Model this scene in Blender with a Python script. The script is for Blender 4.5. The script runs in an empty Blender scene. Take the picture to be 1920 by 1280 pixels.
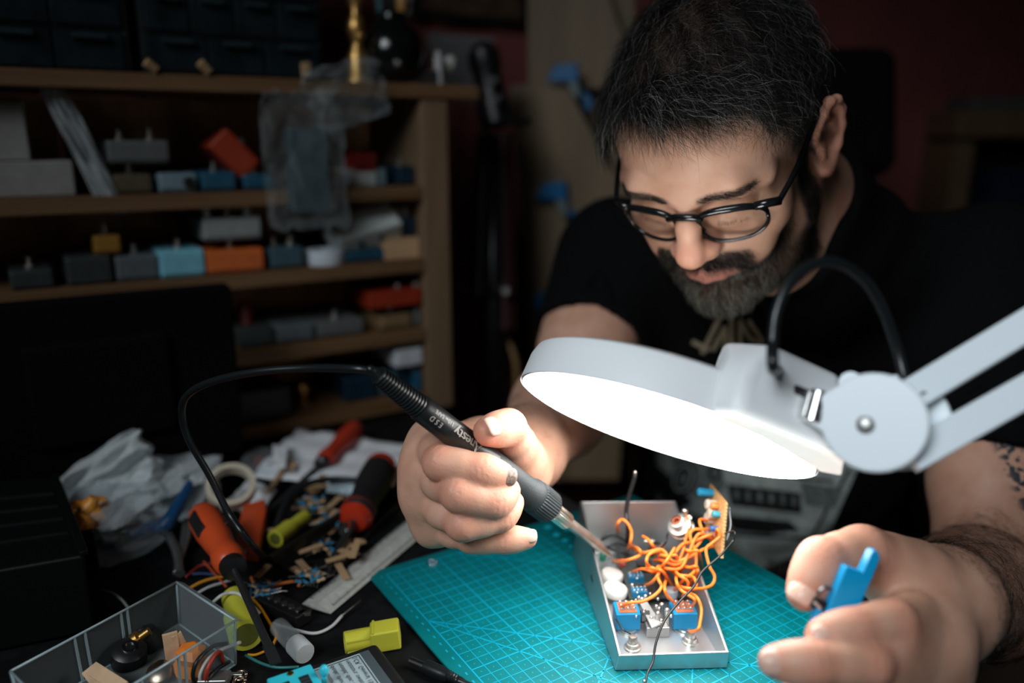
import bpy, bmesh, math, random
import numpy as np
from mathutils import Vector, Matrix
random.seed(7)
RNG = np.random.default_rng(7)
scene = bpy.context.scene
COL = scene.collection

# ------------------------------------------------------------------ camera
FPX = 1493.0                                   # focal length in pixels of a 1920 px wide frame (28 mm lens)
PITCH = math.atan(378 / FPX)
CAM = np.array([0.0, 0.0, 1.115])
FWD = np.array([0, math.cos(PITCH), -math.sin(PITCH)])
UPV = np.array([0, math.sin(PITCH), math.cos(PITCH)])
RGT = np.array([1.0, 0, 0])
cam_data = bpy.data.cameras.new('camera')
cam_data.sensor_width = 36.0
cam_data.lens = FPX * 36 / 1920
cam_data.clip_start = 0.02
cam_data.dof.use_dof = True
cam_data.dof.focus_distance = 0.56
cam_data.dof.aperture_fstop = 2.1
cam = bpy.data.objects.new('camera', cam_data)
COL.objects.link(cam)
cam.location = CAM
cam.rotation_euler = (math.pi / 2 - PITCH, 0, 0)
scene.camera = cam

# ------------------------------------------------------------------ world, exposure
scene.view_settings.view_transform = 'Standard'
scene.view_settings.look = 'None'
scene.view_settings.gamma = 1
scene.view_settings.use_curve_mapping = False
scene.view_settings.exposure = 0.0
world = bpy.data.worlds.new('world')
scene.world = world
world.use_nodes = True
world.node_tree.nodes['Background'].inputs[0].default_value = (0.55, 0.72, 0.85, 1)
world.node_tree.nodes['Background'].inputs[1].default_value = 0.004

# added soft fill light, narrowed and aimed, behind the camera, to the left
LAMP_STRENGTH = 12.0
FILL_POWER = 4.3
FILL_C = np.array([-0.72, -0.78, 2.12])
def add_area(name, loc, target, sx, sy, power, color, spread=180):
    l = bpy.data.lights.new(name, 'AREA')
    l.shape = 'RECTANGLE'
    l.size, l.size_y = sx, sy
    l.energy = power
    l.color = color
    l.spread = math.radians(spread)
    o = bpy.data.objects.new(name, l)
    COL.objects.link(o)
    o.location = loc
    d = Vector(target) - Vector(loc)
    o.rotation_euler = d.to_track_quat('-Z', 'Y').to_euler()
    return o

# ------------------------------------------------------------------ geometry of the place
def ray(px, py):
    return RGT * (px - 960) / FPX + UPV * (640 - py) / FPX + FWD
def at(px, py, d):
    return CAM + ray(px, py) * d
TZ = 0.75                                      # table top
def onz(px, py, z=TZ):
    r = ray(px, py)
    return CAM + r * ((z - CAM[2]) / r[2])
def proj(p):
    q = np.asarray(p) - CAM
    d = q @ FWD
    return 960 + FPX * (q @ RGT) / d, 640 - FPX * (q @ UPV) / d, d
TH = math.radians(32)
VV = np.array([math.cos(TH), math.sin(TH), 0])      # along the shelf wall, to the right
UU = np.array([math.sin(TH), -math.cos(TH), 0])     # out of the shelf wall
ZZ = np.array([0, 0, 1.0])
SP0 = onz(850, 742, .765)                            # a point of the shelf's front plane
def on_shelf(px, py, setback=0.0):
    r = ray(px, py)
    p0 = SP0 - UU * setback
    return CAM + r * (((p0 - CAM) @ UU) / (r @ UU))
def nrm(v):
    v = np.asarray(v, float)
    return v / (np.linalg.norm(v) + 1e-12)

add_area('fill_light', FILL_C, (0.27, 0.50, 0.90), 0.9, 0.7, FILL_POWER, (0.88, 0.95, 1.0), 64)

# ------------------------------------------------------------------ materials
MATS = {}
def mat(name, color=(.5, .5, .5), rough=.5, metal=0., spec=.5, noise=None, bump=None, trans=0., ior=1.45, alpha=1., coat=0., sss=0., emit=None, sheen=0.):
    """noise=(scale, amount) varies the colour, bump=(scale, strength)"""
    if name in MATS:
        return MATS[name]
    m = bpy.data.materials.new(name)
    m.use_nodes = True
    nt = m.node_tree
    b = nt.nodes['Principled BSDF']
    I = b.inputs
    I['Base Color'].default_value = (*color, 1)
    I['Roughness'].default_value = rough
    I['Metallic'].default_value = metal
    I['Specular IOR Level'].default_value = spec
    I['Transmission Weight'].default_value = trans
    I['IOR'].default_value = ior
    I['Alpha'].default_value = alpha
    I['Coat Weight'].default_value = coat
    I['Sheen Weight'].default_value = sheen
    if sss:
        I['Subsurface Weight'].default_value = sss
        I['Subsurface Radius'].default_value = (.01, .004, .002)
        I['Subsurface Scale'].default_value = 1.0
    if emit:
        I['Emission Color'].default_value = (*emit[:3], 1)
        I['Emission Strength'].default_value = emit[3]
    if noise or bump:
        tc = nt.nodes.new('ShaderNodeTexCoord')
    if noise:
        n = nt.nodes.new('ShaderNodeTexNoise')
        n.inputs['Scale'].default_value = noise[0]
        n.inputs['Detail'].default_value = 5
        nt.links.new(tc.outputs['Object'], n.inputs['Vector'])
        mx = nt.nodes.new('ShaderNodeMix')
        mx.data_type = 'RGBA'
        mx.inputs['A'].default_value = (*[c * (1 - noise[1]) for c in color], 1)
        mx.inputs['B'].default_value = (*[min(1, c * (1 + noise[1])) for c in color], 1)
        rmp = nt.nodes.new('ShaderNodeMapRange')
        rmp.inputs['From Min'].default_value = .3
        rmp.inputs['From Max'].default_value = .7
        nt.links.new(n.outputs['Fac'], rmp.inputs['Value'])
        nt.links.new(rmp.outputs['Result'], mx.inputs['Factor'])
        nt.links.new(mx.outputs['Result'], I['Base Color'])
    if bump:
        n = nt.nodes.new('ShaderNodeTexNoise')
        n.inputs['Scale'].default_value = bump[0]
        n.inputs['Detail'].default_value = 3
        nt.links.new(tc.outputs['Object'], n.inputs['Vector'])
        bp = nt.nodes.new('ShaderNodeBump')
        bp.inputs['Strength'].default_value = bump[1]
        bp.inputs['Distance'].default_value = .001
        nt.links.new(n.outputs['Fac'], bp.inputs['Height'])
        nt.links.new(bp.outputs['Normal'], I['Normal'])
    MATS[name] = m
    return m

def wood(name, c1, c2, axis=VV, scale=9.0, rough=.6):
    """planed wood with grain along axis"""
    if name in MATS:
        return MATS[name]
    m = mat(name, c1, rough)
    nt = m.node_tree
    b = nt.nodes['Principled BSDF']
    tc = nt.nodes.new('ShaderNodeTexCoord')
    mp = nt.nodes.new('ShaderNodeMapping')
    q = Vector(axis).to_track_quat('X', 'Z').to_euler()
    mp.vector_type = 'TEXTURE'
    mp.inputs['Rotation'].default_value = q
    mp2 = nt.nodes.new('ShaderNodeMapping')
    mp2.inputs['Scale'].default_value = (scale * .35, scale * 6, scale * 6)
    n = nt.nodes.new('ShaderNodeTexNoise')
    n.inputs['Scale'].default_value = 1
    n.inputs['Detail'].default_value = 7
    n.inputs['Distortion'].default_value = .6
    r = nt.nodes.new('ShaderNodeValToRGB')
    r.color_ramp.elements[0].position = .3
    r.color_ramp.elements[1].position = .7
    r.color_ramp.elements[0].color = (*c2, 1)
    r.color_ramp.elements[1].color = (*c1, 1)
    L = nt.links
    L.new(tc.outputs['Object'], mp.inputs['Vector'])
    L.new(mp.outputs['Vector'], mp2.inputs['Vector'])
    L.new(mp2.outputs['Vector'], n.inputs['Vector'])
    L.new(n.outputs['Fac'], r.inputs['Fac'])
    L.new(r.outputs['Color'], b.inputs['Base Color'])
    return m

def film(name, tint=(.9, .95, 1.), gloss=.25, rough=.15, veil=.6, base=(.75, .8, .82)):
    """thin clear plastic: mostly see-through with a glossy skin"""
    if name in MATS:
        return MATS[name]
    m = bpy.data.materials.new(name)
    m.use_nodes = True
    nt = m.node_tree
    nt.nodes.clear()
    out = nt.nodes.new('ShaderNodeOutputMaterial')
    tr = nt.nodes.new('ShaderNodeBsdfTransparent')
    tr.inputs['Color'].default_value = (*tint, 1)
    gl = nt.nodes.new('ShaderNodeBsdfPrincipled')
    gl.inputs['Base Color'].default_value = (*base, 1)
    gl.inputs['Roughness'].default_value = rough
    lw = nt.nodes.new('ShaderNodeLayerWeight')
    lw.inputs['Blend'].default_value = .35
    ma = nt.nodes.new('ShaderNodeMath')
    ma.operation = 'MULTIPLY_ADD'
    ma.inputs[1].default_value = veil
    ma.inputs[2].default_value = gloss
    ma.use_clamp = True
    mx = nt.nodes.new('ShaderNodeMixShader')
    L = nt.links
    L.new(lw.outputs['Facing'], ma.inputs[0])
    L.new(ma.outputs[0], mx.inputs['Fac'])
    L.new(tr.outputs[0], mx.inputs[1])
    L.new(gl.outputs[0], mx.inputs[2])
    L.new(mx.outputs[0], out.inputs['Surface'])
    MATS[name] = m
    return m

NICKEL = mat('nickel', (.62, .60, .56), .3, 1.)
BLACKP = mat('black_plastic', (.010, .010, .011), .38, spec=.5)
CHROME = mat('chrome', (.75, .75, .75), .2, 1.)

# ------------------------------------------------------------------ object helpers
def tag(o, label=None, cat=None, group=None, kind=None):
    if label: o['label'] = label
    if cat: o['category'] = cat
    if group: o['group'] = group
    if kind: o['kind'] = kind
    return o
def thing(name, label, cat, loc=(0, 0, 0), group=None):
    o = bpy.data.objects.new(name, None)
    o.empty_display_size = .02
    COL.objects.link(o)
    o.location = [float(x) for x in loc]
    return tag(o, label, cat, group)
def wloc(o):
    p = np.zeros(3)
    while o is not None:
        p += np.array(o.location)
        o = o.parent
    return p

class MB:
    """collects shapes given in world coordinates; build() links them as ONE mesh object"""
    def __init__(s):
        s.v, s.f, s.mi = [], [], []
    def add(s, vs, fs, mi=0):
        n = len(s.v)
        s.v.extend([tuple(float(c) for c in p) for p in vs])
        s.f.extend([tuple(i + n for i in f) for f in fs])
        s.mi.extend([mi] * len(fs))
        return s
    def frame_box(s, c, X, Y, Z, mi=0):
        """box centred at c with half-axis vectors X, Y, Z"""
        c, X, Y, Z = [np.asarray(q, float) for q in (c, X, Y, Z)]
        vs = [c + X * i + Y * j + Z * k for k in (-1, 1) for j in (-1, 1) for i in (-1, 1)]
        fs = [(0, 2, 3, 1), (4, 5, 7, 6), (0, 1, 5, 4), (2, 6, 7, 3), (0, 4, 6, 2), (1, 3, 7, 5)]
        if np.dot(np.cross(X, Y), Z) < 0:
            fs = [f[::-1] for f in fs]
        return s.add(vs, fs, mi)
    def box(s, lo, hi, mi=0):
        lo, hi = np.asarray(lo, float), np.asarray(hi, float)
        h = (hi - lo) / 2
        return s.frame_box((lo + hi) / 2, (h[0], 0, 0), (0, h[1], 0), (0, 0, h[2]), mi)
    def bar(s, a, b, w, t, upv=ZZ, mi=0):
        """rectangular bar from a to b, width w across, thickness t along upv"""
        a, b = np.asarray(a, float), np.asarray(b, float)
        d = nrm(b - a)
        y = nrm(np.cross(upv, d))
        z = np.cross(d, y)
        return s.frame_box((a + b) / 2, (b - a) / 2, y * w / 2, z * t / 2, mi)
    def ring_stack(s, rings, close=True, cap=True, mi=0):
        n = len(rings[0])
        vs = [p for r in rings for p in r]
        fs = []
        for k in range(len(rings) - 1):
            for i in range(n if close else n - 1):
                j = (i + 1) % n
                fs.append((k * n + i, k * n + j, (k + 1) * n + j, (k + 1) * n + i))
        if cap:
            fs.append(tuple(range(n))[::-1])
            fs.append(tuple((len(rings) - 1) * n + i for i in range(n)))
        return s.add(vs, fs, mi)
    def lathe(s, base, axis, prof, n=32, mi=0, cap=True, e1=None, sx=1., sy=1.):
        """prof: list of (radius, height along axis)"""
        base, axis = np.asarray(base, float), nrm(axis)
        if e1 is None:
            e1 = np.cross(axis, (0.3, .1, 1.) if abs(axis[2]) < .9 else (1., 0, 0))
        e1 = nrm(e1)
        e2 = np.cross(axis, e1)
        rings = []
        for r, h in prof:
            rings.append([base + axis * h + (e1 * math.cos(2 * math.pi * i / n) * sx + e2 * math.sin(2 * math.pi * i / n) * sy) * max(r, 1e-5) for i in range(n)])
        return s.ring_stack(rings, True, cap, mi)
    def cyl(s, a, b, r, r2=None, n=20, mi=0):
        a, b = np.asarray(a, float), np.asarray(b, float)
        L = np.linalg.norm(b - a)
        return s.lathe(a, b - a, [(r, 0), (r if r2 is None else r2, L)], n, mi)
    def tube(s, pts, r, n=10, mi=0, rs=None):
        pts = [np.asarray(p, float) for p in pts]
        t0 = nrm(pts[1] - pts[0])
        e1 = nrm(np.cross(t0, (0.2, .3, 1.) if abs(t0[2]) < .9 else (1., 0, 0)))
        rings = []
        for i, p in enumerate(pts):
            t = nrm(pts[min(i + 1, len(pts) - 1)] - pts[max(i - 1, 0)])
            e1 = nrm(e1 - t * (e1 @ t))
            e2 = np.cross(t, e1)
            rr = r if rs is None else rs[i]
            rings.append([p + (e1 * math.cos(2 * math.pi * k / n) + e2 * math.sin(2 * math.pi * k / n)) * rr for k in range(n)])
        return s.ring_stack(rings, True, True, mi)
    def prism(s, poly, off, mi=0):
        """poly: 3-D points of a planar outline, extruded by vector off"""
        n = len(poly)
        poly = [np.asarray(p, float) for p in poly]
        off = np.asarray(off, float)
        nn = sum((np.cross(poly[i] - poly[0], poly[(i + 1) % n] - poly[0]) for i in range(n)), np.zeros(3))
        if nn @ off > 0:
            poly = poly[::-1]
        vs = poly + [p + off for p in poly]
        fs = [tuple(range(n)), tuple(range(2 * n - 1, n - 1, -1))]
        for i in range(n):
            j = (i + 1) % n
            fs.append((j, i, n + i, n + j))
        return s.add(vs, fs, mi)
    def ell(s, c, r, n=16, m=10, R=None, mi=0):
        c = np.asarray(c, float)
        r = (r, r, r) if np.isscalar(r) else r
        R = np.eye(3) if R is None else np.asarray(R)
        rings = []
        for k in range(m + 1):
            th = math.pi * k / m
            q = max(math.sin(th), 1e-3)
            rings.append([c + R @ np.array([r[0] * q * math.cos(2 * math.pi * i / n), r[1] * q * math.sin(2 * math.pi * i / n), -r[2] * math.cos(th)]) for i in range(n)])
        return s.ring_stack(rings, True, True, mi)
    def build(s, name, m, parent=None, smooth=False, bevel=0, seg=2, solid=0, sub=0, auto=None):
        me = bpy.data.meshes.new(name)
        o = bpy.data.objects.new(name, me)
        COL.objects.link(o)
        off = np.zeros(3)
        if parent is not None:
            o.parent = parent
            off = wloc(parent)
        elif s.v:
            a = np.array(s.v)
            off = np.array([*(a.min(0) + a.max(0))[:2] / 2, a[:, 2].min()])
            o.location = off
        me.from_pydata([tuple(np.array(p) - off) for p in s.v], [], s.f)
        me.validate()
        for q in (m if isinstance(m, (list, tuple)) else [m]):
            me.materials.append(q)
        if len(s.mi) == len(me.polygons):
            me.polygons.foreach_set('material_index', s.mi)
        if smooth or auto:
            me.polygons.foreach_set('use_smooth', [True] * len(me.polygons))
        if auto:
            me.set_sharp_from_angle(angle=math.radians(auto))
        if bevel:
            b = o.modifiers.new('bevel', 'BEVEL')
            b.width = bevel
            b.segments = seg
            b.limit_method = 'ANGLE'
            b.angle_limit = math.radians(35)
            if not smooth:
                me.polygons.foreach_set('use_smooth', [True] * len(me.polygons))
                b.harden_normals = True
        if solid:
            q = o.modifiers.new('solid', 'SOLIDIFY')
            q.thickness = solid
        if sub:
            q = o.modifiers.new('sub', 'SUBSURF')
            q.levels = q.render_levels = sub
        return o

def cr(pts, n=8):
    """Catmull-Rom through the points"""
    P = [np.asarray(p, float) for p in pts]
    P = [2 * P[0] - P[1]] + P + [2 * P[-1] - P[-2]]
    out = []
    for i in range(1, len(P) - 2):
        for k in range(n):
            t = k / n
            a, b, c, d = P[i - 1], P[i], P[i + 1], P[i + 2]
            out.append(.5 * ((2 * b) + (-a + c) * t + (2 * a - 5 * b + 4 * c - d) * t * t + (-a + 3 * b - 3 * c + d) * t ** 3))
    out.append(P[-2])
    return out

def text_polys(body, size=1.0, font_bold=True):
    """outline triangles of a word in the unit plane (x right, y up), as (verts, faces)"""
    c = bpy.data.curves.new('lettering', 'FONT')
    c.body = body
    c.size = size
    o = bpy.data.objects.new('lettering', c)
    COL.objects.link(o)
    bpy.context.view_layer.update()
    me = bpy.data.meshes.new_from_object(o.evaluated_get(bpy.context.evaluated_depsgraph_get()))
    vs = [tuple(v.co) for v in me.vertices]
    fs = [tuple(p.vertices) for p in me.polygons]
    bpy.data.objects.remove(o)
    bpy.data.meshes.remove(me)
    return vs, fs

def lay_text(mb, body, size, origin, ex, ey, lift, bold=0.0, mi=0, stretch=1.0):
    """text laid on a flat face: origin = lower left, ex along the line, ey up, lift = thickness vector"""
    vs, fs = text_polys(body, size)
    origin, ex, ey, lift = [np.asarray(q, float) for q in (origin, ex, ey, lift)]
    P = [origin + ex * v[0] * stretch + ey * v[1] + lift for v in vs]
    if np.dot(np.cross(ex, ey), lift) < 0:
        fs = [f[::-1] for f in fs]
    mb.add(P, fs, mi)
    if bold:
        for dx in (-bold, bold):
            mb.add([p + ex * dx + lift * .02 * (1 if dx > 0 else 2) for p in P], fs, mi)
# ================================================================== signed-distance body builder
class Prim:
    pass
def cone(a, b, ra, rb, k=.01, sub=False):
    p = Prim(); p.t = 0; p.a = np.asarray(a, float); p.b = np.asarray(b, float); p.ra = ra; p.rb = rb; p.k = k; p.sub = sub
    p.c = (p.a + p.b) / 2; p.r = np.linalg.norm(p.b - p.a) / 2 + max(ra, rb)
    return p
def elli(c, r, R=None, k=.01, sub=False):
    p = Prim(); p.t = 1; p.c = np.asarray(c, float); p.rad = np.asarray(r, float); p.R = np.eye(3) if R is None else np.asarray(R); p.k = k; p.sub = sub
    p.r = max(r)
    return p
def sleeve(a, b, ra, rb, hem, dirn, k=.02):
    p = cone(a, b, ra, rb, k); p.t = 2; p.hem = np.asarray(hem, float); p.dir = nrm(dirn)
    return p
def ev(p, X):
    if p.t == 2:
        p.t = 0
        d = ev(p, X)
        p.t = 2
        return np.maximum(d, (X - p.hem) @ p.dir)
    if p.t == 0:
        ab = p.b - p.a
        t = np.clip(((X - p.a) @ ab) / (ab @ ab + 1e-12), 0, 1)
        return np.linalg.norm(X - p.a - t[:, None] * ab, axis=1) - (p.ra + (p.rb - p.ra) * t)
    q = (X - p.c) @ p.R
    k0 = np.linalg.norm(q / p.rad, axis=1)
    k1 = np.linalg.norm(q / p.rad ** 2, axis=1)
    return np.where(k0 < 1e-6, -p.rad.min(), k0 * (k0 - 1) / (k1 + 1e-9))
def smin(a, b, k):
    if k <= 0: return np.minimum(a, b)
    h = np.maximum(k - np.abs(a - b), 0) / k
    return np.minimum(a, b) - h * h * k * .25
def sdf(groups, X, near=None):
    """groups: list of (k_join, [prims]); near=(centre, reach) culls"""
    D = None
    for kj, prims in groups:
        g = None
        for p in prims:
            if near is not None and np.linalg.norm(p.c - near[0]) - p.r > near[1] + max(p.k, kj) * 1.0 + .012:
                continue
            if p.sub:
                if g is None: continue
                g = -smin(-g, ev(p, X), p.k)
            else:
                d = ev(p, X)
                g = d if g is None else smin(g, d, p.k)
        if g is not None:
            D = g if D is None else smin(D, g, kj)
    return D
def mesh_sdf(groups, lo, hi, res, N=24, clip=None, reach=None):
    """naive surface nets over sparse chunks. returns verts, quads"""
    lo, hi = np.asarray(lo, float), np.asarray(hi, float)
    nc = np.ceil((hi - lo) / (res * N)).astype(int)
    G = (nc * N + 4).astype(np.int64)
    keys, pos, quads = [], [], []
    ii = np.arange(N + 2)
    gx, gy, gz = np.meshgrid(ii, ii, ii, indexing='ij')
    base = np.stack([gx, gy, gz], -1).reshape(-1, 3)
    diag = res * (N + 1) * math.sqrt(3) / 2
    allp = [(p, max(p.k, kj)) for kj, pr in groups for p in pr]
    PC = np.array([p.c for p, _ in allp]); PR = np.array([p.r + k for p, k in allp])
    for cx in range(nc[0]):
        for cy in range(nc[1]):
            for cz in range(nc[2]):
                o = np.array([cx, cy, cz]) * N - 1
                ctr = lo + (o + (N + 1) / 2) * res
                dist = np.linalg.norm(PC - ctr, axis=1) - PR
                if dist.min() > diag + .002: continue
                X = lo + (base + o) * res
                D = sdf(groups, X, (ctr, diag))
                if D is None: continue
                if clip is not None: D = clip(D, X)
                if D.min() > 0 or D.max() < 0: continue
                D = D.reshape(N + 2, N + 2, N + 2)
                S = D < 0
                n = N + 1
                cnt = np.zeros((n, n, n)); acc = np.zeros((n, n, n, 3))
                c8 = [(a, b, c) for a in (0, 1) for b in (0, 1) for c in (0, 1)]
                for a in c8:
                    for ax in range(3):
                        if a[ax]: continue
                        b = list(a); b[ax] = 1
                        sa = D[a[0]:a[0] + n, a[1]:a[1] + n, a[2]:a[2] + n]
                        sb = D[b[0]:b[0] + n, b[1]:b[1] + n, b[2]:b[2] + n]
                        m = (sa < 0) != (sb < 0)
                        t = np.where(m, sa / np.where(m, sa - sb, 1), 0)
                        cnt += m
                        for q in range(3):
                            acc[..., q] += np.where(m, a[q] + (t if q == ax else 0), 0)
                act = cnt > 0
                idx = np.argwhere(act)
                P = acc[act] / cnt[act][:, None]
                gi = idx + o + 1
                keys.append((gi[:, 0] * G[1] + gi[:, 1]) * G[2] + gi[:, 2])
                pos.append(lo + (idx + o + P) * res)
                for ax in range(3):
                    u, v = (ax + 1) % 3, (ax + 2) % 3
                    sl0 = [slice(1, n)] * 3
                    sl0[ax] = slice(1, n)
                    a = S[1:n, 1:n, 1:n]
                    sh = [slice(1, n)] * 3
                    sh[ax] = slice(2, n + 1)
                    b = S[sh[0], sh[1], sh[2]]
                    for flip, mk in ((False, a & ~b), (True, ~a & b)):
                        e = np.argwhere(mk) + 1
                        if len(e) == 0: continue
                        def kk(du, dv):
                            w = e.copy(); w[:, u] += du; w[:, v] += dv
                            w = w + o + 1
                            return (w[:, 0] * G[1] + w[:, 1]) * G[2] + w[:, 2]
                        q = np.stack([kk(-1, -1), kk(0, -1), kk(0, 0), kk(-1, 0)], 1)
                        if flip: q = q[:, ::-1]
                        quads.append(q)
    keys = np.concatenate(keys); pos = np.concatenate(pos); quads = np.concatenate(quads)
    uk, first = np.unique(keys, return_index=True)
    qi = np.searchsorted(uk, quads)
    ok = (uk[np.minimum(qi, len(uk) - 1)] == quads).all(1)
    return pos[first], qi[ok]
def np_mesh(name, V, Q, m, parent=None, smooth=True):
    me = bpy.data.meshes.new(name)
    off = wloc(parent) if parent is not None else np.zeros(3)
    V = np.asarray(V, float) - off
    me.vertices.add(len(V)); me.vertices.foreach_set('co', V.astype(np.float32).ravel())
    k = Q.shape[1]
    me.loops.add(len(Q) * k); me.loops.foreach_set('vertex_index', Q.astype(np.int32).ravel())
    me.polygons.add(len(Q)); me.polygons.foreach_set('loop_start', np.arange(0, len(Q) * k, k, dtype=np.int32))
    try:
        me.polygons.foreach_set('loop_total', np.full(len(Q), k, dtype=np.int32))
    except Exception:
        pass
    me.update(calc_edges=True)
    me.validate()
    if smooth: me.polygons.foreach_set('use_smooth', np.ones(len(me.polygons), dtype=bool))
    for q in (m if isinstance(m, (list, tuple)) else [m]): me.materials.append(q)
    o = bpy.data.objects.new(name, me)
    COL.objects.link(o)
    if parent is not None: o.parent = parent
    return o

# ------------------------------------------------------------------ head pose (x = his right, y = ahead, z = up, metres)
HM = np.array([[-0.8387, -0.387, -0.3833], [0.542, -0.6625, -0.5171], [-0.0538, -0.6414, 0.7653]])
HT = np.array([0.1837, 0.7067, 1.1045])
def H(x, y, z):
    return HT + HM @ (np.array([x, y, z]) * .001)
def HR(rx=0, ry=0, rz=0):
    a, b, c = [math.radians(q) for q in (rx, ry, rz)]
    return HM @ np.array(Matrix.Rotation(c, 3, 'Z') @ Matrix.Rotation(b, 3, 'Y') @ Matrix.Rotation(a, 3, 'X'))
mm = .001
def he(c, r, rot=(0, 0, 0), k=12, sub=False):
    return elli(H(*c), np.array(r) * mm, HR(*rot), k * mm, sub)
def hc(a, b, ra, rb, k=10, sub=False):
    return cone(H(*a), H(*b), ra * mm, rb * mm, k * mm, sub)

head = [he((0, -8, 46), (75, 95, 84), k=20),
        he((0, 36, 56), (62, 53, 50), k=30),
        he((0, 30, -22), (59, 58, 70), k=30)]
for s in (-1, 1):
    head += [hc((s * 56, 0, -40), (s * 40, 45, -78), 15, 15, 25), hc((s * 40, 45, -78), (s * 10, 76, -90), 15, 15, 18),
             he((s * 45, 60, -8), (23, 22, 20), k=18),
             he((s * 33, 74, -32), (20, 17, 24), k=16)]
head += [he((0, 80, -86), (19, 15, 15), k=14)]
for s in (-1, 1):
    head += [hc((s * 9, 92, 36), (s * 38, 86, 41), 7.5, 7.5, 14), hc((s * 38, 86, 41), (s * 56, 68, 34), 7.5, 7, 14),
             he((s * 31, 104, 18), (20, 19, 14), k=10, sub=True)]
head += [he((0, 80, -40), (31, 20, 24), k=16)]
for s in (-1, 1):
    head += [he((s * 32, 77, 17), (15, 13.5, 13), k=5),
             hc((s * 20, 88, 6), (s * 44, 80, 4), 5, 5, 8)]          # lower lid bag
nose = [hc((0, 94, 30), (0, 103, 12), 7.5, 8.5, 8), hc((0, 103, 12), (0, 112, -8), 8.5, 11, 8), he((0, 111, -9), (12.5, 12, 11.5), k=6)]
for s in (-1, 1):
    nose += [he((s * 13, 101, -12), (8, 11, 8.5), k=5), he((s * 16.5, 97, -4), (3.5, 6, 3.5), k=6, sub=True)]
for s in (-1, 1):
    nose += [he((s * 7, 107, -23), (4, 6, 4.5), k=3, sub=True)]
mouth = []
for s in (-1, 1):
    mouth += [hc((0, 100.5, -40.5), (s * 13, 97, -41), 4.2, 4, 3), hc((s * 13, 97, -41), (s * 27, 86, -40), 4, 2.5, 3),
              hc((0, 99.5, -50), (s * 12, 96, -49.5), 5, 4.6, 3), hc((s * 12, 96, -49.5), (s * 26, 86, -43), 4.6, 2.5, 3)]
neck_base = at(1562, 455, .85)
neck = [cone(H(0, -22, -10), neck_base, .056, .066, .03), cone(H(0, 20, -60), neck_base + np.array([-.03, -.05, -.03]), .038, .05, .03)]
ears = []
for s in (-1, 1):
    E = lambda y, z, x=0: (s * (78 + x), y, z)
    rim = [E(6, 12, -1), E(7, 24, 2), E(0, 33, 6), E(-12, 35, 9), E(-22, 29, 12), E(-27, 16, 13), E(-26, 2, 12), E(-20, -12, 9), E(-11, -22, 5)]
    e = [he((s * 80, -12, 8), (4.5, 17, 24), (0, s * 8, s * 22), 5)]
    for i in range(len(rim) - 1):
        e.append(hc(rim[i], rim[i + 1], 4.2, 4.2, 3))
    e += [he((s * 81, -8, -23), (4.5, 8.5, 11), (0, 0, s * 15), 5), he((s * 86, -6, 2), (7, 9, 13), (0, 0, s * 20), 4, True),
          hc(E(-16, 24, 7), E(-20, 2, 8), 3.2, 3.2, 3), he((s * 87, -17, 24), (3.5, 4, 8), (0, 0, s * 20), 3, True), hc(E(4, 6, 2), E(4, -6, 3), 4.2, 4.2, 4)]
    ears.append(e)

# ------------------------------------------------------------------ arms and hands: joints as (pixel, distance)
SR, SL = at(1150, 490, 1.00), at(1872, 520, .87)
ER, EL = at(1075, 735, .885), at(1856, 1105, .70)
WR, WL = at(985, 845, .685), at(1768, 1128, .515)
def muscle(a, b, fr, r, off, k=.02):
    return elli(a + (b - a) * fr + off, r, None, k)
def limb(S, E, W, k=.02):
    return [cone(S, E, .062, .047, k), cone(S + (E - S) * .35, S + (E - S) * .7, .058, .053, k),
            cone(E, E + (W - E) * .35, .048, .047, k), cone(E + (W - E) * .35, W, .047, .031, k)]
rarm = limb(SR, ER, WR)
larm = limb(SL, EL, WL)
# elliptic wrists
FR = {'index': [(812, 828, .578), (826, 868, .538), (900, 882, .535), (944, 892, .540)],
      'middle': [(797, 882, .572), (860, 925, .533), (928, 940, .537), (953, 918, .548)],
      'ring': [(798, 935, .577), (868, 982, .540), (938, 968, .550), (962, 940, .562)],
      'pinky': [(816, 985, .587), (884, 1010, .562), (945, 1012, .561), (990, 1009, .562)],
      'thumb': [(978, 880, .645), (964, 836, .602), (953, 801, .564), (913, 808, .543)]}
RR = {'index': (.0125, .0112, .0098, .0085), 'middle': (.0128, .0115, .0100, .0085), 'ring': (.0120, .0108, .0094, .0080), 'pinky': (.0108, .0090, .0081, .0070), 'thumb': (.020, .0145, .0122, .0100)}
FL = {'index': [(1742, 1142, .480), (1676, 1166, .432), (1604, 1181, .424), (1541, 1192, .424)],
      'middle': [(1750, 1192, .470), (1628, 1242, .418), (1530, 1243, .413), (1452, 1241, .417)],
      'ring': [(1745, 1222, .462), (1640, 1300, .428), (1560, 1305, .420), (1492, 1300, .424)],
      'pinky': [(1752, 1268, .470), (1665, 1345, .440), (1605, 1350, .435), (1552, 1345, .440)],
      'thumb': [(1705, 1085, .497), (1618, 1040, .480), (1540, 1052, .463), (1508, 1112, .456)]}
RL = {'index': (.0130, .0112, .0102, .0090), 'middle': (.0132, .0115, .0102, .0088), 'ring': (.0124, .0108, .0094, .0080), 'pinky': (.0110, .0090, .0081, .0070), 'thumb': (.021, .0150, .0128, .0104)}
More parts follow.
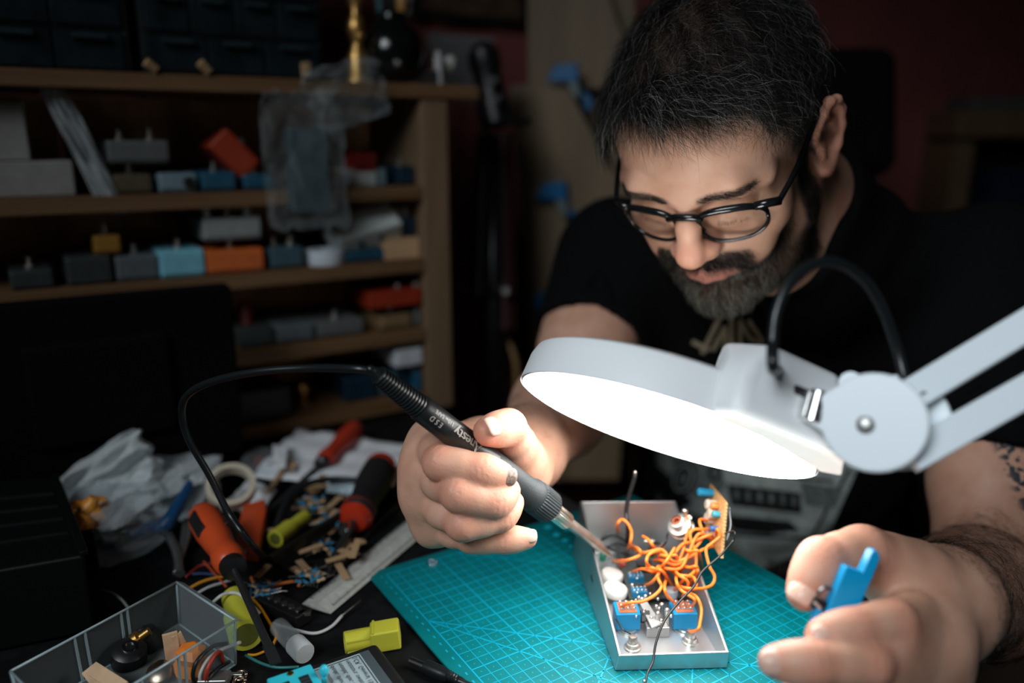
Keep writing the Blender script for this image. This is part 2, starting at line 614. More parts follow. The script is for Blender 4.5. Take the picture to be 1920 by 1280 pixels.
def hand(F, Rd, W, E, web):
    J = {n: [at(*q) for q in v] for n, v in F.items()}
    palm = [cone(W, W + (J['middle'][0] - W) * .2, .030, .029, .02)]
    mc = ['index', 'middle', 'ring', 'pinky']
    for i, n in enumerate(mc):
        off = (J['index'][0] - J['pinky'][0]) * (.12 if i == 0 else -.12 if i == 3 else 0)
        palm.append(cone(W + off, J[n][0], .021, Rd[n][0] + .001, .016))
        palm.append(cone(J[n][0], J[n][0] + (J[n][1] - J[n][0]) * web, Rd[n][0] + .001, Rd[n][0] * .85 if web < .5 else Rd[n][1] * 1.0, .022))
    palm.append(cone(J['thumb'][0], (J['index'][0] + W) / 2, .018, .018, .02))      # web and ball of the thumb
    palm.append(cone(J['thumb'][0], J['thumb'][1], .021, .0155, .016))
    groups = [(.02, palm)]
    for n in mc + ['thumb']:
        q, r = J[n], Rd[n]
        f = []
        for i in range(3):
            a, b = q[i], q[i + 1]
            f.append(cone(a, b, r[i] * .96, r[i + 1] * .96, .004))
            if i > 0 or n == 'thumb':
                f.append(elli(a, np.array([r[i]] * 3) * .985, None, .006))         # knuckle
            f.append(elli(a + (b - a) * .5, np.array([1, 1, 1]) * (r[i] + r[i + 1]) * .51, None, .008))
        groups.append((.0012 if n != 'thumb' else .009, f))
    return J, groups
JR, handR = hand(FR, RR, WR, ER, .1)
JL, handL = hand(FL, RL, WL, EL, .97)

# ------------------------------------------------------------------ torso
SM = (SR + SL) / 2
PEL = SM + np.array([.075, .20, -.42])
ALONG = nrm(SL - SR)                                  # towards his left
TUP = nrm(SM - PEL)
TF = nrm(np.cross(ALONG, TUP))                        # chest normal
if TF[1] > 0: TF = -TF
TR = np.stack([ALONG, TF, TUP], 1)
def tp(a, f, u):
    return SM + ALONG * a + TF * f + TUP * u
torso = [elli(tp(0, .005, -.10), (.175, .112, .16), TR, .06), elli(tp(0, .02, -.30), (.165, .125, .17), TR, .08), elli(tp(0, 0, -.47), (.175, .13, .12), TR, .08),
         cone(SR + TUP * .0 + ALONG * .02, neck_base + np.array([0, 0, -.035]), .062, .055, .05), cone(SL - ALONG * .02, neck_base + np.array([0, 0, -.035]), .062, .055, .05),
         elli(tp(-.085, .055, -.10), (.085, .06, .075), TR, .05), elli(tp(.085, .055, -.10), (.085, .06, .075), TR, .05)]
# ------------------------------------------------------------------ the person
BODY_RES = .0021
groups = [(0, head), (.006, nose), (.003, mouth), (.004, ears[0]), (.004, ears[1]), (.035, neck), (.05, torso), (.035, rarm), (.035, larm)] + handR + handL
person = thing('person', 'bearded man in black t-shirt and glasses leaning over the table to solder', 'person', (PEL[0], PEL[1], .46))

def skin_material():
    m = mat('skin', (.56, .31, .22), .48, spec=.35, sss=.06)
    nt = m.node_tree; L = nt.links; b = nt.nodes['Principled BSDF']
    tc = nt.nodes.new('ShaderNodeTexCoord')
    n1 = nt.nodes.new('ShaderNodeTexNoise'); n1.inputs['Scale'].default_value = 55; n1.inputs['Detail'].default_value = 6
    n2 = nt.nodes.new('ShaderNodeTexNoise'); n2.inputs['Scale'].default_value = 420; n2.inputs['Detail'].default_value = 4
    L.new(tc.outputs['Object'], n1.inputs['Vector']); L.new(tc.outputs['Object'], n2.inputs['Vector'])
    r = nt.nodes.new('ShaderNodeValToRGB')
    r.color_ramp.elements[0].position = .3; r.color_ramp.elements[1].position = .72
    r.color_ramp.elements[0].color = (.50, .26, .175, 1); r.color_ramp.elements[1].color = (.58, .34, .245, 1)
    L.new(n1.outputs['Fac'], r.inputs['Fac'])
    def mix(col_in, color, attr, scale_node=None):
        a = nt.nodes.new('ShaderNodeAttribute'); a.attribute_name = attr
        mx = nt.nodes.new('ShaderNodeMix'); mx.data_type = 'RGBA'
        L.new(col_in, mx.inputs['A']); mx.inputs['B'].default_value = (*color, 1)
        if scale_node is None:
            L.new(a.outputs['Fac'], mx.inputs['Factor'])
        else:
            ml = nt.nodes.new('ShaderNodeMath'); ml.operation = 'MULTIPLY'
            L.new(a.outputs['Fac'], ml.inputs[0]); L.new(scale_node, ml.inputs[1]); L.new(ml.outputs[0], mx.inputs['Factor'])
        return mx.outputs['Result']
    c = mix(r.outputs['Color'], (.58, .19, .125), 'ruddy')
    c = mix(c, (.045, .032, .026), 'stubble')
    c = mix(c, (.48, .17, .14), 'lips')
    # tattoo: dotted blue-black ornament
    vo = nt.nodes.new('ShaderNodeTexVoronoi'); vo.inputs['Scale'].default_value = 190
    wn = nt.nodes.new('ShaderNodeTexNoise'); wn.inputs['Scale'].default_value = 130; wn.inputs['Detail'].default_value = 2
    L.new(tc.outputs['Object'], vo.inputs['Vector']); L.new(tc.outputs['Object'], wn.inputs['Vector'])
    ad = nt.nodes.new('ShaderNodeMath'); ad.operation = 'MULTIPLY_ADD'; ad.inputs[1].default_value = -.9; 
    L.new(vo.outputs['Distance'], ad.inputs[0]); L.new(wn.outputs['Fac'], ad.inputs[2])
    st = nt.nodes.new('ShaderNodeMapRange'); st.inputs['From Min'].default_value = -.02; st.inputs['From Max'].default_value = .10
    L.new(ad.outputs[0], st.inputs['Value'])
    c = mix(c, (.035, .045, .05), 'tattoo', st.outputs['Result'])
    L.new(c, b.inputs['Base Color'])
    bp = nt.nodes.new('ShaderNodeBump'); bp.inputs['Strength'].default_value = .35; bp.inputs['Distance'].default_value = .0007
    L.new(n2.outputs['Fac'], bp.inputs['Height'])
    # crease lines across the finger joints
    cr_ = nt.nodes.new('ShaderNodeAttribute'); cr_.attribute_name = 'crease'
    b2 = nt.nodes.new('ShaderNodeBump'); b2.inputs['Strength'].default_value = .25; b2.inputs['Distance'].default_value = .0006; b2.invert = True
    L.new(cr_.outputs['Fac'], b2.inputs['Height']); L.new(bp.outputs['Normal'], b2.inputs['Normal'])
    L.new(b2.outputs['Normal'], b.inputs['Normal'])
    return m
SKIN = skin_material()
BV, BQ = mesh_sdf(groups, (-.2, .3, .5), (.75, 1.35, 1.34), BODY_RES)
body = np_mesh('body', BV, BQ, SKIN, person)
def vnormals(V, Q):
    a = np.cross(V[Q[:, 2]] - V[Q[:, 0]], V[Q[:, 3]] - V[Q[:, 1]])
    n = np.zeros_like(V)
    for k in range(4): np.add.at(n, Q[:, k], a)
    return n / (np.linalg.norm(n, axis=1)[:, None] + 1e-12)
BN = vnormals(BV, BQ)
HL = (BV - HT) @ HM * 1000                            # vertices in head space, mm
HNL = BN @ HM
def sstep(x, a, b):
    t = np.clip((x - a) / (b - a), 0, 1)
    return t * t * (3 - 2 * t)
def vattr(o, name, val):
    a = o.data.attributes.new(name, 'FLOAT', 'POINT')
    a.data.foreach_set('value', np.asarray(val, np.float32))
inhead = (np.abs(HL[:, 0]) < 95) & (np.abs(HL[:, 1]) < 125) & (HL[:, 2] > -125) & (HL[:, 2] < 140)
X, Y, Z = HL.T
ax = np.abs(X)
# scalp: behind a hairline that runs over the forehead, the temples and round the ears
hair_line = 96 - 14 * sstep(ax, 20, 58) + 10 * np.exp(-((ax - 44) / 12) ** 2)     # height of the front hairline
scalp_f = sstep(Z - (hair_line - (70 - Y) * .0), -4, 6)
side_z = np.where(Y > 8, 26, -2) + np.clip(-Y - 30, 0, 60) * -.8
scalp_s = sstep(38 - Y, -4, 6) * sstep(Z - side_z, -4, 6) * (ax < 84)
scalp_t = sstep(58 - Y, -6, 6) * sstep(Z - 62, -6, 8)
sideburn = sstep(ax, 60, 66) * sstep(26 - Y, -4, 3) * sstep(Y - 6, -3, 3) * sstep(Z + 60, -5, 5) * (Z < 40) * .95
earmask = (ax > 77) & (Y < 12) & (Y > -45) & (Z < 48)
scalp = np.clip(np.maximum(np.maximum(scalp_f * (Y < 88), scalp_s), scalp_t), 0, 1) * inhead * ~earmask
# beard: moustache, chin, jaw
mous = sstep(-23 - .0 * ax - Z, -2, 3) * sstep(Z + 39 + np.clip(ax - 22, 0, 30) * .9, -1.5, 1.5) * sstep(40 - ax, -4, 6) * (Y > 66)
chin = sstep(-56.0 + .012 * ax ** 2 * .6 - Z, -3, 4) * sstep(60 - ax, -6, 8) * (Y > 8) * (Z > -118)
side = sstep(ax, 27, 33) * sstep(-43 - (ax - 30) * .35 - Z, -5, 6) * sstep(50 - ax, -25, 6) * (Y > 15) * (Z > -118)
jaw = sstep(-56 + np.clip(24 - Y, 0, 30) * 1.6 - Z, -6, 10) * (Y > 4) * (Y < 62) * sstep(ax, 30, 40) * (Z > -112)
beard = np.clip(np.maximum(np.maximum(mous, chin), np.maximum(side * .9, np.maximum(jaw * .8, sideburn * (Z < 5)))), 0, 1) * inhead * ~earmask
brow_c = 35 + 6.5 * np.sin(np.clip((ax - 8) / 50, 0, 1) * math.pi * .72)
brow = sstep(3.4 - np.abs(Z - brow_c), -1, 2) * sstep(ax, 9, 13) * sstep(55 - ax, -1, 8) * (Y > 55) * inhead
lips = np.clip(sstep(4.2 - np.abs(Z + 41.2), -1, 1.2) * sstep(25 - ax, -2, 3) + sstep(5.0 - np.abs(Z + 50), -1, 1.2) * sstep(24 - ax, -2, 3), 0, 1) * (Y > 84) * inhead
vattr(body, 'stubble', np.clip(np.maximum(scalp * .92, np.maximum(beard * .85, np.maximum(brow * .5, sideburn * inhead * .85))), 0, 1) * ~earmask)
vattr(body, 'lips', lips * .7)
ruddy = np.zeros(len(BV))
for J, Rd in ((JR, RR), (JL, RL)):
    for n, q in J.items():
        for i in (1, 2, 3):
            d = np.linalg.norm(BV - q[i], axis=1)
            ruddy = np.maximum(ruddy, .68 * np.exp(-(d / (Rd[n][i] * 1.25)) ** 4))
nd = np.linalg.norm((HL - np.array([0, 112, -9])), axis=1)
ruddy = np.maximum(ruddy, .45 * np.exp(-(nd / 20) ** 2) * inhead)
ruddy = np.maximum(ruddy, .35 * earmask * inhead)
vattr(body, 'ruddy', ruddy)
crease = np.zeros(len(BV))
for J, Rd in ((JR, RR), (JL, RL)):
    for n, q in J.items():
        for i in (1, 2):
            ax_ = nrm(nrm(q[i] - q[i - 1]) + nrm(q[i + 1] - q[i]))
            d = (BV - q[i]) @ ax_
            rr = np.linalg.norm(BV - q[i], axis=1)
            w = (np.abs(np.sin(d / .0016)) < .45) * (np.abs(d) < .0052) * (rr < Rd[n][i] * 1.25)
            crease = np.maximum(crease, w)
vattr(body, 'crease', crease)
# tattoo on the outside of the left upper arm
dirU = nrm(EL - SL)
tt = (BV - SL) @ dirU / np.linalg.norm(EL - SL)
tatt_out = (BV - SL - ((BV - SL) @ dirU)[:, None] * dirU) @ nrm(np.array([.85, -.55, -.1]))
near_arm = np.linalg.norm(BV - SL - ((BV - SL) @ dirU)[:, None] * dirU, axis=1) < .08
vattr(body, 'tattoo', sstep(tatt_out + .036 - .058 * np.clip((tt - .5) / .38, 0, 1.3), -.004, .006) * (tt > .2) * (tt < .97) * near_arm)
# ------------------------------------------------------------------ t-shirt, trousers
SHIRT = mat('black_cotton', (.0035, .0037, .004), .95, spec=.08, noise=(300, .3), bump=(700, .25))
ndir = nrm(H(0, -22, -10) - neck_base)
hemR = SR + (ER - SR) * .60
hemL = SL + (EL - SL) * .66
nfront = nrm(np.array([HT[0], HT[1], 0]) - np.array([neck_base[0], neck_base[1], 0]))
collar = neck_base + (H(0, -22, -10) - neck_base) * .44
cdir = nrm(ndir - .02 * nfront)
shirt_groups = [(0, torso),
    (.05, [sleeve(SR, ER, .062, .060, hemR, ER - SR)]), (.05, [sleeve(SL, EL, .064, .060, hemL, EL - SL)]),
    (.035, [sleeve(H(0, -22, -10), neck_base, .056, .066, collar, cdir, .03), sleeve(H(0, 20, -60), neck_base + np.array([-.03, -.05, -.03]), .038, .05, collar, cdir, .03)])]
cutters = [cone(hemR - nrm(ER - SR) * .04, hemR + nrm(ER - SR) * .05, .0605, .060), cone(hemL - nrm(EL - SL) * .04, hemL + nrm(EL - SL) * .05, .0605, .060)]
def shirt_clip(D, X):
    t = X - SM
    a, f, u = t @ ALONG, t @ TF, t @ TUP
    fold = .0022 * np.sin(38 * u + 22 * a + 3 * np.sin(17 * a)) * sstep(-u, .02, .2) + .0015 * np.sin(70 * a - 40 * u + 2 * np.sin(30 * u))
    D = D - .007 - fold
    for c in cutters:
        D = np.maximum(D, -ev(c, X))
    return np.maximum(D, -(u + .50))
TV, TQ = mesh_sdf(shirt_groups, (-.15, .55, .42), (.75, 1.4, 1.2), .0055, clip=shirt_clip)
tshirt = np_mesh('tshirt', TV, TQ, SHIRT, person)
hip = PEL + np.array([0, 0, -.02])
thigh_dir = nrm(np.array([TF[0], TF[1], -.12]))
tg = [(0, [elli(hip, (.17, .13, .12), TR, .05)])]
for s in (-1, 1):
    a0 = hip + ALONG * .09 * s
    kn = a0 + thigh_dir * .26 + ALONG * .05 * s
    ft = np.array([kn[0] + .02, kn[1] + .02, .06])
    tg.append((.05, [cone(a0, kn, .082, .062, .03), cone(kn, ft, .060, .045, .03)]))
PV, PQ = mesh_sdf(tg, (-.2, .5, .0), (.9, 1.5, .72), .011)
np_mesh('trousers', PV, PQ, mat('dark_denim', (.012, .014, .02), .9), person)
for s in (-1, 1):
    kn = hip + ALONG * .09 * s + thigh_dir * .26 + ALONG * .05 * s
    f0 = np.array([kn[0] + .02, kn[1] + .02, .045])
    f1 = f0 + np.array([TF[0], TF[1], 0]) * .17
    SV, SQ = mesh_sdf([(0, [cone(f0, f1, .044, .036, .02), cone(f0, f0 + np.array([0, 0, .05]), .045, .048, .03)])], f0 - .3, f0 + .3, .011, clip=lambda D, X: np.maximum(D, .004 - X[:, 2]))
    np_mesh('shoe', SV, SQ, mat('shoe_black', (.02, .02, .02), .6), person)

# ------------------------------------------------------------------ print on the shirt: outlines laid on the cloth
from mathutils.bvhtree import BVHTree
TBVH = BVHTree.FromPolygons([Vector(p) for p in TV], [tuple(q) for q in TQ])
def on_cloth(px, py, lift=.0012):
    d = Vector(nrm(ray(px, py)))
    h = TBVH.ray_cast(Vector(CAM), d)
    if h[0] is None: return None
    return np.array(h[0]) + np.array(h[1]) * lift
def poly_tris(poly, step=9.0):
    """clip a pixel polygon into small grid cells so that it can follow the cloth"""
    P = [np.array(p, float) for p in poly]
    x0, y0 = np.min(P, 0); x1, y1 = np.max(P, 0)
    out = []
    def clip(poly, ax, val, keep_less):
        res = []
        for i in range(len(poly)):
            a, b = poly[i], poly[(i + 1) % len(poly)]
            ia = (a[ax] <= val) if keep_less else (a[ax] >= val)
            ib = (b[ax] <= val) if keep_less else (b[ax] >= val)
            if ia: res.append(a)
            if ia != ib:
                t = (val - a[ax]) / (b[ax] - a[ax]); res.append(a + (b - a) * t)
        return res
    y = y0
    while y < y1:
        row = clip(clip(P, 1, y, False), 1, y + step, True)
        x = x0
        while x < x1 and len(row) > 2:
            c = clip(clip(row, 0, x, False), 0, x + step, True)
            if len(c) > 2: out.append(c)
            x += step
        y += step
    return out
def cloth_poly(mb, poly, mi, lift=.0012):
    for c in poly_tris(poly):
        q = [on_cloth(p[0], p[1], lift) for p in c]
        if any(v is None for v in q): continue
        n = np.cross(q[1] - q[0], q[2] - q[0])
        if n @ (q[0] - CAM) > 0: q = q[::-1]
        mb.add(q, [tuple(range(len(q)))], mi)
def stroke(pts, w):
    """a broken pixel line as quads of width w"""
    out = []
    for a, b in zip(pts[:-1], pts[1:]):
        a, b = np.array(a, float), np.array(b, float)
        t = (b - a) / (np.linalg.norm(b - a) + 1e-9); n = np.array([-t[1], t[0]]) * w / 2
        a2, b2 = a - t * w * .2, b + t * w * .2
        out.append([a2 + n, b2 + n, b2 - n, a2 - n])
    return out
def ellipse(cx, cy, rx, ry, rot=0, n=22, a0=0, a1=360):
    o = []
    for i in range(n):
        t = math.radians(a0 + (a1 - a0) * i / (n if a1 - a0 == 360 else n - 1))
        x, y = rx * math.cos(t), ry * math.sin(t)
        c, s = math.cos(math.radians(rot)), math.sin(math.radians(rot))
        o.append((cx + x * c - y * s, cy + x * s + y * c))
    return o
INK = [mat('print_grey_green', (.38, .43, .40), .85, noise=(160, .35)), mat('print_tan', (.24, .20, .13), .85, noise=(160, .3)), mat('print_black', (.008, .009, .009), .85), mat('print_mid', (.14, .165, .155), .85, noise=(140, .4)), mat('print_dim', (.09, .075, .055), .85)]
pm = MB()
# drawn shield: pale field, dark border, car front with two round lamps
cloth_poly(pm, [(1160, 790), (1300, 800), (1610, 872), (1560, 985), (1520, 1030), (1392, 1078), (1330, 1090), (1245, 1000), (1175, 925)], 0, .0010)
for q in stroke([(1165, 880), (1215, 905), (1290, 960), (1380, 1000), (1520, 1008), (1590, 880)], 6): cloth_poly(pm, q, 2, .0016)
for q in stroke([(1150, 872), (1205, 918), (1270, 985), (1340, 1010)], 9): cloth_poly(pm, q, 1, .0018)
cloth_poly(pm, [(1168, 835), (1195, 838), (1262, 895), (1300, 940), (1280, 950), (1215, 905), (1178, 868)], 2, .0020)
cloth_poly(pm, [(1255, 850), (1350, 868), (1362, 905), (1340, 935), (1290, 925)], 3, .0020)
cloth_poly(pm, ellipse(1283, 895, 23, 33, 20), 2, .0024)
for q in stroke(ellipse(1283, 895, 16, 24, 20) + ellipse(1283, 895, 16, 24, 20)[:1], 3.5): cloth_poly(pm, q, 0, .0029)
cloth_poly(pm, ellipse(1284, 897, 8, 13, 20), 3, .0029)
cloth_poly(pm, ellipse(1342, 882, 13, 18, 10), 2, .0024)
cloth_poly(pm, ellipse(1343, 883, 7, 10, 10), 3, .0029)
cloth_poly(pm, [(1365, 905), (1500, 922), (1502, 960), (1372, 945)], 2, .0022)
for k in range(6):
    x = 1378 + k * 21
    cloth_poly(pm, [(x, 914 + k * 2.4), (x + 9, 915 + k * 2.4), (x + 10, 934 + k * 2.4), (x + 1, 933 + k * 2.4)], 3, .0028)
for q in stroke([(1368, 948), (1500, 962)], 4): cloth_poly(pm, q, 0, .0028)
cloth_poly(pm, [(1360, 962), (1480, 975), (1500, 992), (1440, 998), (1375, 990)], 2, .0022)
cloth_poly(pm, [(1180, 868), (1240, 920), (1330, 985), (1300, 990), (1230, 945)], 3, .0014)
cloth_poly(pm, [(1500, 900), (1580, 915), (1565, 950), (1510, 945)], 3, .0018)
for q in stroke([(1440, 880), (1500, 893), (1560, 900)], 5): cloth_poly(pm, q, 2, .0022)
cloth_poly(pm, ellipse(1352, 1058, 34, 48, 15), 1, .0024)
cloth_poly(pm, ellipse(1340, 1040, 15, 20, 15), 3, .0030)
# year in the lower corner
for q in stroke([(1438, 1052), (1446, 1047), (1446, 1078)], 5): cloth_poly(pm, q, 4, .0016)
e9 = ellipse(1462, 1058, 6, 7)
for q in stroke(e9 + e9[:1], 4.5): cloth_poly(pm, q, 4, .0016)
for q in stroke([(1468, 1058), (1466, 1072), (1457, 1080)], 4.5): cloth_poly(pm, q, 4, .0016)
e6 = ellipse(1482, 1072, 6, 7)
for q in stroke(e6 + e6[:1], 4.5): cloth_poly(pm, q, 4, .0016)
for q in stroke([(1487, 1050), (1478, 1058), (1476, 1070)], 4.5): cloth_poly(pm, q, 4, .0016)
# angular monogram on the chest
for L_ in ([(1318, 660), (1335, 625), (1352, 592)], [(1338, 655), (1360, 612), (1360, 655)], [(1372, 590), (1372, 655)], [(1388, 655), (1388, 600), (1405, 632), (1428, 645)], [(1405, 600), (1432, 640)], [(1330, 655), (1300, 640)]):
    for q in stroke(L_, 9): cloth_poly(pm, q, 1, .0016)
pr = pm.build('shirt_print', INK, tshirt)
tag(pr, 'faded grey and tan print of a car front in a shield')

# ------------------------------------------------------------------ hair as strands
def hair_mat(name, dark, grey, share, rough=.38):
    m = bpy.data.materials.new(name); m.use_nodes = True
    nt = m.node_tree; b = nt.nodes['Principled BSDF']
    hi = nt.nodes.new('ShaderNodeHairInfo')
    r = nt.nodes.new('ShaderNodeValToRGB')
    r.color_ramp.interpolation = 'LINEAR'
    r.color_ramp.elements[0].position = max(0, 1 - share - .08); r.color_ramp.elements[0].color = (*dark, 1)
    r.color_ramp.elements[1].position = 1 - share + .08; r.color_ramp.elements[1].color = (*grey, 1)
    nt.links.new(hi.outputs['Random'], r.inputs['Fac']); nt.links.new(r.outputs['Color'], b.inputs['Base Color'])
    b.inputs['Roughness'].default_value = rough
    b.inputs['Specular IOR Level'].default_value = .12
    return m
def strands(name, roots, pts, r0, r1, m, parent):
    """pts: (n, k, 3)"""
    n, k, _ = pts.shape
    cu = bpy.data.hair_curves.new(name)
    cu.add_curves([k] * n)
    P = (pts - wloc(parent)).astype(np.float32)
    cu.attributes['position'].data.foreach_set('vector', P.reshape(-1))
    ra = cu.attributes.get('radius') or cu.attributes.new('radius', 'FLOAT', 'POINT')
    ra.data.foreach_set('value', np.tile(np.linspace(r0, r1, k), n).astype(np.float32))
    cu.materials.append(m)
    o = bpy.data.objects.new(name, cu)
    COL.objects.link(o); o.parent = parent
    return o
def sample(weight, n):
    """n surface points drawn by per-vertex weight: position, normal"""
    w = np.maximum(weight, 0)
    fw = w[BQ].mean(1)
    cand = np.nonzero(fw > .3)[0]
    area = np.linalg.norm(np.cross(BV[BQ[cand, 2]] - BV[BQ[cand, 0]], BV[BQ[cand, 3]] - BV[BQ[cand, 1]]), axis=1)
    pw = fw[cand] * area
    f = RNG.choice(cand, n, p=pw / pw.sum())
    uv = RNG.random((n, 2))
    u, v = uv[:, :1], uv[:, 1:]
    q = BQ[f]
    mixw = lambda A: (A[q[:, 0]] * (1 - u) * (1 - v) + A[q[:, 1]] * u * (1 - v) + A[q[:, 2]] * u * v + A[q[:, 3]] * (1 - u) * v)
    N_ = mixw(BN)
    return mixw(BV), N_ / np.linalg.norm(N_, axis=1)[:, None], mixw(w[:, None])[:, 0]
def grow(P, Nn, T, length, lift, curl, k=7, wav=1.0):
    """bend from the normal into the tangent T"""
    n = len(P)
    T = T - Nn * np.sum(T * Nn, 1)[:, None]
    T = T / (np.linalg.norm(T, axis=1)[:, None] + 1e-9)
    B = np.cross(Nn, T)
    s = np.linspace(0, 1, k)[None, :, None]
    ln = length[:, None, None]
    a1, a2 = RNG.normal(0, 1, (2, n, 1, 1))
    ph = RNG.random((n, 1, 1)) * 6.28
    pts = P[:, None] + ln * (Nn[:, None] * (lift[:, None, None] * s * (1.25 - .8 * s)) + T[:, None] * (s ** 1.3 * .95) + B[:, None] * (curl * a1 * s ** 1.6 + .05 * wav * np.sin(s * 7 + ph)) + Nn[:, None] * (.05 * wav * np.cos(s * 6 + ph) * s))
    return pts - Nn[:, None] * .0006 * (1 - s)
hx = lambda x, y, z: HM @ nrm(np.array([x, y, z]))
HAIR = hair_mat('hair_dark', (.0022, .002, .0018), (.24, .24, .22), .035)
HAIRL = hair_mat('hair_greying', (.0025, .0022, .002), (.52, .50, .45), .085)
# crown and top: longer, tousled, brushed forward and to his left
Wt = scalp * sstep(Z, 55, 75) * (sideburn < .5)
P, Nn, _ = sample(Wt, 17000)
pl = (P - HT) @ HM * 1000
n_ = len(P)
T = np.tile(hx(-.55, .75, -.25), (n_, 1)) + HM @ np.array([0, 0, 0.]) 
T = T + np.outer(np.clip(pl[:, 0] / 60, -1, 1), hx(1, 0, -.3)) * .75 + RNG.normal(0, .28, (n_, 3))
clump = np.sin(pl[:, :1] * .22 + 2 * np.sin(pl[:, 1:2] * .13)) * .5
T = T + clump * hx(.6, .5, .2)
ln = (.026 + .012 * RNG.random(n_)) * (1 - .25 * sstep(pl[:, 1], 55, 85))
pts = grow(P, Nn, T, ln, np.full(n_, .55) + RNG.normal(0, .15, n_), .18, wav=1.6)
strands('hair', P, pts, .00006, .00003, HAIR, person)
# greying front
Wf = scalp * sstep(Z, 70, 84) * sstep(Y, 38, 60)
P, Nn, _ = sample(Wf, 3600)
n_ = len(P); pl = (P - HT) @ HM * 1000
T = np.tile(hx(-.75, .55, -.35), (n_, 1)) + np.outer(np.clip(pl[:, 0] / 50, -1, 1), hx(.9, 0, -.3)) * .7 + RNG.normal(0, .25, (n_, 3))
pts = grow(P, Nn, T, .028 + .014 * RNG.random(n_), .42 + RNG.normal(0, .14, n_), .2, wav=1.8)
strands('fringe', P, pts, .00006, .00003, HAIRL, person)
# back and sides, cropped
Ws = np.maximum(scalp * (1 - sstep(Z, 55, 75)), sideburn * inhead * .8)
P, Nn, _ = sample(Ws, 15000)
n_ = len(P); pl = (P - HT) @ HM * 1000
T = np.tile(hx(0, -.35, -1), (n_, 1)) + RNG.normal(0, .3, (n_, 3))
ln = .006 + .004 * RNG.random(n_) + .009 * sstep(pl[:, 2], 35, 62) + .016 * sstep(pl[:, 0], 45, 62) * sstep(pl[:, 2], 5, 30) * RNG.random(n_)
pts = grow(P, Nn, T, ln, np.full(n_, .75), .25, wav=2.2)
strands('side_hair', P, pts, .00006, .00003, HAIR, person)
# beard, with a darker moustache; the jaw's shade is put into dark hair
chinw = sstep(46 - ax, -8, 6) * (Y > 34)
for nm_, wgt, cnt, mt in (('jaw_shade_hair', beard * (1 - mous) * (1 - chinw), 4500, HAIR), ('beard', beard * (1 - mous) * chinw, 5500, hair_mat('beard_grey', (.007, .006, .005), (.44, .41, .35), .27, .45)), ('moustache', mous * inhead, 2200, hair_mat('moustache_dark', (.005, .004, .0035), (.25, .23, .2), .06, .45))):
    P, Nn, w_ = sample(wgt, cnt)
    n_ = len(P); pl = (P - HT) @ HM * 1000
    T = np.tile(hx(0, .25, -1), (n_, 1)) + np.outer(np.sign(pl[:, 0]) * (pl[:, 2] > -42), hx(1, 0, -.4)) * .8 + RNG.normal(0, .22, (n_, 3))
    ln = (.006 + .005 * RNG.random(n_) + .007 * sstep(-pl[:, 2], 55, 85)) * np.clip(w_ + .25, .3, 1)
    pts = grow(P, Nn, T, ln, np.full(n_, .7), .2)
    strands(nm_, P, pts, .00008, .00003, mt, person)
# brows
P, Nn, _ = sample(brow, 1100)
n_ = len(P); pl = (P - HT) @ HM * 1000
T = np.outer(np.sign(pl[:, 0]), hx(1, -.2, .12)) + RNG.normal(0, .2, (n_, 3))
strands('eyebrows', P, grow(P, Nn, T, .005 + .003 * RNG.random(n_), np.full(n_, .3), .12), .00007, .00003, HAIR, person)
# lashes of the lowered lids
lash = np.exp(-((Z - 8.5) / 1.6) ** 2) * (ax > 20) * (ax < 45) * (Y > 74) * inhead
P, Nn, _ = sample(lash, 170)
n_ = len(P)
strands('eyelashes', P, grow(P, Nn, np.tile(hx(0, .7, -.5), (n_, 1)) + RNG.normal(0, .15, (n_, 3)), np.full(n_, .0045), np.full(n_, .2), .12), .00006, .00003, HAIR, person)
# hair on the forearms
for (A, E_, dens, nm) in ((EL, WL, 8000, 'forearm_hair'), (ER, WR, 1300, 'forearm_hair')):
    d = nrm(WL - EL) if A is EL else nrm(WR - ER)
    t = (BV - A) @ d
    rad = np.linalg.norm(BV - A - t[:, None] * d, axis=1)
    Lh = np.linalg.norm(E_ - A)
    wgt = ((t > .02) & (t < Lh + .02) & (rad < .07)).astype(float)
    P, Nn, _ = sample(wgt, dens)
    n_ = len(P)
    T = np.tile(d, (n_, 1)) + RNG.normal(0, .5, (n_, 3))
    strands(nm, P, grow(P, Nn, T, .007 + .009 * RNG.random(n_), np.full(n_, .35), .25), .00006, .00003, HAIR, person)

# ------------------------------------------------------------------ finger nails
NAIL = mat('nail', (.64, .41, .33), .3, spec=.4)
NAILD = mat('nail_bruised', (.17, .115, .095), .4, noise=(500, .6))
def nail(J, Rd, n, dors, m, half_w=1.0, length=.0115):
    q = J[n]
    a = nrm(q[3] - q[2])
    d = np.asarray(dors, float); d = nrm(d - a * (a @ d))
    s = np.cross(a, d)
    r0 = Rd[n][3] * 1.0
    mb = MB()
    N = 10
    ring, vs, fs = [], [], []
    for k in range(6):
        t = k / 5
        for i in range(20):
            th = 2 * math.pi * i / 20
            c, si = math.cos(th), math.sin(th)
            ee = 3.0
            sc = (abs(c) ** ee + abs(si) ** ee) ** (-1 / ee)
            u, w = t * c * sc * length / 2, t * si * sc
            ph = w * .82 * half_w
            rr = r0 + .0009 - .0006 * t ** 3 + (.0010 if False else 0)
            vs.append(q[3] + a * (u + r0 * .18) + (d * math.cos(ph) + s * math.sin(ph)) * rr - d * (max(u + r0 * .18, 0) ** 2) * 22)
    for k in range(5):
        for i in range(20):
            j = (i + 1) % 20
            fs.append((k * 20 + i, k * 20 + j, (k + 1) * 20 + j, (k + 1) * 20 + i))
    mb.add(vs, fs)
    o = mb.build('fingernail', m, body, smooth=True)
    if o.data.polygons[50].normal.dot(Vector(d)) < 0: o.data.flip_normals()
    q_ = o.modifiers.new('solid', 'SOLIDIFY'); q_.thickness = .0006
    return o
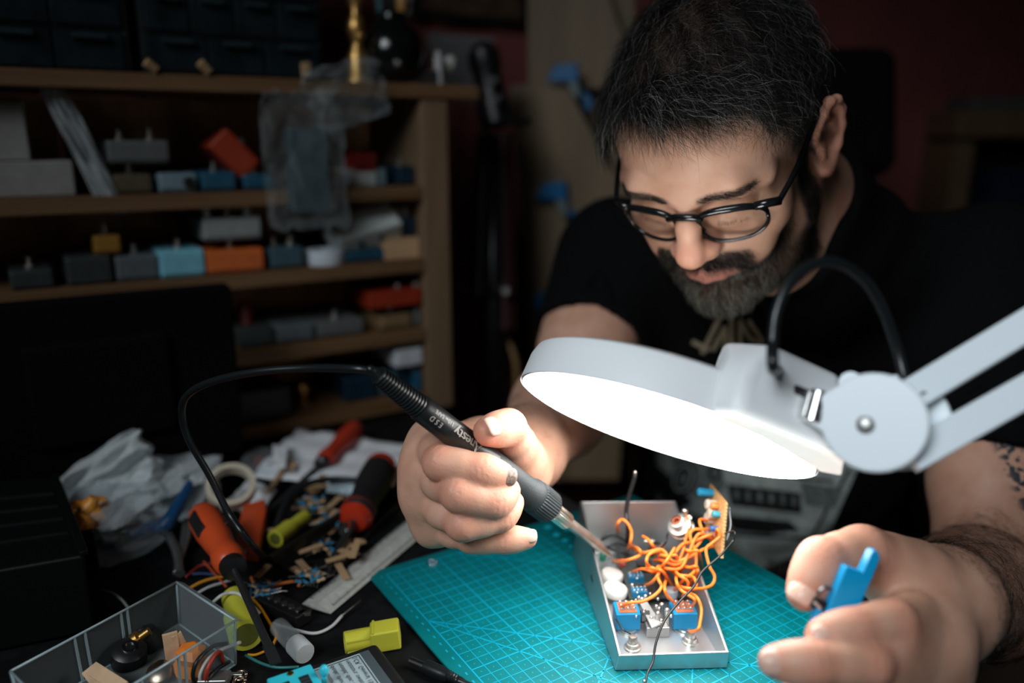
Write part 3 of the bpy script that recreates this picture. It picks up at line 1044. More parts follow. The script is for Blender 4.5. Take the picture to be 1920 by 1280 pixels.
tocam = lambda p: nrm(CAM - p)
nail(JR, RR, 'index', tocam(JR['index'][3]) + UPV * .1, NAILD)
nail(JR, RR, 'pinky', tocam(JR['pinky'][3]) + UPV * .35, NAIL, .95, .010)
nail(JR, RR, 'thumb', RGT * .75 + UPV * .55 + tocam(JR['thumb'][3]) * .45, NAIL, 1.0, .014)
nail(JL, RL, 'thumb', tocam(JL['thumb'][3]) + UPV * .25 - RGT * .1, NAIL, 1.05, .0145)
nail(JL, RL, 'index', tocam(JL['index'][3]) - UPV * .15, NAIL, 1.0, .0125)
nail(JL, RL, 'middle', tocam(JL['middle'][3]) - UPV * .05, NAIL, 1.0, .0125)

# ------------------------------------------------------------------ glasses
GL = thing('eyeglasses', 'black rimmed eyeglasses worn low on the nose of the man', 'glasses', H(0, 104, 14))
ACET = mat('black_acetate', (.006, .007, .008), .18, spec=.6)
LENS = film('spectacle_lens', (.93, .93, .92), .03, .03, .12, (0, 0, 0))
def lens_pt(s, t, sc=1.0, dy=0):
    c, si = math.cos(t), math.sin(t)
    ee = 2.5
    q = (abs(c) ** ee + abs(si) ** ee) ** (-1 / ee)
    x = 33.5 + 25.0 * c * q * sc
    z = 13 + (14.5 if si > 0 else 21.5) * si * q * sc * (1 - .04 * c) - .05 * (c * 25)
    y = 103 - .0045 * x * x - (20 - z) * .10 + dy
    return H(s * x, y, z)
fr = MB()
for s in (-1, 1):
    loop = [lens_pt(s, 2 * math.pi * i / 40) for i in range(41)]
    rs = [0.0016 + .0014 * max(0, math.sin(2 * math.pi * i / 40)) for i in range(41)]
    fr.tube(loop, .002, 10, rs=rs)
    fr.tube([H(s * 52, 92, 24), H(s * 61, 87, 22.5), H(s * 68, 82, 20)], .0034, 10)
fr.tube(cr([H(-14, 103, 22), H(-6, 106, 26), H(6, 106, 26), H(14, 103, 22)], 5), .0029, 10)
for s in (-1, 1):
    fr.tube([H(s * 9.5, 102, 16), H(s * 8.5, 100, 10), H(s * 10, 98, 4)], .0018, 8)
fr.build('frame', ACET, GL, smooth=True)
for s in (-1, 1):
    lm = MB()
    vs = [H(s * 34.5, 103 - .0045 * 34.5 ** 2 - .5, 13)] + [lens_pt(s, 2 * math.pi * i / 40, .97) for i in range(40)]
    lm.add(vs, [(0, 1 + i, 1 + (i + 1) % 40) for i in range(40)])
    lm.build('lens', LENS, GL, smooth=True)
    tm = MB()
    pth = cr([H(s * 67, 84, 20), H(s * 74, 55, 25), H(s * 79, 20, 32), H(s * 82, -4, 36), H(s * 84, -22, 30), H(s * 82, -32, 10)], 6)
    tm.tube(pth, .0022, 8)
    tm.build('temple', ACET, GL, smooth=True)
# ================================================================== the room
def W(u, v, z):
    """room point: v along the shelf wall (0 at the right end of the rack), u out of the rack's front"""
    return np.array([SP0[0], SP0[1], 0]) + UU * u + VV * v + ZZ * z
def rbox(mb, u0, u1, v0, v1, z0, z1, mi=0):
    return mb.frame_box(W((u0 + u1) / 2, (v0 + v1) / 2, (z0 + z1) / 2), UU * (u1 - u0) / 2, VV * (v1 - v0) / 2, ZZ * (z1 - z0) / 2, mi)
def structure(name, mb, m, **k):
    o = mb.build(name, m, None, **k)
    o['kind'] = 'structure'
    return o
WALLU = -.36
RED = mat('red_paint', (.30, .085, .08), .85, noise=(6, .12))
rel = FILL_C[:2] - W(0, 0, 0)[:2]
wu, wv = rel @ UU[:2], rel @ VV[:2]
U1, V0, V1 = wu + .24, -2.6, 3.4
structure('floor', rbox(MB(), WALLU, U1, V0, V1, -.05, 0), wood('floor_boards', (.12, .085, .06), (.08, .055, .04)))
structure('ceiling', rbox(MB(), WALLU, U1, V0, V1, 2.5, 2.55), mat('ceiling_paint', (.35, .34, .33), .9))
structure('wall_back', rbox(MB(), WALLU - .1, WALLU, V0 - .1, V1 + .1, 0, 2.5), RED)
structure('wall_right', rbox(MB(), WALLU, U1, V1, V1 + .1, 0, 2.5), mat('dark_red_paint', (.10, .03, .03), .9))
structure('wall_left', rbox(MB(), WALLU, U1, V0 - .1, V0, 0, 2.5), mat('grey_paint', (.25, .25, .25), .9))
# front wall; its opening is added behind the fill light, unseen
wb = MB()
rbox(wb, U1, U1 + .1, V0, wv - .6, 0, 2.5); rbox(wb, U1, U1 + .1, wv + .6, V1, 0, 2.5)
rbox(wb, U1, U1 + .1, wv - .6, wv + .6, 0, 1.5); rbox(wb, U1, U1 + .1, wv - .6, wv + .6, 2.46, 2.5)
structure('wall_front', wb, mat('grey_paint', (.25, .25, .25), .9))
wf = MB()
for a, b in ((wv - .6, wv - .55), (wv + .55, wv + .6), (wv - .02, wv + .02)):
    rbox(wf, U1 + .02, U1 + .08, a, b, 1.5, 2.46)
rbox(wf, U1 + .02, U1 + .08, wv - .6, wv + .6, 1.5, 1.55); rbox(wf, U1 + .02, U1 + .08, wv - .6, wv + .6, 2.41, 2.46)
structure('added_window', wf, mat('white_paint', (.7, .7, .7), .5))  # unseen window frame, added to go with the fill light

# ------------------------------------------------------------------ work table: its edge runs past the man
e0 = onz(1331, 1103); e1 = onz(1482, 1203)
edge_v = (np.array([*e0[:2]]) - W(0, 0, 0)[:2]) @ VV[:2]
table = thing('workbench', 'black topped work table under the cutting mat, tools and clutter', 'table', W(.5, edge_v - .7, 0))
rbox(MB(), WALLU + .02, 1.30, edge_v - 1.6, edge_v, TZ - .03, TZ).build('tabletop', mat('black_laminate', (.005, .0055, .006), .6, spec=.22, noise=(90, .5), bump=(240, .15)), table, bevel=.002)
# ribbed rubber strip along the edge
rs_ = MB()
for k in range(14):
    rbox(rs_, .15, 1.30, edge_v - .034 + k * .0024, edge_v - .034 + k * .0024 + .0015, TZ, TZ + .0012)
rbox(rs_, .15, 1.30, edge_v - .035, edge_v - .001, TZ, TZ + .0007)
rs_.build('edge_strip', mat('grey_rubber', (.055, .055, .055), .6), table)
for a, b in ((WALLU + .08, edge_v - 1.5), (WALLU + .08, edge_v - .08), (1.22, edge_v - 1.5), (1.22, edge_v - .08)):
    rbox(MB(), a, a + .06, b, b + .06, 0, TZ - .03).build('leg', mat('black_laminate'), table)

# ------------------------------------------------------------------ cutting mat with printed grid
c0 = onz(688, 1080)
mu = UU                                  # towards the viewer
mv = VV
MAT_U, MAT_V = .42, .297
mr = thing('cutting_mat', 'teal green cutting mat with a printed blue grid under the open metal box', 'cutting mat', c0 + ZZ * 0)
mz = TZ + .003
mm_ = MB()
corners = [c0 + mu * 0 + mv * 0, c0 + mu * MAT_U, c0 + mu * MAT_U + mv * MAT_V, c0 + mv * MAT_V]
mm_.prism([np.array([p[0], p[1], TZ + .0008]) for p in corners], ZZ * .0022)
mm_.build('mat_sheet', mat('mat_green', (.0, .15, .165), .42, spec=.4, noise=(60, .12)), mr, bevel=.0008)
gl = MB()
def mline(a, b, w):
    """a, b in mat centimetres (u, v)"""
    A = c0 + mu * a[0] * .01 + mv * a[1] * .01; B = c0 + mu * b[0] * .01 + mv * b[1] * .01
    A[2] = B[2] = mz + .00006
    gl.bar(A, B, w, .0001)
g0u, g0v = 1.1, 1.35
nU, nV = 38, 27
for i in range(nU + 1):
    mline((g0u + i, g0v), (g0u + i, g0v + nV), .0010 if i % 5 == 0 else .00055)
for j in range(nV + 1):
    mline((g0u, g0v + j), (g0u + nU, g0v + j), .0010 if j % 5 == 0 else .00055)
for i in range(0, nU, 1):                       # small centre ticks of the cells
    for j in range(0, 24):
        mline((g0u + i + .45, g0v + j + .5), (g0u + i + .55, g0v + j + .5), .0006)
for i in range(nU):                             # edge graduations
    mline((g0u + i, .85), (g0u + i + .3, .85), .0012)
mline((g0u + 8, g0v), (g0u + 38, g0v + 17.3), .0010)      # 30 and 45 degree guides
mline((g0u + 8, g0v), (g0u + 34, g0v + 26), .0010)
mline((g0u, g0v + 7), (g0u + 20, g0v + 27), .0010)
mline((g0u + 26, g0v), (g0u + 6, g0v + 26), .0010)
mline((g0u + 34, g0v + 2), (g0u + 10, g0v + 27), .0010)
gl.build('grid_print', mat('mat_print', (.0, .34, .52), .45), mr)
dots = MB()
for (px, py, r) in [(1027, 988, 7), (1048, 981, 7), (1043, 1002, 7), (1063, 992, 6), (1059, 1013, 6), (1071, 1024, 4)]:
    dots.lathe(onz(px, py, mz), ZZ, [(.0034 * r / 7, 0), (.0034 * r / 7, .00015)], 20)
dots.build('logo_dots', mat('mat_dots', (.01, .60, .80), .45), mr)
rg = MB()
p = onz(810, 1056, mz)
rg.tube([p + np.array([math.cos(t) * .0042, math.sin(t) * .0042, .0010]) for t in np.linspace(0, 5.6, 24)], .0007, 8)
tag(rg.build('jump_ring', mat('chrome', (.75, .75, .75), .2, 1.), smooth=True), 'small open metal ring lying on the mat corner by the hand', 'ring')
# ================================================================== magnifier lamp
LS = .91                                     # size of the head
LC = CAM + (np.array([.111, .5554, .9084]) - CAM) * LS; LN = nrm([.33, .4312, .8397]); LR = .110
L1 = nrm(np.array([math.cos(math.radians(16.1)), 0, 0]) * 1 + UPV * -math.sin(math.radians(16.1)))
L1 = nrm(L1 - LN * (L1 @ LN)); L2 = np.cross(LN, L1)          # L1 to the right, L2 away from the camera
if L2[1] < 0: L2 = -L2
def LP(a, b, n):
    return LC + (L1 * a + L2 * b + LN * n) * .001 * LS
SHELL = mat('lamp_plastic', (.80, .83, .85), .42, spec=.4, bump=(900, .12))
ARMW = mat('lamp_arm_paint', (.76, .84, .89), .35, spec=.45)
CHROME = mat('chrome', (.75, .75, .75), .2, 1.)
lamp = thing('magnifier_lamp', 'white round magnifier lamp lit from below on a double bar arm', 'lamp', LC - LN * .0)
# ring housing: an annular shell, open in the middle for the lens
hs = MB()
n = 72
prof = [(111, 0), (109.5, 20), (107, 27), (101, 30), (66, 30), (64, 26), (64, 2), (66, 0), (104, 6), (109, 0)]
rings = []
for r, h in prof:
    rings.append([LP(r * math.cos(2 * math.pi * i / n), r * math.sin(2 * math.pi * i / n), h) for i in range(n)])
hs.ring_stack(rings, True, False)
hs.build('ring_housing', SHELL, lamp, auto=30)
# diffuser: the lit ring under the housing
df = MB()
prof = [(109, 0), (108.5, -1), (104, -2.5), (96, -3), (74, -3), (40, -3), (.01, -3)]
rings = [[LP(r * math.cos(2 * math.pi * i / n), r * math.sin(2 * math.pi * i / n), h) for i in range(n)] for r, h in prof]
df.ring_stack(rings, True, True)
dfo = df.build('diffuser', mat('lit_diffuser', (.9, .9, .9), .4, emit=(1.0, .985, .95, LAMP_STRENGTH)), lamp, smooth=True)
ln_ = MB()
prof = [(0.01, 17), (20, 17.5), (40, 19), (63.5, 22), (63.5, 25), (40, 28), (20, 29.5), (.01, 30)]
rings = [[LP(r * math.cos(2 * math.pi * i / n), r * math.sin(2 * math.pi * i / n), h) for i in range(n)] for r, h in prof]
ln_.ring_stack(rings, True, True)
ln_.build('lens', mat('clear_glass', (.95, .98, .97), .02, trans=1., ior=1.5), lamp, smooth=True)
# neck housing that carries the arm: plan outline in (a, b), tapered upwards
plan0 = [(4, -110), (13, -128), (85, -116), (106, -70), (98, -60), (40, -100)]
plan1 = [(6, -76), (30, -106), (82, -92), (90, -50), (54, -22), (14, -50)]
nk = MB()
planm = [(-1, -106), (13, -125), (80, -113), (100, -58), (60, -12), (8, -60)]
rings = [[LP(a, b, .5) for a, b in planm], [LP(a, b, 24) for a, b in planm], [LP(a * .97 + 3, b * .94, 38) for a, b in planm], [LP(a, b, 56) for a, b in plan1]]
nk.ring_stack(rings, True, True)
nk.build('neck_housing', SHELL, lamp, bevel=.007, seg=4)
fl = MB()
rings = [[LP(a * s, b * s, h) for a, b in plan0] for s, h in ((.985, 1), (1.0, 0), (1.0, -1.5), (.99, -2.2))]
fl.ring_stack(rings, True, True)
fl.build('lit_flange', mat('flange_painted_glow', (.8, .8, .78), .2, emit=(1.0, .97, .90, .75)), lamp, auto=30)  # clear plastic; the lamp's glow in it is painted as emission
# bracket on the end face, joint plates, arm bars
def pxd(x, y, d): return at(x, y, d)
JD = .415                                     # distance of the joint from the camera
jn = nrm(CAM - pxd(1630, 800, JD))            # joint plates face the camera
jn = nrm(jn + RGT * -.10 + UPV * .05)
jx = nrm(RGT - jn * (RGT @ jn)); jy = np.cross(jn, jx)
if jy[2] < 0: jy = -jy
JC = pxd(1640, 792, JD)
mp = JD / FPX
def JP(px, py, off=0.):
    """point of the joint's front plane by offsets in photo pixels from the disc centre"""
    return JC + jx * (px - 1640) * mp - jy * (py - 792) * mp + jn * off
def plate_outline():
    pts = []
    for k in range(40):                          # disc
        t = math.radians(112 - k * 282 / 39 + 0)
        pts.append((1640 + 93 * math.cos(t), 792 - 93 * math.sin(t)))
    for k in range(9):                           # small end lug
        t = math.radians(205 - k * 110 / 8)
        pts.append((1538 + 26 * math.cos(t), 772 - 26 * math.sin(t)))
    return pts
for nm, off, lab in (('joint_plate', .004, 'front'), ('joint_plate', -.022, 'rear')):
    pm_ = MB()
    sh = 0 if lab == 'front' else 1
    pm_.prism([JP(x + 36 * sh, y - 4 * sh, off) for x, y in plate_outline()], -jn * .004)
    pm_.build(nm, ARMW, lamp, bevel=.0016, seg=3)
bl = MB()
bl.cyl(JP(1538, 772, .0035), JP(1538, 772, .0048), .0036, n=24)
bl.build('pivot_cap', mat('grey_cap', (.35, .38, .40), .4), lamp, auto=30)
bl = MB()
bl.lathe(JP(1625, 796, .0035), jn, [(.0048, 0), (.0046, .0016), (.003, .0026), (.0008, .0030)], 28)
bl.build('bolt', mat('bolt_steel', (.55, .55, .54), .45, .9), lamp, auto=40)
bl = MB()
bl.cyl(JP(1600, 712, -.008), JP(1600, 712, -.012), .006, n=24)
bl.cyl(JP(1655, 792, .0), JP(1655, 792, -.024), .009, n=24)
bl.build('tension_knob', ARMW, lamp, auto=30)
# chrome tongue into the slot of the neck
cb = MB()
endn = nrm(np.cross(LP(80, -113, 0) - LP(13, -125, 0), LN))
if endn @ (CAM - LC) < 0: endn = -endn
E0 = LP(57, -114, 21)
sl = MB()
sl.frame_box(E0 + endn * .0005, nrm(LP(80, -113, 0) - LP(13, -125, 0)) * .011, LN * .010, endn * .0015)
sl.build('slot', mat('slot_black', (.01, .01, .01), .5), lamp, bevel=.001)
cb.bar(E0 - endn * .002, E0 + endn * .010, .014, .015, LN)
cb.cyl(E0 + endn * .008 - LN * .009, E0 + endn * .008 + LN * .009, .006)
cb.bar(E0 + endn * .006, JP(1530, 775, -.010), .010, .009, LN)
cb.bar(JP(1520, 775, -.010), JP(1560, 775, -.010), .012, .011, LN)
cb.build('bracket', CHROME, lamp, bevel=.001)
# two flat bars going up to the right, then down to a table clamp out of the picture
def armpt(x, y, d): return at(x, y, d)
A0, A1 = JP(1676, 758, -.009), armpt(2330, 365, .43)
B0, B1 = JP(1690, 858, -.009), armpt(2345, 495, .43)
ar = MB(); ar.bar(A0, A1, .0165, .008, jn); ar.build('upper_bar', ARMW, lamp, bevel=.001)
ar = MB(); ar.bar(B0, B1, .0165, .008, jn); ar.build('lower_bar', ARMW, lamp, bevel=.001)
el = MB(); el.cyl(A1 + jn * .012 + (B1 - A1) * .5, A1 - jn * .014 + (B1 - A1) * .5, .036, n=40); el.build('elbow_plate', ARMW, lamp, bevel=.001)
base = np.array([(A1[0] + B1[0]) / 2 + .06, (A1[1] + B1[1]) / 2 + .02, 0.0])
ar = MB(); ar.bar((A1 + B1) / 2 + jn * -.004, base + ZZ * .12, .016, .008, jn); ar.build('lower_arm', ARMW, lamp, bevel=.001)
ar = MB(); ar.lathe(base, ZZ, [(.13, 0), (.13, .02), (.03, .035), (.02, .12)], 40); ar.build('floor_base', ARMW, lamp, auto=30)
# black flex from the neck into the arm
cp = [LP(38, -103, 41), *[at(x, y, d * LS) for x, y, d in ((1450, 690, .445), (1449, 640, .45), (1456, 585, .452), (1480, 530, .455), (1520, 498, .46), (1570, 493, .465), (1620, 525, .47), (1655, 580, .475), (1682, 655, .478), (1700, 715, .472))], JP(1725, 745, -.012)]
fx = MB(); fx.tube(cr(cp, 10), .0031, 12)
fx.build('flex_cable', mat('black_rubber', (.008, .010, .011), .32, spec=.5), lamp, smooth=True)
# ================================================================== soldering iron in the right hand
IT = onz(1149, 1044, TZ + .030)                     # tip, inside the metal box
I0 = at(708, 702, .50)                             # where the cord enters
ID = nrm(IT - I0); IL = np.linalg.norm(IT - I0)
iron = thing('soldering_iron', 'black soldering iron held in the right hand with its tip in the open box', 'soldering iron', I0)
RUB = mat('black_rubber', (.008, .010, .011), .32, spec=.5)
IBL = mat('iron_black', (.009, .010, .011), .36, spec=.5)
IGR = mat('iron_grip', (.022, .028, .031), .6, bump=(600, .2))
STEEL = mat('dull_steel', (.40, .355, .31), .5, .9, noise=(120, .2))
def ifrac(px):
    """distance along the iron at a photo column"""
    lo, hi = 0., IL
    for _ in range(40):
        m_ = (lo + hi) / 2
        if proj(I0 + ID * m_)[0] < px: lo = m_
        else: hi = m_
    return lo
s0, s1, s2, s3, s4, s5, s6 = [ifrac(x) for x in (708, 785, 918, 990, 1030, 1062, 1118)]
ie1 = nrm(np.cross(ID, tocam(I0)))
mb = MB(); pr = [(.0030, -.004)]
nrib = 15
for k in range(nrib):
    a = s1 * k / nrib; r = .0062 + .0022 * k / nrib
    pr += [(r * .80, a), (r, a + s1 / nrib * .25), (r, a + s1 / nrib * .65), (r * .80, a + s1 / nrib * .9)]
pr += [(.0078, s1)]
mb.lathe(I0, ID, pr, 28); mb.build('strain_relief', RUB, iron, auto=35)
mb = MB(); mb.lathe(I0, ID, [(.0078, s1), (.0090, s1 + .002), (.0092, s1 + .03), (.0100, s2 - .02), (.0098, s2), (.0080, s2 + .001)], 36); handle = mb.build('handle', IBL, iron, auto=35)
mb = MB(); mb.lathe(I0, ID, [(.0085, s2 - .002), (.0094, s2), (.0098, s2 + .010), (.0100, s3 - .010), (.0108, s3), (.0122, s3 + .003), (.0125, s3 + .007), (.0118, s3 + .009)], 36); mb.build('grip', IGR, iron, auto=35)
mb = MB(); n_t = 36
rings = []
for (r, h) in [(.0118, s3 + .008), (.0126, s3 + .010), (.0122, s4 - .001), (.0095, s4 + .002), (.006, s4 + .003)]:
    ring = []
    e2 = np.cross(ID, ie1)
    for i in range(n_t * 2):
        t = math.pi * i / n_t
        rr = r * (1 + (.035 if i % 2 else -.02)) if r > .011 else r
        ring.append(I0 + ID * h + (ie1 * math.cos(t) + e2 * math.sin(t)) * rr)
    rings.append(ring)
mb.ring_stack(rings, True, True); mb.build('collar', IGR, iron, auto=20)
mb = MB(); rings = []
for (r, h) in [(.0062, s4 + .001), (.0078, s4 + .003), (.0078, s4 + .006), (.0062, s4 + .0065), (.0068, s4 + .008), (.0068, s5), (.0052, s5 + .001)]:
    ring = []
    for i in range(48):
        t = 2 * math.pi * i / 48
        rr = r * (1.03 if i % 2 else .97)
        ring.append(I0 + ID * h + (ie1 * math.cos(t) + e2 * math.sin(t)) * rr)
    rings.append(ring)
mb.ring_stack(rings, True, True); mb.build('nut', mat('nut_steel', (.62, .55, .47), .3, 1.), iron, auto=20)
mb = MB(); mb.lathe(I0, ID, [(.0045, s5), (.0044, s6 + .004), (.0040, s6 + .006), (.0032, s6 + .0065), (.0030, IL - .014), (.0008, IL), (.0004, IL + .0006)], 24); mb.build('heater_tip', STEEL, iron, auto=35)
# lettering along the handle, reading from the tip end towards the cord
lm = MB()
out = nrm(tocam(I0 + ID * (s1 + s2) / 2) - ID * (tocam(I0 + ID * (s1 + s2) / 2) @ ID))
out = nrm(out + UPV * .18 - ID * (UPV @ ID) * .18)
upt = np.cross(out, -ID)
def bend_text(body, size, start, off, bold):
    vs, fs = text_polys(body, size)
    P = []
    for v in vs:
        u = v[0] * 1.0; w = v[1] + off
        rr = .01035 - .0003
        a = w / rr
        P.append(I0 + ID * (start - u) + (out * math.cos(a) + upt * math.sin(a)) * (rr + .00010))
    lm.add(P, fs)
    if bold:
        lm.add([p + ID * bold for p in P], fs); lm.add([p - ID * bold for p in P], fs)
sA = ifrac(884)
bend_text('Anesty', .0098, sA, -.0042, .00030)
bend_text('E S D', .0052, ifrac(818), .0006, .0)
bend_text('110w SAFE', .0040, ifrac(832), -.0046, .0)
lo_ = lm.build('lettering', mat('print_silver', (.34, .33, .30), .5), iron)
# cord: loops back over the table and returns among the tools
cp = [I0 + ID * .004, I0 - ID * .006, at(690, 694, .5), at(660, 691, .502), at(580, 690, .52), at(480, 697, .53), at(395, 716, .545), at(350, 742, .56), at(341, 778, .575), at(356, 828, .59), at(392, 890, .60), at(428, 960, .60), at(468, 1015, .60), onz(505, 1052, TZ + .012), onz(560, 1075, TZ + .006), onz(605, 1078, TZ + .004), onz(642, 1060, TZ + .0035), onz(672, 1022, TZ + .0033), onz(705, 984, TZ + .0033), onz(748, 945, TZ + .0033)]
mb = MB(); mb.tube(cr(cp, 10), .0026, 12)
mb.build('cord', RUB, iron, smooth=True)
# ================================================================== open metal box under repair
BZ = TZ + .0036
FLb, FRb, BLb = [onz(x, y, BZ) for x, y in ((1153, 1257), (1363, 1252), (1074, 1039))]
BRb = FRb + BLb - FLb
FLt, FRt = onz(1160, 1229, BZ + .0125), onz(1368, 1222, BZ + .0130)
BLt, BRt = onz(1088, 939, BZ + .052), onz(1267, 938, BZ + .052)
box = thing('open_metal_box', 'open aluminium box full of orange wires and switches on the teal mat', 'electronics box', (FLb + BRb) / 2)
ALU = mat('aluminium', (.50, .53, .54), .34, .85, noise=(14, .12), bump=(300, .05))
OB, OT = [FLb, FRb, BRb, BLb], [FLt, FRt, BRt, BLt]
cb_, ct_ = sum(OB) / 4, sum(OT) / 4
def inset(p, c, d):
    v = c - p; v[2] = 0
    return p + np.array([np.sign(v[0]) * d, np.sign(v[1]) * d, 0])
IT_ = [inset(p, ct_, .0022) for p in OT]
IB_ = [inset(p, cb_, .0024) + ZZ * .0022 for p in OB]
vs = OB + OT + IT_ + IB_
fs = [(3, 2, 1, 0)]
for i in range(4):
    j = (i + 1) % 4
    fs += [(i, j, 4 + j, 4 + i), (4 + i, 4 + j, 8 + j, 8 + i), (8 + i, 8 + j, 12 + j, 12 + i)]
fs.append((12, 13, 14, 15))
mb = MB(); mb.add(vs, fs); mb.build('shell', ALU, box, bevel=.0007, seg=2)
hm = MB(); wn = nrm(np.cross(BLb - FLb, ZZ)); 
if wn[0] > 0: wn = -wn
hp = onz(1100, 1068, BZ + .026)
hole = FLb + (BLb - FLb) * (((hp - FLb) @ (BLb - FLb)) / ((BLb - FLb) @ (BLb - FLb))); hole = hole + (BLt - BLb) * .45 * .55 + ZZ * .004
hm.lathe(hole + wn * -.0004 + np.array([.0012, 0, 0]), wn, [(.0042, 0), (.0042, .0009), (.003, .0010)], 24)
hm.build('side_socket', mat('socket_dark', (.02, .03, .03), .4), box)
FZ = BZ + .0023
def BF(px, py, h=0.):
    """point over the inner floor, h above it, seen at this photo pixel"""
    return onz(px, py, FZ + h)
X_ = nrm(FRb - FLb); Y_ = nrm(BLb - FLb - X_ * ((BLb - FLb) @ X_))
ORW = mat('orange_wire', (.82, .19, .025), .42, spec=.4)
BKW = mat('black_wire', (.010, .011, .012), .4)
SOLDER = mat('solder', (.72, .70, .66), .25, 1.)
SBLUE = mat('switch_blue', (.0, .20, .42), .36, spec=.45)
# two blue foot switches
for (xa, xb, y) in ((1155, 1201, 1184), (1262, 1307, 1183)):
    a, b = BF(xa, y), BF(xb, y)
    w = np.linalg.norm(b - a); c = (a + b) / 2 + Y_ * w * .5
    sw = MB(); sw.frame_box(c + ZZ * .0078, X_ * w * .5, Y_ * w * .48, ZZ * .0066); swo = sw.build('foot_switch', SBLUE, box, bevel=.0006)
    lug = MB(); red = MB()
    red.frame_box(c + ZZ * .0147, X_ * w * .36, Y_ * w * .36, ZZ * .0004); red.build('terminal_plate', mat('switch_orange', (.62, .16, .05), .5), swo)
    for i in range(3):
        for j in range(3):
            q = c + X_ * (i - 1) * w * .25 + Y_ * (j - 1) * w * .25 + ZZ * .0145
            lug.frame_box(q + ZZ * .0016, X_ * .0017, Y_ * .0005, ZZ * .0016); lug.ell(q + ZZ * .0024, (.0013, .0011, .0011), 8, 6)
    for i in range(2):
        for j in range(2):
            q = c + X_ * (i - .5) * w * .25 + Y_ * (j - .5) * w * .25 + ZZ * .0152
            lug.frame_box(q, X_ * .0007, Y_ * w * .11, ZZ * .0004)
    lug.build('lugs', SOLDER, swo)
    bs = MB(); bs.lathe(BF((xa + xb) / 2, y - 4) , ZZ, [(.0085, 0), (.0085, .0012), (.006, .0012), (.006, .002)], 24); bs.build('washer', NICKEL, swo, auto=30)
# lamp bezels in front of the switches
for (x, y) in ((1186, 1214), (1294, 1203)):
    mb = MB(); mb.lathe(BF(x, y), ZZ, [(.0062, 0), (.0062, .0011), (.0048, .0013), (.0046, .0040), (.0033, .0042), (.0032, .0085), (.0026, .0095), (.001, .0096)], 6 if 0 else 20)
    mb.build('lamp_bezel', NICKEL, box, auto=35)
# slide switch block and metal posts in the middle
mb = MB(); a = BF(1234, 1196); mb.frame_box(a + Y_ * .006 + ZZ * .004, X_ * .0085, Y_ * .005, ZZ * .004); mb.build('slide_switch', mat('switch_metal', (.45, .45, .44), .35, .9), box, bevel=.0005)
for (x, y, h) in ((1235, 1192, .015), (1252, 1190, .017), (1243, 1168, .012)):
    mb = MB(); p = BF(x, y) + Y_ * .006; mb.cyl(p, p + ZZ * h, .0021); mb.ell(p + ZZ * h, .0021, 10, 8); mb.build('post', NICKEL, box, auto=40)
mb = MB(); p = BF(1210, 1180); mb.bar(p + ZZ * .006, p + Y_ * .006 + ZZ * .012, .007, .006); mb.build('black_connector', BLACKP, box, bevel=.0005)
# grey inner board with solder points
cbd = MB(); a, b = BF(1196, 1150, .010), BF(1232, 1182, .006)
cbd.prism([BF(1196, 1125, .012), BF(1208, 1122, .012), BF(1240, 1172, .009), BF(1222, 1180, .009)], ZZ * .0014)
cbd.build('small_board', mat('board_grey', (.30, .31, .31), .5, .3), box)
bl = MB()
for k in range(26):
    x, y = RNG.uniform(1180, 1262), RNG.uniform(1075, 1165)
    bl.ell(BF(x, y, RNG.uniform(.010, .016)), RNG.uniform(.0009, .0017), 8, 6)
bl.build('solder_points', SOLDER, box, smooth=True)['kind'] = 'stuff'
# main board under the wires
mbd = MB(); mbd.prism([BF(1150, 1010, .006), BF(1250, 1005, .006), BF(1290, 1120, .006), BF(1180, 1125, .006)], ZZ * .0016)
mbd.build('main_board', mat('board_dark', (.05, .06, .055), .45, noise=(300, .5)), box)
# blue multi-pin blocks
for (x, y) in ((1192, 1083), (1199, 1110)):
    mb = MB(); c = BF(x, y, .010); mb.frame_box(c, X_ * .0062, Y_ * .0038, ZZ * .0028); o_ = mb.build('pin_block', mat('block_blue', (.01, .15, .30), .4), box, bevel=.0004)
    pn_ = MB()
    for i in range(4):
        for j in range(2):
            pn_.ell(c + X_ * (i - 1.5) * .0031 + Y_ * (j - .5) * .0042 + ZZ * .0034, .00085, 8, 6)
    pn_.build('pins', SOLDER, o_, smooth=True)
# two white round discs
for (x, y, r) in ((1146, 1086, .0094), (1152, 1113, .0100)):
    mb = MB(); mb.lathe(BF(x, y, .004), nrm(ZZ + X_ * .15), [(r * .96, 0), (r, .001), (r, .005), (r * .9, .0064), (.001, .0066)], 32); mb.build('white_disc', mat('disc_white', (.68, .66, .62), .5), box, auto=40)
# chips, capacitors, coloured beads
def cap(px, py, h, r, L, m, nm, axis=ZZ):
    mb = MB(); p = BF(px, py, h); mb.lathe(p, axis, [(r * .9, 0), (r, .0006), (r, L - .0006), (r * .85, L), (.0004, L)], 18); mb.build(nm, m, box, auto=40)
cap(1222, 1040, .006, .0042, .013, BLACKP, 'capacitor', nrm(ZZ + X_ * .5))
cap(1205, 1012, .006, .0036, .012, BLACKP, 'capacitor', nrm(ZZ - X_ * .3))
cap(1258, 1118, .005, .0055, .007, mat('cap_pale', (.45, .52, .58), .3), 'capacitor')
cap(1172, 1018, .006, .0036, .004, mat('bead_orange', (.70, .33, .03), .4), 'bead_capacitor', nrm(Y_ - ZZ * .2))
cap(1160, 1058, .007, .0040, .006, mat('bead_red', (.55, .05, .02), .35), 'bead_capacitor', nrm(X_ + ZZ * .3))
cap(1130, 1050, .004, .003, .007, mat('cap_green', (.01, .16, .10), .4), 'bead_capacitor')
cap(1136, 1002, .012, .0032, .006, mat('cap_green', (.01, .16, .10), .4), 'bead_capacitor')
mb = MB(); mb.frame_box(BF(1208, 1062, .011), X_ * .006, Y_ * .0045, ZZ * .004)
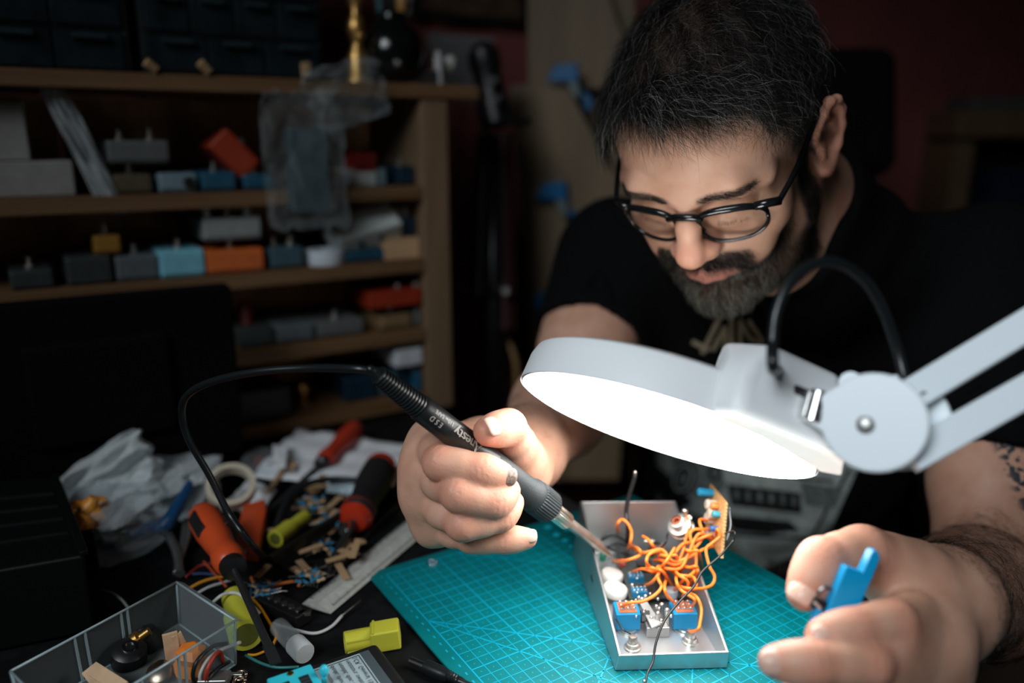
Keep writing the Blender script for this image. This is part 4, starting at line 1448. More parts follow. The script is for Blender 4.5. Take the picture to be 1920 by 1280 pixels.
mb.build('chip', BLACKP, box, bevel=.0004)
mb = MB(); p = BF(1216, 1034, .016); mb.cyl(p, p + ZZ * .010, .0013); mb.cyl(p + ZZ * .010 - X_ * .004, p + ZZ * .010 + X_ * .004, .0014); mb.build('switch_lever', NICKEL, box, auto=40)
mb = MB(); mb.frame_box(BF(1235, 1032, .012), X_ * .0045, Y_ * .0035, ZZ * .005); mb.build('toggle_body', mat('toggle_copper', (.40, .20, .12), .4, .5), box, bevel=.0004)
mb = MB()
for k in range(7):
    x, y = 1130 + 9 * k, 1045 + 6 * ((k * 5) % 4)
    a = BF(x, y, .008); mb.tube([a, a + ZZ * .004 + X_ * .003, a + ZZ * .002 + X_ * .007 + Y_ * .002 * (k % 3)], .0005, 6)
mb.build('component_leads', SOLDER, box)['kind'] = 'stuff'
for (a, b, c) in (((1128, 1012, .014), (1150, 1003, .020), (1180, 1018, .012)), ((1128, 1030, .012), (1160, 1018, .016), (1195, 1030, .012)), ((1125, 1022, .012), (1150, 1030, .014), (1186, 1042, .010))):
    mb = MB(); mb.tube(cr([BF(*a), BF(*b), BF(*c)], 6), .0012, 8); mb.build('black_lead', BKW, box, smooth=True)
# round jack standing at the rear rim
def BO(px, py, d): return at(px, py, d)
jd = .655
jk = BO(1275, 985, jd); jax = nrm(tocam(jk) * .7 + UPV * .5 - RGT * .35)
mb = MB(); mb.lathe(jk, jax, [(.0105, -.006), (.0105, -.004), (.0078, -.0035), (.0078, 0), (.0098, .0005), (.0098, .0024), (.0060, .0026), (.0060, .0090), (.0045, .0092), (.0042, .004), (.0005, .0040)], 28); j_ = mb.build('jack_socket', NICKEL, box, auto=35)
mb = MB(); mb.lathe(jk, jax, [(.0040, .0042), (.0040, .0082), (.0022, .0083), (.0022, .0046), (.0004, .0044)], 20); mb.build('jack_core', mat('copper_red', (.35, .10, .05), .4, .6), j_, auto=35)
mb = MB(); mb.lathe(jk - jax * .006, -jax, [(.0075, 0), (.0070, .006), (.003, .007)], 20); mb.build('jack_base', mat('jack_red', (.20, .02, .015), .4), j_, auto=35)
mb = MB(); mb.tube([jk + RGT * .006 + UPV * .002, jk + RGT * .008 + UPV * .008, jk + RGT * .009 + UPV * .0075], .0022, 8); mb.ell(BO(1284, 958, jd), .0028, 10, 8); mb.build('jack_lug', NICKEL, j_, smooth=True)
# perforated board standing up over the right rim
pd = .640
q0, q1, q2, q3 = BO(1331, 906, pd + .03), BO(1360, 941, pd - .012), BO(1351, 1046, pd - .012), BO(1322, 1000, pd + .03)
pbn = nrm(np.cross(q1 - q0, q3 - q0))
if pbn @ RGT > 0: pbn = -pbn
pb = MB(); pb.prism([q0, q1, q2, q3], -pbn * .0016)
pbo = pb.build('perfboard', mat('perfboard_tan', (.66, .36, .14), .55, noise=(500, .35)), box)
hb_ = MB()
for k in range(16):
    p = q1 + (q2 - q1) * (k + .5) / 16
    hb_.frame_box(p - pbn * .0008, nrm(q1 - q0) * .0012, pbn * .0010, nrm(q2 - q1) * .0009)
hb_.build('edge_notches', mat('perfboard_light', (.78, .48, .20), .5), pbo)
def onb(u, v, h=0.): return q0 + (q1 - q0) * u + (q3 - q0) * v + pbn * h
for (u, v, r, L, col, nm) in [(.25, .10, .0035, .013, (.02, .28, .50), 'capacitor'), (.45, .26, .0042, .008, (.62, .55, .46), 'capacitor'), (.55, .40, .0045, .007, (.60, .48, .36), 'capacitor'), (.40, .55, .0046, .007, (.58, .50, .42), 'capacitor'), (.62, .22, .0028, .006, (.72, .25, .06), 'capacitor'), (.5, .8, .0044, .006, (.55, .50, .45), 'capacitor'), (.75, .33, .0026, .006, (.04, .30, .42), 'capacitor'), (.7, .62, .0022, .006, (.03, .12, .35), 'capacitor')]:
    mb = MB(); mb.lathe(onb(u, v), pbn, [(r * .92, 0), (r, .0006), (r, L - .0008), (r * .8, L), (.0003, L)], 16); mb.build(nm, mat('cap_%.2f_%.2f' % (col[0], col[1]), col, .35), pbo, auto=40)
# orange wiring
def wire(pts, m=ORW, r=.00125, nm='orange_wire', par=None):
    mb = MB(); mb.tube(cr(pts, 8), r, 8); return mb.build(nm, m, par or box, smooth=True)
d1, d2 = .640, .625
wr = [
 [BF(1160, 1000, .016), BO(1157, 985, .66), BO(1165, 974, .655), BO(1176, 980, .652), BO(1184, 998, .650), BO(1181, 1020, .650), BF(1176, 1030, .012)],
 [BO(1205, 1005, .650), BO(1216, 1012, .64), BO(1225, 1025, .64), BF(1228, 1040, .014)],
 [BF(1150, 1052, .012), BO(1175, 1050, .635), BO(1200, 1040, .635), BO(1196, 1028, .64), BF(1180, 1022, .014)],
 [BF(1186, 1072, .012), BO(1205, 1066, .632), BO(1225, 1072, .63), BF(1238, 1068, .012)],
 [onb(.7, .95, .002), BO(1318, 1030, .628), BO(1290, 1045, .625), BO(1262, 1052, .625), BO(1240, 1030, .635), BO(1205, 1036, .64), BF(1182, 1024, .016)],
 [onb(.6, .88, .002), BO(1315, 1000, .63), BO(1303, 1010, .628), BO(1290, 1040, .625), BO(1275, 1065, .622), BO(1245, 1065, .625), BF(1232, 1062, .014)],
 [BO(1288, 965, .655), BO(1292, 985, .65), BO(1286, 1010, .64), BO(1278, 1040, .632), BO(1262, 1062, .628), BF(1240, 1066, .014)],
 [onb(.5, .7, .002), BO(1318, 992, .635), BO(1300, 993, .632), BO(1294, 1005, .63), BO(1305, 1040, .625), BO(1302, 1070, .62), BO(1284, 1085, .615), BF(1262, 1108, .010)],
 [onb(.8, .7, .002), BO(1345, 992, .622), BO(1350, 1005, .62), BO(1335, 1018, .62), BO(1324, 1030, .62), BO(1330, 1060, .615), BO(1340, 1080, .612), BO(1335, 1096, .608), BO(1315, 1103, .602), BO(1285, 1102, .60), BF(1268, 1095, .014)],
 [onb(.4, .6, .002), BO(1312, 975, .64), BO(1318, 1005, .632), BO(1300, 1030, .628), BO(1270, 1058, .624), BO(1240, 1050, .63), BF(1225, 1050, .016)],
 [BF(1232, 1068, .016), BO(1234, 1085, .612), BO(1240, 1100, .605), BO(1228, 1115, .60), BO(1205, 1127, .595), BO(1180, 1130, .592), BF(1165, 1137, .018)],
 [BF(1270, 1070, .016), BO(1268, 1088, .605), BO(1276, 1105, .60), BO(1292, 1116, .595), BO(1303, 1125, .59), BF(1298, 1136, .018)],
 [BF(1285, 1110, .016), BO(1305, 1118, .592), BO(1315, 1140, .585), BO(1313, 1165, .578), BO(1308, 1180, .573), BF(1290, 1186, .006)],
 [BF(1250, 1080, .014), BO(1246, 1100, .604), BO(1250, 1115, .60), BF(1262, 1128, .018)],
 [BF(1258, 1070, .014), BO(1275, 1078, .612), BO(1300, 1082, .612), BO(1305, 1100, .605), BF(1290, 1108, .012)],
 [BF(1245, 1052, .014), BO(1262, 1040, .63), BO(1280, 1020, .635), BO(1300, 1015, .63), BO(1330, 1003, .628), onb(.7, .8, .002)],
 [BF(1255, 1050, .014), BO(1270, 1075, .615), BO(1290, 1092, .608), BF(1280, 1120, .014)],
]
for k in range(9):
    x, y = RNG.uniform(1215, 1295), RNG.uniform(1030, 1085)
    a = RNG.uniform(0, 6.3)
    wr.append([BF(x, y, .012), BO(x + 16 * math.cos(a), y - 14, .632), BO(x + 34 * math.cos(a + .5), y + 4 * math.sin(a) - 8, .622), BO(x + 40 * math.cos(a + .9), y + 16 * math.sin(a) + 4, .62), BF(x + 30 * math.cos(a + 1.4), y + 22, .010)])
for w in wr: wire(w)
wire([BO(1252, 1000, .65), BO(1246, 1020, .645), BF(1222, 1038, .016)], BKW, .0008, 'black_wire')
wire([BO(1376, 1012, .60), BO(1350, 1042, .60), BO(1318, 1070, .595), BO(1300, 1100, .585), BO(1270, 1132, .575), BO(1245, 1165, .565), BO(1230, 1205, .556), BO(1224, 1240, .548), BO(1214, 1262, .540), BO(1209, 1285, .533)], BKW, .0009, 'black_wire')
wire([BO(1376, 1012, .60), BO(1377, 996, .602), onb(.95, .6, -.002)], BKW, .0007, 'black_wire')
wire([BF(1155, 1160, .012), BF(1168, 1180, .010), BF(1182, 1188, .006)], BKW, .0006, 'black_wire')
wire([BF(1176, 1020, .012), BO(1177, 985, .665), BO(1174, 960, .665), BO(1179, 930, .665), BO(1187, 905, .663), BO(1191, 892, .662)], BKW, .0019, 'black_wire')
mb = MB(); mb.ell(BO(1191, 887, .662), (.0016, .0016, .0026), 10, 8); mb.build('wire_tip', SOLDER, box, smooth=True)
mb = MB(); mb.ell(BO(1208, 1277, .535), .0013, 10, 8); mb.build('wire_tip', SOLDER, box, smooth=True)
wire([onb(1.0, .1, -.004), BO(1368, 960, .63), BO(1370, 985, .628), onb(1.0, .7, -.004)], mat('grey_wire', (.35, .36, .36), .4), .0006, 'grey_wire')
# ================================================================== small blue tool in the left hand
td = .441
tool = thing('blue_hand_tool', 'small blue plastic handled spring tool pinched in the left hand', 'tool', at(1590, 1110, td))
TB = mat('tool_blue', (.0, .30, .62), .38, spec=.45)
bk_ = FWD * .0075
def TPx(x, y, off=0.): return at(x, y, td) + FWD * off + (RGT * .0)
prof = [(1587, 1061), (1617, 1072), (1634, 1036), (1640, 1031), (1647, 1033), (1652, 1046), (1634, 1090), (1614, 1135), (1604, 1144), (1589, 1147), (1548, 1154), (1562, 1118)]
mb = MB(); mb.prism([TPx(x, y) for x, y in prof], bk_); mb.build('handle', TB, tool, bevel=.0012, seg=3)
mb = MB(); mb.prism([TPx(x, y, .001) for x, y in [(1537, 1131), (1547, 1153), (1540, 1170), (1523, 1172)]], FWD * .006); mb.build('lower_handle', TB, tool, bevel=.001)
mb = MB()
pts = []
for k in range(70):
    a = k / 69 * 2 * math.pi * 4.2
    pts.append(at(1551, 1117, td + .002) + (RGT * math.cos(a) + UPV * math.sin(a)) * .0046 + FWD * .0016 * k / 69 * 4)
mb.tube(pts, .00055, 6); mb.build('spring', mat('spring_steel', (.25, .26, .27), .3, 1.), tool, smooth=True)
mb = MB(); mb.prism([TPx(x, y, .002) for x, y in [(1521, 1138), (1532, 1122), (1556, 1134), (1544, 1152)]], FWD * .004); mb.build('jaw_plate', mat('jaw_black', (.015, .017, .018), .3, .6), tool, bevel=.0006)
mb = MB(); mb.cyl(TPx(1529, 1130, .0015), TPx(1541, 1142, .0015), .0011); mb.build('pivot_pin', NICKEL, tool, auto=40)
# ================================================================== wooden rack against the back wall
PINE = wood('pine', (.185, .098, .042), (.10, .048, .018))
PINEV = wood('pine_upright', (.21, .135, .078), (.13, .078, .042), axis=ZZ)
PLANK = wood('back_planks', (.60, .33, .15), (.34, .175, .075), axis=ZZ, scale=5)
rack = thing('shelf_rack', 'rough wooden rack with five boards of small metal boxes', 'shelf', W(-.09, -.45, TZ))
BT = {1: 1.183, 2: 1.057, 3: .962, 4: .868, 5: .774}       # board top heights
LEFTV, DEP = -1.05, .17
b_ = MB()
for k, z in BT.items():
    bb = MB()
    th = .017
    rbox(bb, -DEP, 0.004 if k == 1 else 0, LEFTV, -.038 if k > 1 else .045, z - th, z)
    bb.build('board', PINE, rack, bevel=.0015)
up = MB()
rbox(up, -DEP, 0, -.038, .0, TZ + .0006, 1.165)
up.build('upright', PINEV, rack, bevel=.002)
up = MB(); rbox(up, -DEP, 0, LEFTV - .03, LEFTV, TZ + .0006, 1.165); up.build('upright', PINEV, rack, bevel=.002)
v = LEFTV; k = 0
while v < -.04:
    w = (.085, .105, .07, .095)[k % 4]
    pb = MB(); rbox(pb, -DEP - .012, -DEP, v + .0015, min(v + w, -.038), TZ + .0006, 1.165)
    pb.build('back_plank', PLANK, rack); v += w; k += 1

def shelf_rect(x0, x1, y0, y1, board, setback):
    """where a face drawn at these photo pixels stands on a board: v range, height"""
    xm = (x0 + x1) / 2
    a, b = on_shelf(x0, (y0 + y1) / 2, setback), on_shelf(x1, (y0 + y1) / 2, setback)
    o = W(0, 0, 0)
    va, vb = (a - o) @ VV, (b - o) @ VV
    zt = on_shelf(xm, y0, setback)[2]
    return va, min(vb, -.0395), zt
def shade(c): return tuple(c)
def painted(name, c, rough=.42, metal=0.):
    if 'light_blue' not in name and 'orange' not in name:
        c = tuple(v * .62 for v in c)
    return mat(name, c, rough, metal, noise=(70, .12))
NICKEL = mat('nickel', (.62, .60, .56), .3, 1.)
BLACKP = mat('black_plastic', (.010, .010, .011), .38, spec=.5)
def knob_stack(mb, p, r=.003, h=.011):
    mb.lathe(p, ZZ, [(r * 1.9, 0), (r * 1.9, .002), (r * 1.2, .0022), (r * 1.2, .006), (r * .75, .0062), (r * .75, h)], 14)
def pedal(x0, x1, y0, y1, board, colm, label, setback=.015, depth=.11, stems=1, base=None, tilt=0., group='small metal boxes on the rack', name='metal_box', jack=None, lid=True):
    """small die-cast box lying on its back with shafts standing on the upper side"""
    va, vb, zt = shelf_rect(x0, x1, y0, y1, board, setback)
    z0 = BT[board] + .0005 if base is None else base
    h = max(zt - z0, .015)
    depth = min(depth, DEP - setback - .006)
    vm, hv = (va + vb) / 2, (vb - va) / 2
    root = thing(name, label, 'metal box', W(-setback - depth / 2, vm, z0), group)
    mb = MB(); rbox(mb, -setback - depth, -setback, va, vb, z0, z0 + h)
    mb.build('enclosure', colm, root, bevel=.0035, seg=3)
    if lid:
        mb = MB(); rbox(mb, -setback - depth + .001, -setback + .0006, va + .0008, vb - .0008, z0 + .0035, z0 + .0042)
        mb.build('lid_seam', mat('seam_dark', (.02, .02, .02), .8), root)
    for i in range(stems):
        f = (i + .5) / stems if stems > 1 else .48
        sm = MB(); knob_stack(sm, W(-setback - .022, va + (vb - va) * f, z0 + h), h=.011 + .002 * (i % 2))
        sm.build('shaft', NICKEL, root, auto=30)
    if jack:
        jm = MB(); p = W(-setback, va + (vb - va) * jack, z0 + h * .5)
        jm.lathe(p, UU, [(.0065, 0), (.0065, .002), (.005, .0025), (.005, .006), (.0025, .0062)], 18)
        jm.build('knob', BLACKP, root, auto=30)
    return root, (va, vb, z0, z0 + h)

P_ = painted
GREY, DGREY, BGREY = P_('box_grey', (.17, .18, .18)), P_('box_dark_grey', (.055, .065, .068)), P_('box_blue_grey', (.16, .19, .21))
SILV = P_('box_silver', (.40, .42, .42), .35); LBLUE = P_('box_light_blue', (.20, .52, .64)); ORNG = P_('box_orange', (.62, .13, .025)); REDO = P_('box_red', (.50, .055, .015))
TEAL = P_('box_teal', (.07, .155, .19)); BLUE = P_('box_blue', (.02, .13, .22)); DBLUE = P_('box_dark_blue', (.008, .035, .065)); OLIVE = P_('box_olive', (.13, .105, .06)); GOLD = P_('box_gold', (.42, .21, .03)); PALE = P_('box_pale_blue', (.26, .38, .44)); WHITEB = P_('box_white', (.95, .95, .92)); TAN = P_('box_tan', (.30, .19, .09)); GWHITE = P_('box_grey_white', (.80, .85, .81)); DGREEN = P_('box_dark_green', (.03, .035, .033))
# second board
pedal(214, 287, 326, 371, 2, OLIVE, 'olive brown metal box under the wide grey one on the second board', stems=1)
_, q = pedal(298, 372, 324, 363, 2, PALE, 'pale blue grey metal box with a black knob on the second board', stems=0, jack=.76)
pedal(201, 318, 263, 301, 2, GREY, 'wide grey metal box raised on the shafts of two lower boxes', stems=2, base=q[3] + .0105, setback=.016)
pedal(378, 444, 322, 359, 2, BLUE, 'dull blue metal box beneath the tilted red one', stems=1)
pedal(458, 514, 327, 357, 2, BLUE, 'small blue metal box with a pale knob beside the hanging bag', stems=1)
# tilted red box leaning on two blue ones
va, vb, zt = shelf_rect(405, 478, 253, 325, 2, .02)
root = thing('metal_box', 'orange red metal box tipped on its corner above the blue ones', 'metal box', W(-.05, (va + vb) / 2, BT[2] + .026), 'small metal boxes on the rack')
cc = on_shelf(440, 289, .03); ang = math.radians(-47)
ex, ez = VV * math.cos(ang) + ZZ * math.sin(ang), -VV * math.sin(ang) + ZZ * math.cos(ang)
mb = MB(); mb.frame_box(cc - UU * .03, ex * .0265, UU * .032, ez * .0155); mb.build('enclosure', REDO, root, bevel=.003, seg=3)
mb = MB(); knob_stack(mb, cc - UU * .01 + ez * .0155, h=.008); mb.build('shaft', NICKEL, root, auto=30)
# white and light boxes to the right of the bag
for (x0, x1, y0, y1, m, lb) in [(614, 641, 318, 353, TAN, 'beige carton end beside the hanging bag on the second board'), (643, 667, 318, 352, WHITEB, 'white carton right of the beige one on the second board'),
                                (671, 706, 322, 351, WHITEB, 'white carton under the red one on the second board'), (711, 724, 316, 347, PALE, 'narrow pale blue carton on the second board'),
                                (800, 826, 312, 346, WHITEB, 'white carton against the rack upright on the second board')]:
    va, vb, zt = shelf_rect(x0, x1, y0, y1, 2, .03)
    mb = MB(); rbox(mb, -.09, -.03, va, vb, BT[2] + .0005, zt)
    tag(mb.build('carton', m, bevel=.001), lb, 'box', 'cartons at the right of the second board')
    if lb.startswith('white carton under'):
        mb = MB(); va2, vb2, zt2 = shelf_rect(669, 704, 287, 322, 2, .035)
        mb2 = MB(); rbox(mb2, -.085, -.032, va2, vb2, zt + .0002, zt2)
        tag(mb2.build('carton', P_('carton_red', (.22, .012, .01)), bevel=.001), 'dark red carton on top of a white one', 'box', 'cartons at the right of the second board')
pedal(748, 796, 311, 349, 2, DBLUE, 'nearly black metal box on the second board near the upright', stems=1, setback=.02)
# third board
pedal(18, 103, 506, 548, 3, DGREY, 'dark metal box at the far left end of the third board', stems=1)
_, q = pedal(124, 211, 481, 533, 3, DGREY, 'dark grey metal box carrying the little gold one', stems=0, setback=.014)
pedal(176, 228, 441, 476, 3, GOLD, 'little gold metal box standing on a dark grey one', stems=1, base=q[3], setback=.02, depth=.055)
pedal(218, 299, 479, 528, 3, BGREY, 'mid grey metal box left of the light blue one', stems=1)
pedal(300, 386, 469, 522, 3, LBLUE, 'bright light blue metal box next to the orange one', stems=1, setback=.012)
_, q = pedal(388, 497, 468, 514, 3, ORNG, 'bright orange metal box under the raised silver one', stems=1, setback=.012)
rt, q2 = pedal(381, 491, 408, 450, 3, SILV, 'silver metal box raised above the orange one', stems=1, base=q[3] + .0112, setback=.014)
for x in (388, 464):
    va, vb, _ = shelf_rect(x - 6, x + 6, 390, 410, 3, .02)
    mb = MB(); rbox(mb, -.032, -.02, va, vb, q2[3], q2[3] + .011); mb.build('clear_cap', mat('pale_plastic', (.5, .55, .56), .3), rt, bevel=.001)
pedal(508, 571, 464, 504, 3, TEAL, 'teal grey metal box between the orange box and the tape roll', stems=2)
p = on_shelf(611, 503, .03)
tr = MB(); tr.lathe(np.array([p[0], p[1], BT[3]]), ZZ, [(.014, 0), (.024, 0), (.0248, .002), (.0248, .016), (.024, .018), (.014, .018), (.013, .016), (.013, .002)], 40)
tag(tr.build('tape_roll', mat('tape_white', (.66, .70, .76), .5), auto=30), 'round white roll of tape on the third board', 'tape roll')
_, q = pedal(648, 732, 471, 497, 3, BLUE, 'flat blue metal box under the tilted white one', stems=0)
va, vb, zt = shelf_rect(615, 748, 408, 472, 3, .02)
cc = on_shelf(684, 431, .03) + UU * .006; ang = math.radians(11)
root = thing('metal_box', 'grey white metal box lying tilted on the flat blue one', 'metal box', cc - ZZ * .02, 'small metal boxes on the rack')
ex, ez = VV * math.cos(ang) + ZZ * math.sin(ang), -VV * math.sin(ang) * .8 + ZZ * .6 + UU * .45; ez = nrm(ez - ex * (ez @ ex)); ey = np.cross(ez, ex)
mb = MB(); mb.frame_box(cc - UU * .012, ex * .0455, ey * .023, ez * .0165); mb.build('enclosure', GWHITE, root, bevel=.003, seg=3)
for f in (-.3, .35):
    mb = MB(); mb.lathe(cc - UU * .012 + ex * .045 * f - ey * .023, -ey, [(.004, 0), (.004, .003), (.002, .003)], 14); mb.build('socket', BLACKP, root)
va, vb, zt = shelf_rect(722, 840, 445, 488, 3, .012)
mb = MB(); rbox(mb, -.13, -.012, va, min(vb, -.040), BT[3] + .0005, zt)
tag(mb.build('wooden_box', wood('pale_wood', (.58, .36, .20), (.46, .27, .14)), bevel=.001), 'pale bare wood box under a dark blue box by the upright', 'box')
pedal(748, 838, 407, 441, 3, DBLUE, 'dark blue metal box on top of the pale wooden box', stems=2, base=zt + .0003, setback=.02)
# fourth board
pedal(447, 516, 615, 655, 4, DGREY, 'dark box at the monitor edge of the fourth board', stems=0)
pedal(520, 591, 609, 651, 4, BGREY, 'blue grey metal box second from the monitor on the fourth board', stems=0)
pedal(596, 684, 601, 644, 4, GREY, 'wide grey metal box with one shaft on the fourth board', stems=1)
_, q = pedal(714, 773, 590, 622, 4, TAN, 'tan metal box under the red tray on the fourth board', stems=1)
pedal(779, 837, 578, 611, 4, GREY, 'grey metal box under the red tray close to the upright', stems=0, base=None)
va, vb, zt = shelf_rect(690, 828, 527, 565, 4, .012)
root = thing('red_tray', 'orange red plastic tray with pale knobs on the fourth board', 'tray', W(-.05, (va + vb) / 2, q[3] + .012), None)
mb = MB(); rbox(mb, -.10, -.008, va, min(vb, -.041), q[3] + .0125, q[3] + .0345); mb.build('tray_body', P_('tray_red', (.42, .04, .012)), root, bevel=.002)
for x in (744, 778, 797):
    mb = MB(); pp = on_shelf(x, 520, .025); mb.ell(np.array([pp[0], pp[1], q[3] + .0368]), .0038); mb.build('knob', mat('pale_knob', (.55, .52, .48), .35), root, smooth=True)
p = on_shelf(462, 588, .05)
mb = MB(); mb.lathe(np.array([p[0], p[1], BT[4]]), ZZ, [(.008, 0), (.008, .045), (.006, .048), (.006, .052)], 20)
tag(mb.build('red_bottle', P_('bottle_red', (.18, .015, .012)), auto=40), 'small dark red bottle behind the boxes on the fourth board', 'bottle')
# lowest board
pedal(444, 548, 731, 790, 5, DGREEN, 'large black green box on the lowest board beside the monitor', stems=0)
p = on_shelf(571, 757, .05)
mb = MB(); mb.lathe(np.array([p[0], p[1], BT[5]]), ZZ, [(.010, 0), (.010, .006), (.004, .008), (.004, .014), (.0085, .016), (.0095, .022), (.006, .028)], 20)
tag(mb.build('brass_knob', mat('brass', (.55, .33, .10), .35, 1.), auto=40), 'small brass knob on the lowest board', 'knob')  # a loose brass knob
_, q5 = pedal(648, 708, 706, 757, 5, DBLUE, 'dark blue box left of its neighbours on the lowest board', stems=0, setback=.02)
_, q6 = pedal(709, 747, 702, 746, 5, TEAL, 'narrow teal box in the middle of the lowest board', stems=0, setback=.025)
_, q7 = pedal(779, 837, 693, 736, 5, BLUE, 'blue box against the upright on the lowest board', stems=1, setback=.015)
va, vb, zt = shelf_rect(740, 833, 648, 690, 5, .012)
mb = MB(); rbox(mb, -.11, -.008, va, min(vb, -.041), q7[3] + .012, q7[3] + .036)
tag(mb.build('white_tray', P_('tray_white', (.85, .88, .92)), bevel=.003), 'white plastic tray resting over the blue boxes low on the rack', 'tray')
mb = MB(); rbox(mb, -.10, -.03, va + .004, va + .03, BT[5] + .0006, q7[3] + .0118)
tag(mb.build('metal_box', DBLUE, bevel=.002), 'dark box propping up the white tray', 'metal box', 'small metal boxes on the rack')
# two white cartons at the left of the second board
va, vb, zt = shelf_rect(-30, 140, 302, 372, 2, .02)
mb = MB(); rbox(mb, -.14, -.02, va, vb, BT[2] + .0005, zt)
tag(mb.build('carton', P_('carton_cream', (.40, .385, .365), .7), bevel=.002), 'long cream carton lying under the upright one on the second board', 'box', 'cream cartons')
va, vb, zt2 = shelf_rect(-40, 51, 190, 302, 2, .03)
mb = MB(); rbox(mb, -.12, -.03, va, vb, zt + .0003, min(zt2, 1.158))
tag(mb.build('carton', P_('carton_cream', (.40, .385, .365), .7), bevel=.002), 'square cream carton standing on the long one', 'box', 'cream cartons')

# ------------------------------------------------------------------ crumpled clear bags
def crumple(name, c, ax, ay, az, m, label, cat, seed, n=26, rough=.16, top=None, group=None, parent=None):
    """closed crumpled pouch around c with half-axis vectors ax, ay (thin), az"""
    r = np.random.default_rng(seed)
    K = r.normal(0, 1, (9, 3)) * np.array([3.5, 3.5, 3.5]); PH = r.random(9) * 6.3; AM = r.normal(0, 1, (9, 3))
    mb = MB(); rings = []
    for j in range(n + 1):
        t = j / n * 2 - 1
        row = []
        for i in range(n * 2):
            a = math.pi * 2 * i / (n * 2)
            ca, sa = math.cos(a), math.sin(a)
            x = np.sign(ca) * abs(ca) ** .6; y = np.sign(sa) * abs(sa) ** .8
            w = 1.0 if abs(t) < .75 else max(.08, 1 - ((abs(t) - .75) / .25) ** 2 * .9)
            if top is not None and t > top: w *= max(.35, 1 - (t - top) * 1.1)
            q = np.array([x * (1 if abs(t) < .9 else .92), y * w, t])
            d = np.zeros(3)
            for k in range(9):
                d += AM[k] * abs(math.sin(K[k] @ (q * np.array([1, .5, 1])) + PH[k]))
            q = q + (d - d.mean()) * rough * np.array([.35, 1.6, .3])
            row.append(c + ax * q[0] + ay * q[1] + az * q[2])
        rings.append(row)
    mb.ring_stack(rings, True, True)
    o = mb.build(name, m, parent)
    if label: tag(o, label, cat, group)
    return o
CLEAR = film('clear_bag', (.95, .98, .985), .02, .16, .22)
CLEARD = film('dull_bag', (.86, .9, .9), .26, .3, .5)
# bag pinned to the board with a dark grey box inside
pb0 = on_shelf(590, 300, -.022)
bx = MB(); a, b = on_shelf(541, 330, -.022), on_shelf(613, 330, -.022)
zb, zt = on_shelf(578, 398, -.022)[2], on_shelf(578, 240, -.022)[2]
bx.frame_box(np.array([*(a + b)[:2] / 2, (zb + zt) / 2]), (b - a) / 2, UU * .012, ZZ * (zt - zb) / 2)
tag(bx.build('grey_case', P_('case_slate', (.055, .095, .115), .5), bevel=.003), 'flat slate coloured case inside the hanging clear bag', 'case')
crumple('plastic_bag', on_shelf(575, 300, -.024), VV * .047, UU * .021, ZZ * .076, CLEAR, 'clear plastic bag hanging from the top board round a slate case', 'bag', 5, top=.3)
crumple('plastic_bag', on_shelf(640, 172, -.020) , nrm(VV * 1 + ZZ * .25) * .046, UU * .016, nrm(ZZ - VV * .25) * .034, CLEAR, 'crumpled clear bag draped over the front of the top board', 'bag', 8, rough=.24)
crumple('plastic_bag', on_shelf(160, 290, .012) + ZZ * .0, nrm(VV * .8 - ZZ * .35) * .016, UU * .011, nrm(ZZ - VV * .35) * .068, CLEARD, 'crumpled grey plastic bag standing beside the cream cartons', 'bag', 11, rough=.24)

# ------------------------------------------------------------------ on the top board: drawer cabinets and ornaments
def drawers(x0, x1, label, cols, rows, last):
    va, vb, _ = shelf_rect(x0, x1, 0, 100, 1, .01)
    hgt = .30
    root = thing('drawer_cabinet', label, 'drawer cabinet', W(-.09, (va + vb) / 2, BT[1]), 'small parts cabinets on the top board')
    mb = MB(); D0, D1 = -.165, -.012
    t = .004
    rbox(mb, D0, D1, va, va + t, BT[1], BT[1] + hgt); rbox(mb, D0, D1, vb - t, vb, BT[1], BT[1] + hgt)
    rbox(mb, D0, D0 + t, va, vb, BT[1], BT[1] + hgt)
    zs = [0, .042] + [.042 + (hgt - .044) * (k + 1) / rows for k in range(rows)]
    for z in zs[:-1] + [hgt - t]:
        rbox(mb, D0, D1, va, vb, BT[1] + z, BT[1] + z + t * .7)
    mb.build('cabinet_frame', mat('cabinet_black', (.012, .016, .018), .5), root)
    for r in range(len(zs) - 1):
        nc = last if r == 0 else cols
        for c in range(nc):
            a = va + t + (vb - va - 2 * t) * c / nc + .001; b = va + t + (vb - va - 2 * t) * (c + 1) / nc - .001
            z0, z1 = BT[1] + zs[r] + t * .8, BT[1] + zs[r + 1] - .002
            d = MB(); rbox(d, D0 + .01, D1 + .004, a, b, z0, z1)
            dd = d.build('drawer', mat('drawer_smoke', (.007, .013, .016), .32, spec=.35, noise=(40, .5)), root, bevel=.0012)
            hm = MB(); rbox(hm, D1 + .004, D1 + .012, a + (b - a) * .25, b - (b - a) * .25, z1 - .008, z1 - .003)
            hm.build('handle', mat('drawer_lip', (.018, .03, .035), .3, spec=.4), dd)
drawers(-60, 237, 'dark small parts drawer cabinet at the left end of the top board', 2, 6, 2)
drawers(262, 600, 'dark small parts drawer cabinet right of its twin on the top board', 4, 6, 3)
for i, (xa, ya, xb, yb) in enumerate([(294, 141, 272, 116), (392, 141, 373, 117), (573, 148, 571, 118)]):
    a, b = on_shelf(xa, ya, -.001), on_shelf(xb, yb, -.003)
    a[2] = BT[1] + .003
    mb = MB(); mb.bar(a, b, .008, .005, UU)
    mb.bar(a + UU * .005, b + UU * .008, .008, .003, UU)
    tag(mb.build('clothes_peg', wood('peg_wood', (.55, .36, .19), (.42, .26, .12)), bevel=.0005), ('wooden peg leaning left at the edge of the top board', 'wooden peg leaning in front of the second cabinet', 'upright wooden peg at the right end of the second cabinet')[i], 'peg', 'wooden pegs on the top board')
